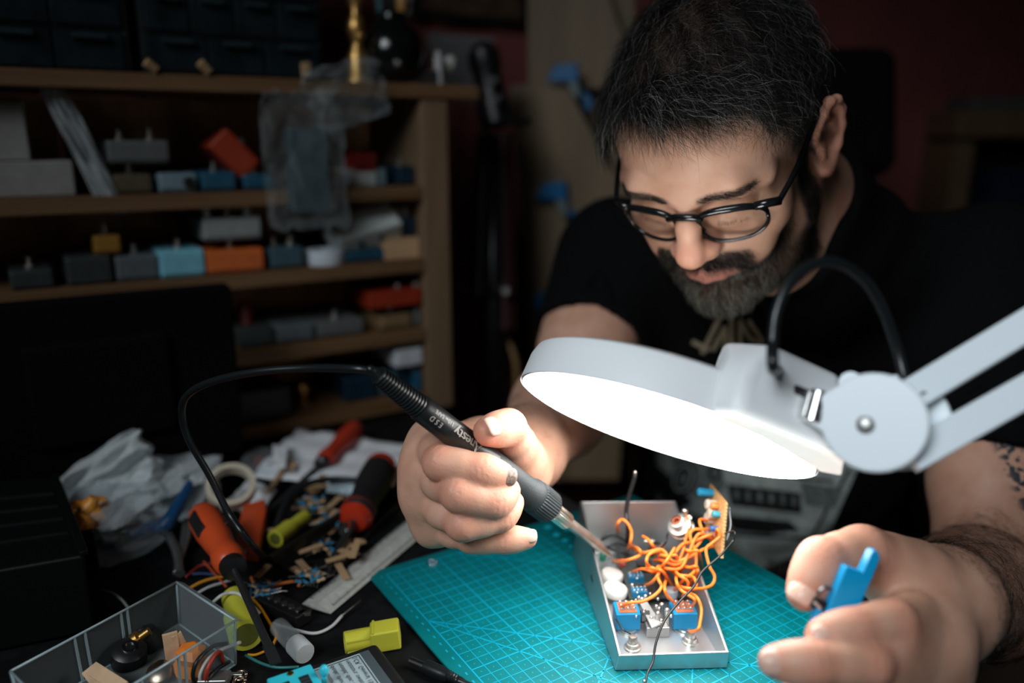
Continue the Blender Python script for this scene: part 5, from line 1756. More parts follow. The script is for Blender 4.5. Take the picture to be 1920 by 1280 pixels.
# brass candlestick
p = on_shelf(672, 150, .045); p = np.array([p[0], p[1], BT[1]])
bs = MB(); bs.lathe(p, ZZ, [(.019, 0), (.019, .004), (.014, .009), (.0135, .032), (.008, .042), (.006, .050), (.011, .058), (.0125, .068), (.009, .078), (.005, .084), (.010, .098), (.013, .120), (.012, .145), (.015, .165), (.015, .170)], 28)
tag(bs.build('candlestick', mat('warm_brass', (.62, .36, .12), .38, .9), smooth=True), 'turned brass candlestick beside the round black vase', 'candlestick')
# round black vase with things stuck in its neck
p = on_shelf(738, 158, .055); p = np.array([p[0], p[1], BT[1]])
vs_ = MB(); vs_.lathe(p, ZZ, [(.016, 0), (.027, .003), (.038, .018), (.0425, .037), (.040, .056), (.030, .071), (.020, .079), (.017, .084), (.020, .089), (.017, .089), (.014, .083)], 44)
tag(vs_.build('black_vase', mat('black_glaze', (.004, .005, .005), .16, spec=.6), smooth=True), 'round glossy black vase on the right end of the top board', 'vase')
for (dx, dy, h, r, c, lb) in [(-.012, 0, .085, .006, (.10, .22, .26), 'blue grey handle standing in the black vase'), (.002, .006, .10, .007, (.02, .02, .02), 'black handle standing in the black vase'), (.017, 0, .052, .0075, (.55, .58, .58), 'pale egg shaped knob at the rim of the black vase'), (.008, -.010, .035, .008, (.5, .27, .08), 'golden knob in front of the black vase rim')]:
    mb = MB(); q = p + VV * dx * .8 + UU * -dy + ZZ * .034
    mb.lathe(q, ZZ + VV * dx * 8, [(.0025, 0), (.003, .05), (r * .8, .055), (r, .055 + h * .4), (r * .8, .05 + h * .75), (.001, .05 + h)], 18)
    tag(mb.build('handle_stick', P_('stick_%.2f' % c[0], c), smooth=True), lb, 'handle', 'handles in the black vase')  # handles and knobs on thin sticks
# odds and ends right of the vase
va, vb, zt = shelf_rect(836, 884, 134, 166, 1, .03)
mb = MB(); rbox(mb, -.09, -.03, va, vb, BT[1], zt); tag(mb.build('dark_box', P_('dark_taupe', (.06, .052, .05)), bevel=.001), 'small dark taupe box at the right end of the top board', 'box')
p = on_shelf(844, 134, .05); p = np.array([p[0], p[1], zt])
mb = MB(); mb.lathe(p, ZZ, [(.004, 0), (.004, .004), (.0075, .008), (.0085, .014), (.006, .020), (.001, .022)], 20)
tag(mb.build('glass_knob', mat('frosted_glass', (.5, .5, .46), .25), smooth=True), 'pale glass knob standing on the dark taupe box', 'knob')  # a loose glass knob
p = on_shelf(823, 160, .035); p = np.array([p[0], p[1], BT[1]])
mb = MB(); mb.lathe(p, ZZ, [(.006, 0), (.006, .036), (.004, .038), (.004, .044)], 18)
tag(mb.build('small_tube', mat('grey_white_plastic', (.42, .42, .42), .4), auto=40), 'short grey white tube beside the dark taupe box', 'tube')
p = on_shelf(808, 158, .04); p = np.array([p[0], p[1], BT[1]])
mb = MB(); mb.lathe(p, ZZ, [(.006, 0), (.006, .012), (.005, .014), (.005, .034), (.003, .036)], 18)
tag(mb.build('lighter', P_('dark_red_plastic', (.10, .012, .01)), auto=40), 'small dark red and black stick next to the vase', 'stick')
# ================================================================== behind: wall pictures, stand, plywood bin rack, chair, right-hand shelf
def on_wall(px, py, off=0.):
    r = ray(px, py); p0 = W(WALLU + off, 0, 0)
    return CAM + r * (((p0 - CAM) @ UU) / (r @ UU))
def wall_panel(mb, x0, x1, y0, y1, off, th, mi=0):
    a, b = on_wall(x0, y1, off), on_wall(x1, y1, off)
    zt = on_wall((x0 + x1) / 2, y0, off)[2]; zb = on_wall((x0 + x1) / 2, y1, off)[2]
    c = (a + b) / 2; c[2] = (zt + zb) / 2
    hv = VV * ((b - a) @ VV) / 2
    return mb.frame_box(c - UU * th / 2, hv, UU * th / 2, ZZ * (zt - zb) / 2, mi)
pic = thing('framed_picture', 'dark framed picture on the red wall above the white sheet', 'picture', on_wall(880, 40, .0))
mb = MB(); wall_panel(mb, 775, 990, -150, 42, .018, .017); mb.build('frame', mat('frame_black', (.012, .011, .010), .5), pic, bevel=.002)
mb = MB(); wall_panel(mb, 790, 976, -140, 28, .020, .002); mb.build('canvas', mat('picture_dim', (.10, .055, .03), .8, noise=(14, .9)), pic)
mb = MB(); wall_panel(mb, 805, 925, 66, 190, .002, .001)
tag(mb.build('paper_sheet', mat('paper_grey', (.36, .35, .36), .8)), 'plain pale sheet fixed to the red wall under the picture', 'paper')

# slim black stand to the right of the rack
sd = at(925, 400, 1.22)
sb = np.array([sd[0], sd[1], 0.0])
st = thing('black_stand', 'tall black folded stand between the rack and the plywood panel', 'stand', sb)
BST = mat('stand_black', (.006, .006, .007), .4)
top = at(905, 95, 1.22)
mb = MB()
for k in range(3):
    a = 2.1 * k + .4
    mb.bar(sb + np.array([math.cos(a) * .20, math.sin(a) * .10, .01]), sb + np.array([0, 0, .42]), .02, .014)
mb.build('leg', BST, st)
mb = MB(); mb.tube([sb + ZZ * .30, at(925, 520, 1.22), at(922, 300, 1.22)], .017, 16); mb.build('pole', BST, st, smooth=True)
mb = MB(); mb.bar(at(905, 560, 1.21), at(915, 250, 1.21), .030, .022, UU); mb.build('folded_leg', BST, st, bevel=.003)
mb = MB(); mb.bar(at(950, 620, 1.23), at(945, 250, 1.23), .022, .022, UU); mb.build('folded_leg', mat('stand_red_black', (.03, .008, .008), .5), st, bevel=.003)
mb = MB(); mb.lathe(at(932, 235, 1.22), top - at(932, 235, 1.22), [(.026, 0), (.026, .035), (.022, .037), (.022, .085), (.025, .09), (.025, .112), (.019, .118), (.016, .125)], 24); mb.build('head', BST, st, auto=40)
for (x, y, r) in [(925, 150, .006), (934, 184, .005), (884, 175, .006)]:
    mb = MB(); mb.cyl(at(x, y, 1.185), at(x, y, 1.195), r); mb.build('screw', CHROME, st, auto=40)
mb = MB(); mb.bar(at(940, 228, 1.2), at(995, 228, 1.22), .010, .010); mb.build('lever', BST, st, bevel=.002)
mb = MB(); mb.cyl(at(948, 545, 1.19), at(948, 545, 1.2), .006); mb.build('screw', CHROME, st)
ph = MB(); ph.tube(cr([at(905, 600, 1.3), at(930, 612, 1.28), at(955, 645, 1.27), at(968, 690, 1.27), at(966, 760, 1.29)], 8), .005, 8)
tag(ph.build('hose', mat('tan_hose', (.22, .13, .05), .5), smooth=True), 'tan hose curving down beside the black stand', 'hose')

# plywood side panels with stepped bins
PLY = wood('plywood', (.20, .14, .08), (.14, .095, .055), axis=ZZ, scale=4)
ppd = 1.40
pn = nrm(np.array([-.25, -1, 0]))
pu = nrm(np.cross(ZZ, pn)); 
if pu[0] < 0: pu = -pu
pc = at(1040, 400, ppd)
def on_ply(px, py, off=0.):
    r = ray(px, py); p0 = pc + pn * off
    return CAM + r * (((p0 - CAM) @ pn) / (r @ pn))
pr_ = thing('bin_rack', 'plywood bin rack with stepped slanting edge behind the man', 'rack', np.array([pc[0], pc[1], 0]))
def ply_piece(name, px, off, th=.018):
    mb = MB(); mb.prism([on_ply(x, y, off) for x, y in px], -pn * th)
    return mb.build(name, PLY, pr_, bevel=.001)
# each tier: a level board end with a diagonal edge falling to the right
ply_piece('side_panel', [(988, -60), (1125, -60), (1165, 60), (1185, 130), (1180, 170), (1062, 162), (990, 160)], -.03)
ply_piece('side_panel', [(955, 158), (1062, 160), (1100, 230), (1150, 320), (1190, 380), (1150, 400), (1052, 398), (985, 395), (965, 300)], .0)
ply_piece('side_panel', [(982, 392), (1050, 396), (1095, 470), (1140, 540), (1180, 640), (1160, 900), (990, 900)], .012)
ply_piece('back_board', [(990, -60), (1190, -60), (1190, 900), (1000, 900)], -.085)
def pbox(mb, x0, x1, y0, y1, off, th):
    mb.prism([on_ply(x0, y1, off), on_ply(x1, y1, off), on_ply(x1, y0, off), on_ply(x0, y0, off)], -pn * th)
for k, (dx, dy) in enumerate(((0, 0), (-22, 222), (-30, 428))):
    rt = thing('storage_bin', ('blue topped plastic bin highest on the plywood rack', 'blue topped plastic bin halfway down the plywood rack', 'blue plastic bin lowest on the plywood rack beside the sleeve')[k], 'bin', on_ply(1060 + dx, 150 + dy, .05), 'blue bins on the plywood rack')
    oo = .013 if k == 2 else 0.
    mb = MB(); mb.prism([on_ply(x + dx, y + dy, .024 + oo) for x, y in [(1024, 152), (1040, 122), (1082, 118), (1084, 153)]], -pn * .02)
    mb.build('blue_hopper', mat('bin_blue', (.0, .12, .31), .4), rt, bevel=.002)
    mb = MB(); mb.prism([on_ply(x + dx, y + dy, .020 + oo) for x, y in [(1060, 153), (1084, 153), (1086, 186), (1078, 184)]], -pn * .016)
    mb.build('grey_base', mat('bin_grey', (.15, .19, .20), .5), rt, bevel=.002)
    mb = MB(); mb.prism([on_ply(x + dx, y + dy, .016 + oo) for x, y in [(1088, 165), (1112, 185), (1108, 210), (1096, 205)]], -pn * .012)
    mb.build('blue_front', mat('bin_blue_dark', (.0, .09, .22), .4), rt, bevel=.002)

# the chair he sits on: black high back
CH = mat('chair_black', (.003, .003, .0032), .85, spec=.08)
hb = PEL + np.array([0, 0, -.10])
chair = thing('office_chair', 'black high-backed chair behind the man', 'chair', np.array([hb[0], hb[1], 0]))
bk = -np.array([TF[0], TF[1], 0]); bk = nrm(bk)
side_ = nrm(np.cross(ZZ, bk))
mb = MB(); mb.frame_box(np.array([hb[0], hb[1], .37]), bk * .25, side_ * .25, ZZ * .045); mb.build('seat', CH, chair, bevel=.04, seg=4)
bb0 = np.array([hb[0], hb[1], .40]) + bk * .26
mb = MB(); mb.frame_box(bb0 + ZZ * .26 + bk * .03, side_ * .24, bk * .035, ZZ * .27 + bk * .03); mb.build('backrest', CH, chair, bevel=.03, seg=4)
htop = at(1592, 96, 1.42); hbot = at(1592, 330, 1.42)
mb = MB(); mb.frame_box((htop + hbot) / 2, RGT * .075, FWD * .04, (htop - hbot) / 2); mb.build('headrest', CH, chair, bevel=.03, seg=4)
mb = MB(); mb.frame_box((hbot + bb0 + ZZ * .5) / 2, side_ * .05, bk * .015, (hbot - bb0 - ZZ * .4) / 2 * np.array([.4, .4, 1])); mb.build('headrest_post', CH, chair, bevel=.01)
mb = MB(); mb.cyl(np.array([hb[0], hb[1], .07]), np.array([hb[0], hb[1], .38]), .025); mb.build('post', CH, chair, auto=30)
for k in range(5):
    a = k * 2 * math.pi / 5
    mb = MB(); q = np.array([hb[0], hb[1], .08]); mb.bar(q, q + np.array([math.cos(a), math.sin(a), -.1]) * .21, .035, .03); mb.build('base_arm', CH, chair, bevel=.005)
    mb = MB(); q2 = q + np.array([math.cos(a), math.sin(a), -.1]) * .20 + bk * .03; q2[2] = .028; mb.ell(q2, .027); mb.build('caster', CH, chair, smooth=True)

# dim shelf unit at the right
sd_ = 2.05
root = thing('side_cabinet', 'dim light wood cabinet frame against the wall at the far right', 'cabinet', at(1880, 640, sd_) * np.array([1, 1, 0]))
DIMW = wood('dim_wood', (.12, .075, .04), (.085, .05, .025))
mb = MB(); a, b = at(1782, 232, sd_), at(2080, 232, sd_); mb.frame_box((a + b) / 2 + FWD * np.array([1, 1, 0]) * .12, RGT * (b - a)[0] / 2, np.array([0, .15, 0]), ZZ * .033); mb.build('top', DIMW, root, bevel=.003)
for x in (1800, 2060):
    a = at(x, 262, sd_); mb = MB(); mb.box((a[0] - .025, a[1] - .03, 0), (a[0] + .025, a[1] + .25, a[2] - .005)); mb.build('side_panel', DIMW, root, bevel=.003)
a = at(1810, 300, sd_); b = at(2050, 300, sd_)
mb = MB(); mb.box((a[0] + .012, a[1] + .2, .1), (b[0], b[1] + .22, a[2] + .03)); mb.build('back_panel', mat('cabinet_dark', (.012, .010, .010), .8), root)
mb = MB(); q = at(1912, 380, sd_); mb.box((q[0] - .05, q[1] + .04, q[2] - .20), (q[0] + .05, q[1] + .16, q[2] + .08))
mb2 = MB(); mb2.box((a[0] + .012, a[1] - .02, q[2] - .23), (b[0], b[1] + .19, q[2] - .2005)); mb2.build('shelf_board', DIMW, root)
tag(mb.build('dark_blue_binder', P_('binder_blue', (.01, .02, .045))), 'dark blue binder in the cabinet at the far right', 'binder')
mb = MB(); q = at(1890, 200, sd_); q[2] = at(1890, 232, sd_)[2] + .0335
mb.box((q[0] - .08, q[1] + .02, q[2]), (q[0] + .12, q[1] + .16, q[2] + .035))
tag(mb.build('equipment_case', P_('case_grey', (.10, .10, .10)), bevel=.004), 'low grey case on top of the far right cabinet', 'case')
# black monitor in front of the rack
mon = thing('monitor', 'black flat monitor seen from behind at the left of the rack', 'monitor', onz(300, 860))
a, b = on_shelf(-120, 700, -.075), on_shelf(443, 700, -.075)
zt, zb = on_shelf(443, 530, -.075)[2], on_shelf(300, 835, -.075)[2]
MBK = mat('monitor_black', (.0015, .0017, .0018), .8, spec=.08)
mb = MB(); c = (a + b) / 2; c[2] = (zt + TZ + .03) / 2
mb.frame_box(c, (b - a) / 2 * np.array([1, 1, 0]), UU * .012, ZZ * (zt - TZ - .03) / 2); mb.build('screen_back', MBK, mon, bevel=.004)
mb = MB(); mb.frame_box(c - ZZ * .0, (b - a) / 2 * .5 * np.array([1, 1, 0]), UU * .022, ZZ * (zt - TZ) / 4); mb.build('rear_cover', MBK, mon, bevel=.008)
mb = MB(); mb.frame_box(np.array([c[0], c[1], TZ + .018]), VV * .025, UU * .012, ZZ * .016); mb.build('stand_neck', MBK, mon)
mb = MB(); mb.frame_box(np.array([c[0], c[1], TZ + .0035]), VV * .07, UU * .022, ZZ * .003); mb.build('stand_foot', MBK, mon, bevel=.001)
# ================================================================== clutter on the table
def T_(px, py, h=0.): return onz(px, py, TZ + h)
def screwdriver(label, hx0, hy0, hx1, hy1, tx, ty, hr, sr, mh, mgrip, name='screwdriver', rings=(), collar=None, flat=False, lift0=None, cat='screwdriver', lifttip=None):
    """handle butt and ferrule end, then shaft tip, in photo pixels on the table"""
    l0 = hr + .0005 if lift0 is None else lift0
    a, b = T_(hx0, hy0, l0), T_(hx1, hy1, hr * .9 + .001 if lift0 is None else lift0 * .9)
    tip = T_(tx, ty, (sr + .004) if lifttip is None else lifttip)
    root = thing(name, label, cat, (a + b) / 2)
    d = nrm(b - a); L = np.linalg.norm(b - a)
    mb = MB(); mb.lathe(a, d, [(hr * .45, 0), (hr * .85, L * .02), (hr, L * .10), (hr * 1.02, L * .35), (hr * .86, L * .60), (hr * .78, L * .72), (hr * .95, L * .84), (hr * .9, L * .93), (hr * .6, L)], 8 if rings else 24)
    h = mb.build('handle', mh, root, smooth=True)
    if mgrip is not None:
        for k in range(3):
            q = a + d * L * (.30 + .0 * k); ang = k * 2.1 + .6
            e1 = nrm(np.cross(d, ZZ)); e2 = np.cross(e1, d)
            o_ = (e1 * math.cos(ang) + e2 * math.sin(ang))
            g = MB(); g.frame_box(q + o_ * hr * .93, d * L * .17, np.cross(d, o_) * hr * .38, o_ * hr * .12); g.build('grip_pad', mgrip, h, bevel=.001)
    if collar is not None:
        mb = MB(); mb.lathe(b, d, [(hr * .75, -.004), (hr * .72, .004), (sr * 1.8, .006)], 20); mb.build('collar', collar, root, auto=35)
    mb = MB(); mb.cyl(b - d * .003, tip, sr, n=12)
    if flat:
        td_ = nrm(tip - b); s_ = nrm(np.cross(td_, ZZ))
        mb.frame_box(tip + td_ * .006, td_ * .010, s_ * sr * 1.3, ZZ * .0006)
    mb.build('shaft', mat('shaft_steel', (.13, .14, .145), .35, .9), root, auto=35)
    return root
ORH = mat('handle_orange', (.60, .075, .018), .4); REDH = mat('handle_red', (.48, .040, .018), .38)
screwdriver('orange screwdriver with black grip pads lying with its grey blade towards the viewer', 378, 962, 437, 1062, 505, 1215, .0135, .0028, ORH, BLACKP, collar=BLACKP, flat=True, lift0=.05, lifttip=.034)
screwdriver('red handled screwdriver pointing down left from the white sheet below the rack', 668, 800, 604, 868, 500, 962, .0115, .0030, REDH, None, collar=BLACKP, lift0=.022, lifttip=.008)
rt = screwdriver('stubby black gripped screwdriver with a clear red collar left of the fist', 714, 876, 668, 968, 612, 1070, .0175, .0034, mat('handle_rubber', (.012, .012, .013), .6), None, lift0=.026, lifttip=.006)
mb = MB(); a = T_(716, 872, .027); b = T_(708, 888, .026); mb.lathe(a, b - a, [(.006, -.003), (.0155, 0), (.0172, .006), (.0172, .010)], 20); mb.build('red_end', mat('clear_red', (.45, .03, .01), .2, spec=.6), rt, auto=35)
mb = MB(); a = T_(674, 955, .024); b = T_(655, 990, .019); mb.lathe(a, b - a, [(.012, 0), (.0165, .002), (.0135, .007), (.0165, .011), (.0125, .018), (.006, .020)], 20); mb.build('red_collar', mat('clear_red', (.45, .03, .01), .2, spec=.6), rt, auto=35)
mb = MB(); a = T_(650, 985, .020); b = T_(646, 998, .018); mb.cyl(a, b, .005); mb.build('chrome_ferrule', CHROME, rt, auto=35)
# orange tool handle with a steel band
rt = thing('orange_tool', 'flat orange tool handle with a steel band right of the orange screwdriver', 'tool', T_(470, 1005))
mb = MB(); mb.prism([T_(458, 966, .012), T_(498, 955, .012), T_(502, 975, .012), T_(486, 1055, .012), T_(452, 1052, .012), T_(443, 1030, .012)], ZZ * .012); mb.build('handle', ORH, rt, bevel=.002)
mb = MB(); mb.bar(T_(444, 1033, .025), T_(462, 1033, .025), .004, .003); mb.build('band', NICKEL, rt, bevel=.0005)
# pliers with blue handles
rt = thing('pliers', 'pliers with two dark blue handles among the plastic bags', 'pliers', T_(320, 960))
BLH = mat('handle_blue', (.008, .065, .17), .42)
mb = MB(); mb.tube(cr([T_(362, 898, .036), T_(345, 930, .033), T_(322, 968, .026), T_(306, 990, .018)], 6), .0065, 12, rs=list(np.linspace(.005, .0075, 19))); mb.build('handle', BLH, rt, smooth=True)
mb = MB(); mb.tube(cr([T_(240, 1006, .010), T_(265, 998, .010), T_(288, 985, .012), T_(306, 990, .014)], 6), .006, 12); mb.build('handle', BLH, rt, smooth=True)
mb = MB(); mb.lathe(T_(310, 993, .008), ZZ, [(.009, 0), (.009, .010), (.006, .011)], 20); mb.tube(cr([T_(310, 993, .013), T_(330, 1030, .012), T_(338, 1075, .008)], 6), .004, 10); mb.build('jaws', mat('jaw_grey', (.22, .23, .22), .4, .8), rt, auto=40)
mb = MB(); mb.tube(cr([T_(352, 980, .012), T_(348, 1010, .010), T_(338, 1045, .008), T_(330, 1075, .006)], 6), .0042, 10, rs=list(np.linspace(.0055, .0028, 19)))
tag(mb.build('tweezers', mat('steel_pale', (.38, .39, .38), .35, .9), smooth=True), 'pale steel prong standing between the blue and orange handles', 'tweezers')
# yellow lead covers
YEL = mat('lime_yellow', (.52, .50, .045), .45, spec=.4)
def cover(label, px0, py0, px1, py1, r0, r1, lift, m=YEL, bell=True):
    a, b = T_(px0, py0, lift), T_(px1, py1, lift * .9)
    rt = thing('plastic_sleeve', label, 'plastic sleeve', (a + b) / 2, 'yellow plastic sleeves on the table')
    d = nrm(b - a); L = np.linalg.norm(b - a)
    mb = MB(); mb.lathe(a, d, [(r0 * .72, .0015), (r0 * .72, 0), (r0, 0), (r0, L * .46), (r0 * 1.0, L * .48), (r1, L * .52), (r1, L), (r1 * .7, L), (r1 * .7, L - .002)], 24, cap=True)
    mb.build('sleeve', m, rt, auto=30)
    mb = MB(); mb.lathe(a - d * .0002, d, [(r0 * .72, 0), (r0 * .70, .0012), (.0003, .0014)], 24); mb.build('dark_bore', mat('bore_olive', (.10, .105, .012), .7), rt)
    mb = MB(); mb.bar(a + d * L * .1 + ZZ * r0 * .9, a + d * L * .45 + ZZ * r0 * .9, .003, .0012); mb.build('rib', m, rt)
    return rt
cover('yellow plastic sleeve with an open end on the resistor strips', 516, 1010, 572, 968, .0080, .0062, .016)
cover('yellow plastic sleeve half hidden behind the fist', 768, 938, 790, 900, .0078, .0060, .010)
cover('yellow plastic sleeve standing by the corner of the clear tray', 462, 1190, 440, 1120, .0125, .0100, .0135)
# square bodied yellow sleeve above the tester
rt = thing('plastic_sleeve', 'square bodied yellow plastic sleeve above the component tester', 'plastic sleeve', T_(700, 1195), 'yellow plastic sleeves on the table')
a, b, c = T_(646, 1205, .008), T_(698, 1195, .008), T_(750, 1186, .010)
mb = MB(); mb.lathe(a, b - a, [(.0050, .0006), (.0052, 0), (.0078, 0), (.0080, .02)], 20); mb.bar(a + (b - a) * .05, b, .0145, .010); mb.build('sleeve', YEL, rt, bevel=.001)
mb = MB(); mb.bar(b - nrm(b - a) * .001, c, .0175, .0165); mb.build('square_body', YEL, rt, bevel=.0015)
mb = MB(); mb.bar(b + ZZ * .0084, b + nrm(c - b) * .0015 + ZZ * .0084, .017, .001); mb.build('rib', YEL, rt)
# steel scale ruler: shallow triangular section
rl = thing('ruler', 'grey steel scale ruler running from the fist to the terminal strip', 'ruler', T_(690, 1060))
r0, r1 = T_(592, 1144, .001), T_(812, 962, .001)
rd = nrm(r1 - r0); rsn = nrm(np.cross(ZZ, rd))
RUL = mat('ruler_grey', (.52, .52, .48), .5, .15, noise=(200, .15))
mb = MB(); hw = .0145
sec = lambda p: [p - rsn * hw + ZZ * .0008, p - rsn * hw * .9 + ZZ * .0028, p - rsn * .002 + ZZ * .0062, p + rsn * .002 + ZZ * .0052, p + rsn * hw * .9 + ZZ * .0028, p + rsn * hw + ZZ * .0008]
mb.ring_stack([sec(r0), sec(r0 + rd * .004), sec(r1 + rd * .02)], True, True); mb.build('blade', RUL, rl)
tk = MB()
for k in range(150):
    p = r0 + rd * (.008 + k * .002)
    for s in (-1, 1):
        ln = .0045 if k % 5 == 0 else .0026
        tk.frame_box(p + rsn * s * (hw * .86 - ln / 2) + ZZ * (.0031 + ln * .12), rd * .00016, rsn * ln / 2 + ZZ * -s * ln * .0, ZZ * .00035)
tk.build('scale_marks', mat('mark_black', (.03, .03, .03), .6), rl)['kind'] = 'stuff'
# black terminal strip with silver screws
ts = thing('terminal_strip', 'black screw terminal strip in front of the ruler end', 'terminal strip', T_(540, 1140))
a, b = T_(490, 1122, .006), T_(572, 1160, .006)
mb = MB(); mb.bar(a, b, .016, .011); dd = nrm(b - a); mb.build('strip_body', BLACKP, ts, bevel=.0015)
for k in range(6):
    p = a + (b - a) * (k + .35) / 6.2 + ZZ * .0055
    mb = MB(); mb.lathe(p, ZZ, [(.0028, 0), (.0028, .0008), (.0018, .0012)], 14); mb.build('screw', NICKEL, ts, auto=40)
mb = MB(); mb.bar(T_(560, 1150, .010), T_(582, 1148, .010), .004, .003); mb.build('metal_tab', NICKEL, ts)
# wires lying about
def loose(label, pts, r, col, name='wire', grp='loose wires on the table', tipc=None, cat='wire'):
    rt = thing(name, label, cat, pts[len(pts) // 2], grp)
    mb = MB(); mb.tube(cr(pts, 8), r, 8); mb.build('insulation', mat('wire_%.2f_%.2f_%.2f' % col, col, .4), rt, smooth=True)
    if tipc is not None:
        mb = MB(); mb.tube([pts[-1], tipc], r * .5, 6); mb.build('bare_end', mat('bare_wire', (.30, .28, .25), .35, .9), rt, smooth=True)
h = .003
loose('white wire with a stripped end in front of the ruler', [T_(510, 1168, .004), T_(552, 1180, .003), T_(590, 1187, .003), T_(620, 1175, .003), T_(641, 1154, .004)], .0012, (.62, .62, .60), tipc=T_(676, 1125, .006))
loose('orange wire curving under the black cable by the resistors', [T_(471, 1082, .005), T_(478, 1094, .006), T_(500, 1098, .006), T_(535, 1092, .007), T_(562, 1089, .006), T_(560, 1099, .004)], .0012, (.72, .20, .04))
loose('long yellow orange wire looping past the screwdriver blade', [T_(462, 1112, .012), T_(486, 1136, .012), T_(505, 1166, .008), T_(518, 1190, .006), T_(512, 1209, .004)], .0011, (.66, .27, .01))
loose('yellow orange wire end beside the blade tip', [T_(464, 1227, .004), T_(480, 1227, .003), T_(500, 1219, .003)], .0010, (.66, .27, .01))
loose('green wire running under the tester', [T_(460, 1228, .004), T_(490, 1243, .003), T_(520, 1251, .003), T_(560, 1250, .003)], .0011, (.02, .15, .14))
loose('white wire arching over the yellow sleeve', [T_(398, 1130, .020), T_(415, 1116, .024), T_(432, 1111, .024), T_(450, 1114, .024), T_(470, 1132, .020), T_(487, 1150, .012)], .0013, (.55, .55, .54))
loose('yellow orange wire passing behind the clear tray', [T_(352, 1105, .010), T_(375, 1092, .012), T_(400, 1084, .012), T_(424, 1080, .010)], .0013, (.60, .25, .02))
loose('thin white wire crossing behind the clear tray', [T_(370, 1112, .006), T_(392, 1100, .009), T_(418, 1092, .009), T_(434, 1087, .008)], .0011, (.45, .46, .47))
loose('dark red wire beneath the orange screwdriver', [T_(348, 1082, .006), T_(372, 1062, .008), T_(395, 1056, .009), T_(420, 1050, .009)], .0010, (.25, .02, .015))
loose('orange red wire crossing the orange screwdriver shadow', [T_(382, 1052, .010), T_(398, 1070, .010), T_(414, 1088, .010), T_(425, 1100, .008)], .0010, (.40, .06, .02))
loose('dark blue wire left of the screwdriver collar', [T_(345, 1078, .004), T_(380, 1075, .006), T_(425, 1080, .006)], .0012, (.01, .03, .10))
loose('pale wire curling behind the clear tray beside the black box', [T_(190, 1107, .006), T_(208, 1111, .010), T_(226, 1122, .010), T_(240, 1138, .004)], .0011, (.36, .37, .36))
loose('red wire hugging the screwdriver shaft', [T_(480, 1112, .004), T_(498, 1106, .004), T_(520, 1100, .003), T_(532, 1094, .003)], .0010, (.30, .04, .015))
loose('black cable arching over the resistor strips', [T_(505, 1030, .006), T_(515, 1000, .012), T_(528, 960, .020), T_(548, 925, .026), T_(585, 904, .028), T_(625, 898, .026), T_(672, 900, .024)], .0032, (.012, .014, .015))
mb = MB(); mb.bar(T_(508, 1050, .018), T_(652, 962, .022), .006, .010); tag(mb.build('flat_bar', mat('bar_black', (.02, .018, .016), .35, .5), bevel=.001), 'narrow black metal bar lying across the resistor strips', 'bar')
# resistors on paper tape
TANP = mat('paper_tape', (.44, .28, .15), .7); RBLU = mat('resistor_blue', (.02, .17, .30), .4); RTAN = mat('resistor_tan', (.50, .33, .18), .45)
for k in range(22):
    x, y, a = RNG.uniform(520, 690), RNG.uniform(900, 1080), RNG.uniform(-.9, .6)
    if y - 1040 > (690 - x) * .4: continue
    mb = MB(); p = T_(x, y, .004 + .0006 * k); mb.bar(p - np.array([math.cos(a), math.sin(a), .08]) * .011, p + np.array([math.cos(a), math.sin(a), .08]) * .011, .006, .0008)
    tag(mb.build('paper_strip', TANP), 'tan paper strip lying in the heap of resistors', 'paper strip', 'loose paper strips in the heap')
k = 0
for (x0, y0, x1, y1) in [(618, 1030, 650, 1085), (655, 1010, 640, 1050), (560, 1050, 590, 1085), (590, 900, 670, 878), (515, 905, 545, 858), (500, 925, 530, 880), (560, 940, 600, 915), (605, 960, 640, 930), (480, 1082, 505, 1058), (600, 890, 640, 905), (660, 1045, 672, 1010), (610, 985, 630, 955), (545, 880, 552, 866)]:
    k += 1
    mb = MB(); mb.bar(T_(x0, y0, .007 + .001 * k), T_(x1, y1, .009 + .001 * k), .006, .0008)
    lb = ['broad', 'slanting', 'low', 'upper long', 'steep', 'lower steep', 'middle', 'right leaning', 'short front', 'upper cross', 'outer right', 'inner', 'small top'][k - 1]
    tag(mb.build('paper_strip', TANP), '%s tan paper strip holding resistors left of the fist' % lb, 'paper strip', 'paper strips of resistors')
for k in range(70):
    t = k / 69
    x = [585, 560, 470, 600, 565][k % 5] + 46 * ((k * 7) % 11) / 11; y = [1010, 1068, 1092, 960, 930][k % 5] + 26 * ((k * 5) % 7) / 7
    p = T_(x, y, .011 + .004 * ((k * 3) % 5) / 5 + (.006 if y < 1000 else 0)); d = nrm(np.array([math.cos(k * .8), math.sin(k * .8), .15 * math.sin(k)]))
    m_ = RBLU if k % 3 else RTAN
    rt = thing('resistor', ('small blue resistor in the heap left of the fist' if k % 3 else 'small tan resistor in the heap left of the fist'), 'resistor', p, 'blue resistors in the heap' if k % 3 else 'tan resistors in the heap')
    mb = MB(); mb.lathe(p - d * .0035, d, [(.0009, 0), (.0015, .0006), (.0015, .0016), (.0012, .0022), (.0012, .0048), (.0015, .0054), (.0015, .0064), (.0009, .0070)], 10); mb.build('resistor_body', m_, rt, smooth=True)
    mb = MB(); mb.tube([p - d * .012, p + d * .012], .0003, 6); mb.build('lead', mat('bare_wire', (.30, .28, .25), .35, .9), rt)
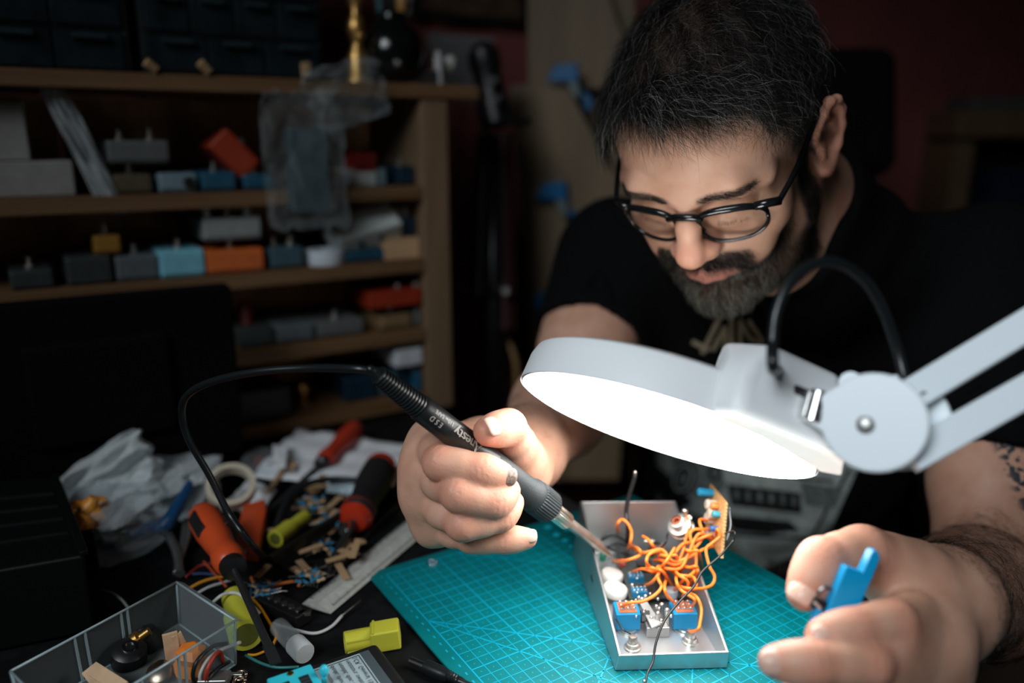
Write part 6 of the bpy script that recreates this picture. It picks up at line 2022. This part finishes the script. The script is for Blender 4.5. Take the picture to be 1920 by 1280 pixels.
# papers and bags behind
PAPER = mat('paper_white', (.78, .80, .83), .75)
def sheet(name, label, px, m, cat, seed, lift=.006, amp=.010, grp=None, n=14):
    """crumpled thin sheet spanning four photo corners on the table"""
    r = np.random.default_rng(seed); P = [T_(x, y, lift) for x, y in px]
    k1 = r.normal(0, 4, (5, 2)); ph = r.random(5) * 6.3
    mb = MB(); vs = []
    for j in range(n + 1):
        for i in range(n + 1):
            u, v = i / n, j / n
            p = (P[0] * (1 - u) + P[1] * u) * (1 - v) + (P[3] * (1 - u) + P[2] * u) * v
            hgt = sum(abs(math.sin(k1[q] @ (u, v) + ph[q])) for q in range(5)) / 5
            vs.append(p + ZZ * amp * hgt)
    fs = [(j * (n + 1) + i, j * (n + 1) + i + 1, (j + 1) * (n + 1) + i + 1, (j + 1) * (n + 1) + i) for j in range(n) for i in range(n)]
    mb.add(vs, fs)
    return tag(mb.build(name, m, smooth=True, solid=.0005), label, cat, grp)
sheet('paper_sheet', 'creased white paper under the red screwdriver', [(470, 905), (560, 820), (785, 845), (740, 930)], PAPER, 'paper', 3, .004, .014)
sheet('paper_sheet', 'white paper between the tape ring and the clear bag', [(225, 935), (300, 872), (392, 852), (420, 900)], PAPER, 'paper', 4, .010, .022)
sheet('paper_sheet', 'small white paper corner under the orange tool', [(425, 950), (470, 905), (520, 930), (470, 985)], PAPER, 'paper', 6, .004, .008)
sheet('paper_sheet', 'blue printed paper slip left of the black gripped screwdriver', [(612, 925), (620, 905), (670, 905), (664, 935)], mat('paper_blue_print', (.42, .52, .58), .6, noise=(120, .6)), 'paper', 9, .016, .004)
sheet('paper_label', 'white label standing on the red component bag', [(512, 880), (512, 835), (540, 835), (536, 878)], PAPER, 'paper', 10, .024, .002)
crumple('plastic_bag', T_(505, 868, .012), RGT * .030, np.array([0, .03, .0]), ZZ * .010, CLEAR, 'flat clear bag of dark red parts at the back of the table', 'bag', 21, rough=.1)
for k in range(9):
    p = T_(486 + 11 * (k % 5), 872 - 12 * (k // 5), .008 + .002 * (k % 3)); mb = MB(); mb.ell(p, (.006, .004, .003), 10, 6)
    tag(mb.build('red_part', mat('part_dark_red', (.17, .025, .015), .4), smooth=True), 'dark red component inside the flat clear bag', 'component', 'dark red components in the clear bag')
# cream tape ring
c = T_(433, 912, .036); axn = nrm(np.array([.2, -.55, .8]))
mb = MB(); mb.lathe(c, axn, [(.0180, -.006), (.0235, -.006), (.0235, .006), (.0180, .006), (.0180, -.006)], 40, cap=False)
tag(mb.build('tape_ring', mat('tape_cream', (.52, .46, .36), .6), auto=30), 'cream masking tape ring leaning on the papers', 'tape roll')
# big clear bag with orange pieces
CLEARB = film('soft_bag', (.93, .96, .97), .12, .2, .4)
BAGW = film('milky_bag', (.8, .84, .85), .45, .35, .4)
for k, (x, y) in enumerate([(148, 962), (165, 955), (186, 945), (152, 980), (178, 966), (140, 955)]):
    p = T_(x, y, .046 + .006 * (k % 2)); mb = MB(); mb.lathe(p, nrm(np.array([math.cos(k), .3, math.sin(k * 2) * .6 + .4])), [(.004, -.010), (.0075, -.006), (.0075, .004), (.005, .007), (.005, .012)], 14)
    tag(mb.build('amber_cap', mat('cap_amber', (.60, .24, .03), .4), auto=40), 'amber plastic cap inside the big clear bag', 'cap', 'amber caps in the clear bag')  # plastic caps, several in one bag
crumple('plastic_bag', T_(205, 965, .026), nrm(np.array([1, .25, 0])) * .048, np.array([-.01, .045, .0]), ZZ * .025, CLEARB, 'big crumpled clear bag of amber caps behind the black box', 'bag', 31, rough=.2)
crumple('plastic_bag', T_(215, 900, .040), nrm(np.array([1, .1, .65])) * .050, np.array([0, .017, .0]), nrm(np.array([-.4, 0, 1])) * .030, BAGW, 'peaked grey plastic bag rising behind the amber caps', 'bag', 33, rough=.26)
crumple('plastic_bag', T_(305, 925, .022), RGT * .050, np.array([0, .040, 0]), ZZ * .022, BAGW, 'dull plastic bag between the blue pliers and the peaked bag', 'bag', 35, rough=.2)
crumple('plastic_bag', T_(215, 880, .028), RGT * .052, np.array([0, .016, 0]), ZZ * .026, film('dark_bag', (.6, .65, .66), .05, .25), 'dark loose plastic bag in front of the monitor', 'bag', 36, rough=.24)
mb = MB(); mb.bar(T_(230, 880, .050), T_(274, 846, .055), .007, .003); tag(mb.build('white_strip', PAPER, bevel=.0005), 'short white strip on top of the clear bags', 'strip')
mb = MB(); mb.ell(T_(222, 806, .035), .005, 12, 8); tag(mb.build('orange_bead', mat('cap_amber', (.60, .24, .03), .4), smooth=True), 'single orange bead near the monitor foot', 'bead')
for k, (x, y) in enumerate([(240, 968), (252, 960), (205, 1015), (190, 1022), (230, 985)]):
    mb = MB(); p = T_(x, y, .010); mb.lathe(p, nrm(np.array([.5, math.sin(k), .7])), [(.004, -.006), (.006, -.003), (.006, .004), (.003, .007)], 12)
    tag(mb.build('purple_part', mat('part_purple', (.035, .025, .09), .35), auto=40), 'small dark purple part spilled by the clear bags', 'component', 'dark purple components')
# black equipment box
eb = thing('equipment_box', 'black ridged plastic equipment box at the lower left edge of the table', 'equipment box', T_(60, 1190))
zt = .066
top = [onz(-70, 905, TZ + zt), onz(103, 893, TZ + zt), onz(158, 1040, TZ + zt), onz(-60, 1078, TZ + zt)]
bot = [np.array([p[0], p[1], TZ + .001]) for p in top]
mb = MB(); mb.ring_stack([[bot[0], bot[3], bot[2], bot[1]], [top[0], top[3], top[2], top[1]]], True, True)
EBM = mat('equipment_black', (.0025, .003, .003), .5, spec=.2, bump=(300, .2)); mb.build('case', EBM, eb, bevel=.003)
for t in (.25, .42, .58, .75):
    a = top[0] * (1 - t) + top[3] * t + ZZ * .0006; b = top[1] * (1 - t) + top[2] * t + ZZ * .0006
    mb = MB(); mb.bar(a + (b - a) * .2, a + (b - a) * .93, .0022, .0016); mb.build('ridge', mat('ridge_black', (.008, .009, .009), .4), eb)
mb = MB(); a, b = top[1] + ZZ * .001, top[2] + ZZ * .001; mb.bar(a, b, .006, .004); mb.build('edge_rail', EBM, eb, bevel=.001)
mb = MB(); q = (bot[2] + bot[1]) / 2 + nrm(bot[2] - bot[3]) * .008; mb.frame_box(q + ZZ * .026, nrm(bot[2] - bot[3]) * .008, nrm(bot[2] - bot[1]) * .012, ZZ * .022); mb.build('latch', EBM, eb, bevel=.002)
# clear parts tray with its contents
tr_ = thing('parts_tray', 'clear plastic parts tray of jack sockets and wooden slips at the bottom edge', 'tray', T_(250, 1230))
TCL = film('tray_clear', (.88, .94, .95), .03, .12, .16)
zt = .036
tA, tB, tC = onz(20, 1258, TZ + zt), onz(331, 1091, TZ + zt), onz(441, 1163, TZ + zt)
tD = tA + tC - tB
bt = [np.array([p[0] * .96 + (tA + tC)[0] / 2 * .04, p[1] * .96 + (tA + tC)[1] / 2 * .04, TZ + .0015]) for p in (tA, tB, tC, tD)]
tt_ = [tA, tB, tC, tD]
mb = MB(); mb.add(bt, [(0, 1, 2, 3)]); 
for i in range(4):
    j = (i + 1) % 4; mb.add([bt[i], bt[j], tt_[j], tt_[i]], [(0, 1, 2, 3)])
mb.build('tray_walls', TCL, tr_, solid=.0014)
rim = MB()
for i in range(4):
    j = (i + 1) % 4
    rim.tube([tt_[i], tt_[j]], .0009, 8)
    rim.tube([bt[i], bt[j]], .0007, 8)
    rim.tube([bt[i], tt_[i]], .0008, 8)
rim.build('rim', mat('tray_edge', (.34, .44, .47), .2, spec=.6), tr_, smooth=True)
for f in (.34, .40, .62, .66):
    for i, j in ((0, 1), (3, 2)):
        rb = MB(); rb.bar(bt[i] + (bt[j] - bt[i]) * f, tt_[i] + (tt_[j] - tt_[i]) * f, .0012, .0016, nrm(bt[1] - bt[0]))
        rb.build('divider_groove', mat('tray_edge', (.34, .44, .47), .2, spec=.6), tr_)
fl_ = MB(); fl_.prism([tB, tC, tC + (tC - tD) * .045 - ZZ * .004, tB + (tC - tD) * .045 - ZZ * .004], ZZ * .001)
fl_.build('end_flange', film('tray_lip', (.75, .85, .87), .16, .2, .3), tr_)
for k, (x, y, r, lean) in enumerate([(242, 1235, .0115, .25), (283, 1205, .0095, -.5)]):
    p = T_(x, y, .006); axn = nrm(np.array([lean, -.25, 1]))
    rt = thing('jack_socket', ('black round jack socket with a silver ring in the clear tray', 'black jack socket lying on its side in the clear tray')[k], 'jack socket', p)
    mb = MB(); mb.lathe(p, axn, [(r, -.003), (r * 1.05, 0), (r, .010), (r * .75, .012), (r * .4, .0125)], 28); mb.build('socket_body', BLACKP, rt, auto=35)
    mb = MB(); mb.lathe(p + axn * .0122, axn, [(r * .42, 0), (r * .42, .0014), (r * .30, .0014), (r * .30, .0002)], 28); mb.build('socket_ring', CHROME, rt, auto=35)
    mb = MB(); mb.lathe(p + axn * .0122, axn, [(r * .29, .0002), (.0003, .0003)], 20); mb.build('socket_hole', mat('hole_black', (.002, .002, .002), .8), rt)
mb = MB(); mb.lathe(T_(248, 1205, .014), nrm(np.array([.8, .3, .5])), [(.004, 0), (.006, .001), (.006, .006), (.003, .007), (.003, .014)], 18)
tag(mb.build('brass_nut', mat('brass', (.55, .33, .10), .35, 1.), auto=35), 'small brass bush behind the jack sockets in the tray', 'bush')
mb = MB(); mb.lathe(T_(300, 1262, .008), nrm(np.array([0, -.5, 1])), [(.0085, 0), (.0085, .003), (.006, .0045), (.002, .005)], 22)
tag(mb.build('coin_disc', mat('copper_disc', (.42, .30, .22), .3, 1.), auto=35), 'copper coloured disc in the front cell of the tray', 'disc')
WSL = mat('slip_wood', (.60, .40, .24), .65, noise=(90, .12))
for k, (a, b, w) in enumerate([((172, 1252, .020), (232, 1290, .014), .009), ((166, 1252, .020), (196, 1290, .010), .010), ((318, 1186, .032), (326, 1238, .010), .010), ((330, 1188, .030), (350, 1228, .010), .007)]):
    mb = MB(); mb.bar(T_(*a), T_(*b), w, .0022, tocam(T_(*a)))
    tag(mb.build('wooden_slip', WSL, bevel=.0004), ('bent wooden slip rising from the tray front left', 'second wooden slip beneath the bent one in the tray', 'upright wooden slip by the orange part in the tray', 'thin wooden slip behind the upright one')[k], 'wooden slip', 'wooden slips in the clear tray')
mb = MB(); p = T_(358, 1240, .012); mb.lathe(p, nrm(np.array([.2, -.2, 1])), [(.011, -.010), (.0125, -.004), (.009, .004), (.010, .010), (.005, .014)], 7)
tag(mb.build('orange_connector', mat('connector_orange', (.75, .20, .02), .45), auto=30), 'crumpled orange plastic connector beside the tray end', 'connector')
# bundle of parts at the bottom: bracket with nuts and short wires
rt = thing('switch_assembly', 'silver switch bracket with two ring lugs at the bottom edge', 'switch', T_(410, 1268))
mb = MB(); mb.bar(T_(375, 1264, .006), T_(455, 1264, .006), .003, .002); mb.build('bracket_arm', NICKEL, rt, bevel=.0004)
mb = MB(); mb.frame_box(T_(402, 1275, .007), X_ * .010, Y_ * .006, ZZ * .004); mb.build('switch_case', mat('switch_metal', (.45, .45, .44), .35, .9), rt, bevel=.001)
for (x, y) in ((451, 1266), (449, 1277), (353, 1274)):
    c = T_(x, y, .005); mb = MB(); mb.tube([c + np.array([math.cos(t), math.sin(t), .25 * math.sin(t)]) * .0038 for t in np.linspace(0, 2 * math.pi, 18)], .0011, 8); mb.build('ring_lug', mat('lug_bronze', (.42, .32, .25), .3, 1.), rt, smooth=True)
for (pts, col, lb) in [([(378, 1284, .006), (376, 1262, .016), (390, 1236, .022), (415, 1218, .020), (450, 1204, .014)], (.60, .60, .58), 'white wire rising from the switch bracket to the yellow sleeve'), ([(386, 1284, .006), (388, 1258, .018), (400, 1232, .024), (412, 1222, .022), (418, 1240, .012)], (.35, .035, .02), 'red wire bent over the switch bracket'), ([(366, 1284, .006), (362, 1262, .018), (372, 1236, .026), (398, 1212, .026), (425, 1206, .020)], (.012, .013, .014), 'black wire arching from the switch bracket'), ([(394, 1284, .006), (392, 1270, .012), (410, 1252, .012), (430, 1240, .006)], (.012, .013, .014), 'short black wire in front of the red one')]:
    loose(lb, [T_(*p) for p in pts], .0015, col)
# little clear tube with white cap
tb = thing('sample_tube', 'small clear tube with a white cap above the tester', 'tube', T_(552, 1200))
a, b = T_(520, 1172, .008), T_(572, 1226, .008); d = nrm(b - a); L = np.linalg.norm(b - a)
mb = MB(); mb.lathe(a, d, [(.004, 0), (.0070, .002), (.0072, L * .72), (.0066, L * .72), (.0064, .003), (.003, .002)], 24); mb.build('glass', film('tube_clear', (.88, .9, .9), .06, .1, .3), tb, smooth=True)
mb = MB(); mb.lathe(a, d, [(.0075, L * .66), (.0079, L * .68), (.0079, L * .97), (.0070, L), (.002, L + .0003)], 28); mb.build('cap', mat('cap_white', (.52, .55, .56), .4), tb, auto=35)
# component tester
ct = thing('component_tester', 'black component tester with grey label and cyan test socket at the bottom edge', 'tester', T_(640, 1280))
zt = .020
c1, c2, c3 = onz(706, 1202, TZ + zt), onz(446, 1292, TZ + zt), onz(790, 1312, TZ + zt)
tu = nrm(c2 - c1); tv = nrm(c3 - c1); tv = nrm(tv - tu * (tv @ tu)); WU, WV = .125, .075
def TT(u, v, h=0.): return c1 + tu * u + tv * v + ZZ * h
mb = MB(); mb.prism([TT(0, 0, -zt + .0008), TT(WU, 0, -zt + .0008), TT(WU, WV, -zt + .0008), TT(0, WV, -zt + .0008)], ZZ * (zt - .0008)); mb.build('case', mat('tester_black', (.010, .010, .011), .42), ct, bevel=.004, seg=4)
mb = MB(); mb.prism([TT(.009, .007, .0001), TT(WU - .006, .007, .0001), TT(WU - .006, WV - .006, .0001), TT(.009, WV - .006, .0001)], ZZ * .0004); lab = mb.build('label', mat('label_grey', (.33, .42, .45), .45), ct)
mb = MB(); mb.prism([TT(.009, .007, .00055), TT(.0155, .007, .00055), TT(.0155, WV - .006, .00055), TT(.009, WV - .006, .00055)], ZZ * .0002); mb.prism([TT(.056, .007, .00055), TT(.066, .007, .00055), TT(.062, WV - .01, .00055), TT(.048, WV - .01, .00055)], ZZ * .0002); mb.build('label_band', mat('label_dark', (.055, .075, .085), .45), lab)
tx = MB()
for k, ln in enumerate(['LCR, General 150', 'resistors, switches', 'mosfet, diac, hold', 'diode, short, 9V', 'transistor, 12V']):
    lay_text(tx, ln, .0046, TT(.019 + k * .0055, .010, .0008), tv, tu, ZZ * .0001)
tx.build('small_print', mat('print_ink', (.03, .035, .04), .6), lab)
fr_ = MB()
for (u0, v0, u1, v1) in ((.017, .009, .050, .009), (.017, .009, .017, .066)):
    fr_.bar(TT(u0, v0, .0007), TT(u1, v1, .0007), .0005, .0003)
fr_.build('text_frame', mat('print_ink'), lab)
CY = mat('socket_cyan', (.03, .50, .62), .38)
mb = MB(); mb.frame_box(TT(.066, .032, .005), tu * .0145, tv * .019, ZZ * .0052); so = mb.build('test_socket', CY, ct, bevel=.001)
mb = MB()
for s in (-1, 1):
    mb.frame_box(TT(.066 + s * .0062, .034, .0103), tu * .0032, tv * .011, ZZ * .0002)
mb.build('socket_slots', mat('slot_dark', (.015, .03, .035), .6), so)
mb = MB()
for s in (-1, 1):
    for k in range(6):
        mb.frame_box(TT(.066 + s * .0062, .0255 + k * .0033, .0106), tu * .0028, tv * .0006, ZZ * .0002)
mb.build('contacts', SOLDER, so)
mb = MB(); mb.lathe(TT(.066, .0165, .0102), ZZ, [(.0022, 0), (.0020, .0007), (.0008, .0008)], 14); mb.build('screw', mat('brass', (.55, .33, .10), .35, 1.), so, auto=40)
mb = MB(); mb.cyl(TT(.0475, .027, .003), TT(.0475, .0275, .012), .0019); mb.ell(TT(.0475, .028, .0125), (.0032, .0032, .0042), 14, 10); mb.build('lever', CY, so, smooth=True)
for (u, v) in ((.092, .016), (.080, .013)):
    mb = MB(); mb.frame_box(TT(u, v, .0008), tu * .0055, tv * .0055, ZZ * .0003); mb.build('symbol_panel', mat('label_dark'), lab, bevel=.001)
    mb = MB(); c = TT(u, v, .0013); mb.tube([c + (tu * math.cos(t) + tv * math.sin(t)) * .0030 for t in np.linspace(0, 6.28, 20)], .0002, 6); mb.bar(TT(u - .0016, v, .0013), TT(u + .0016, v, .0013), .0004, .0002); mb.bar(TT(u - .0012, v - .0014, .0013), TT(u + .0012, v + .0016, .0013), .0003, .0002); mb.build('symbol', mat('symbol_ink', (.008, .01, .011), .6), lab)
# barrel plug
bp = thing('barrel_plug', 'black barrel power plug with silver tip beside the mat corner', 'plug', T_(815, 1255))
a, b, c = T_(770, 1238, .005), T_(796, 1249, .005), T_(880, 1284, .005)
mb = MB(); mb.cyl(a, b, .0029, n=24); mb.build('silver_barrel', CHROME, bp, auto=40)
d = nrm(c - b); mb = MB(); pr = [(.0035, 0), (.0052, .001), (.0052, .016), (.0042, .020)]
for k in range(5): pr += [(.0044 - .0003 * k, .021 + k * .0022), (.0030, .0218 + k * .0022), (.0030, .0226 + k * .0022)]
pr += [(.0021, .034), (.0021, .07)]
mb.lathe(b, d, pr, 20); mb.build('plug_body', RUB, bp, auto=35)
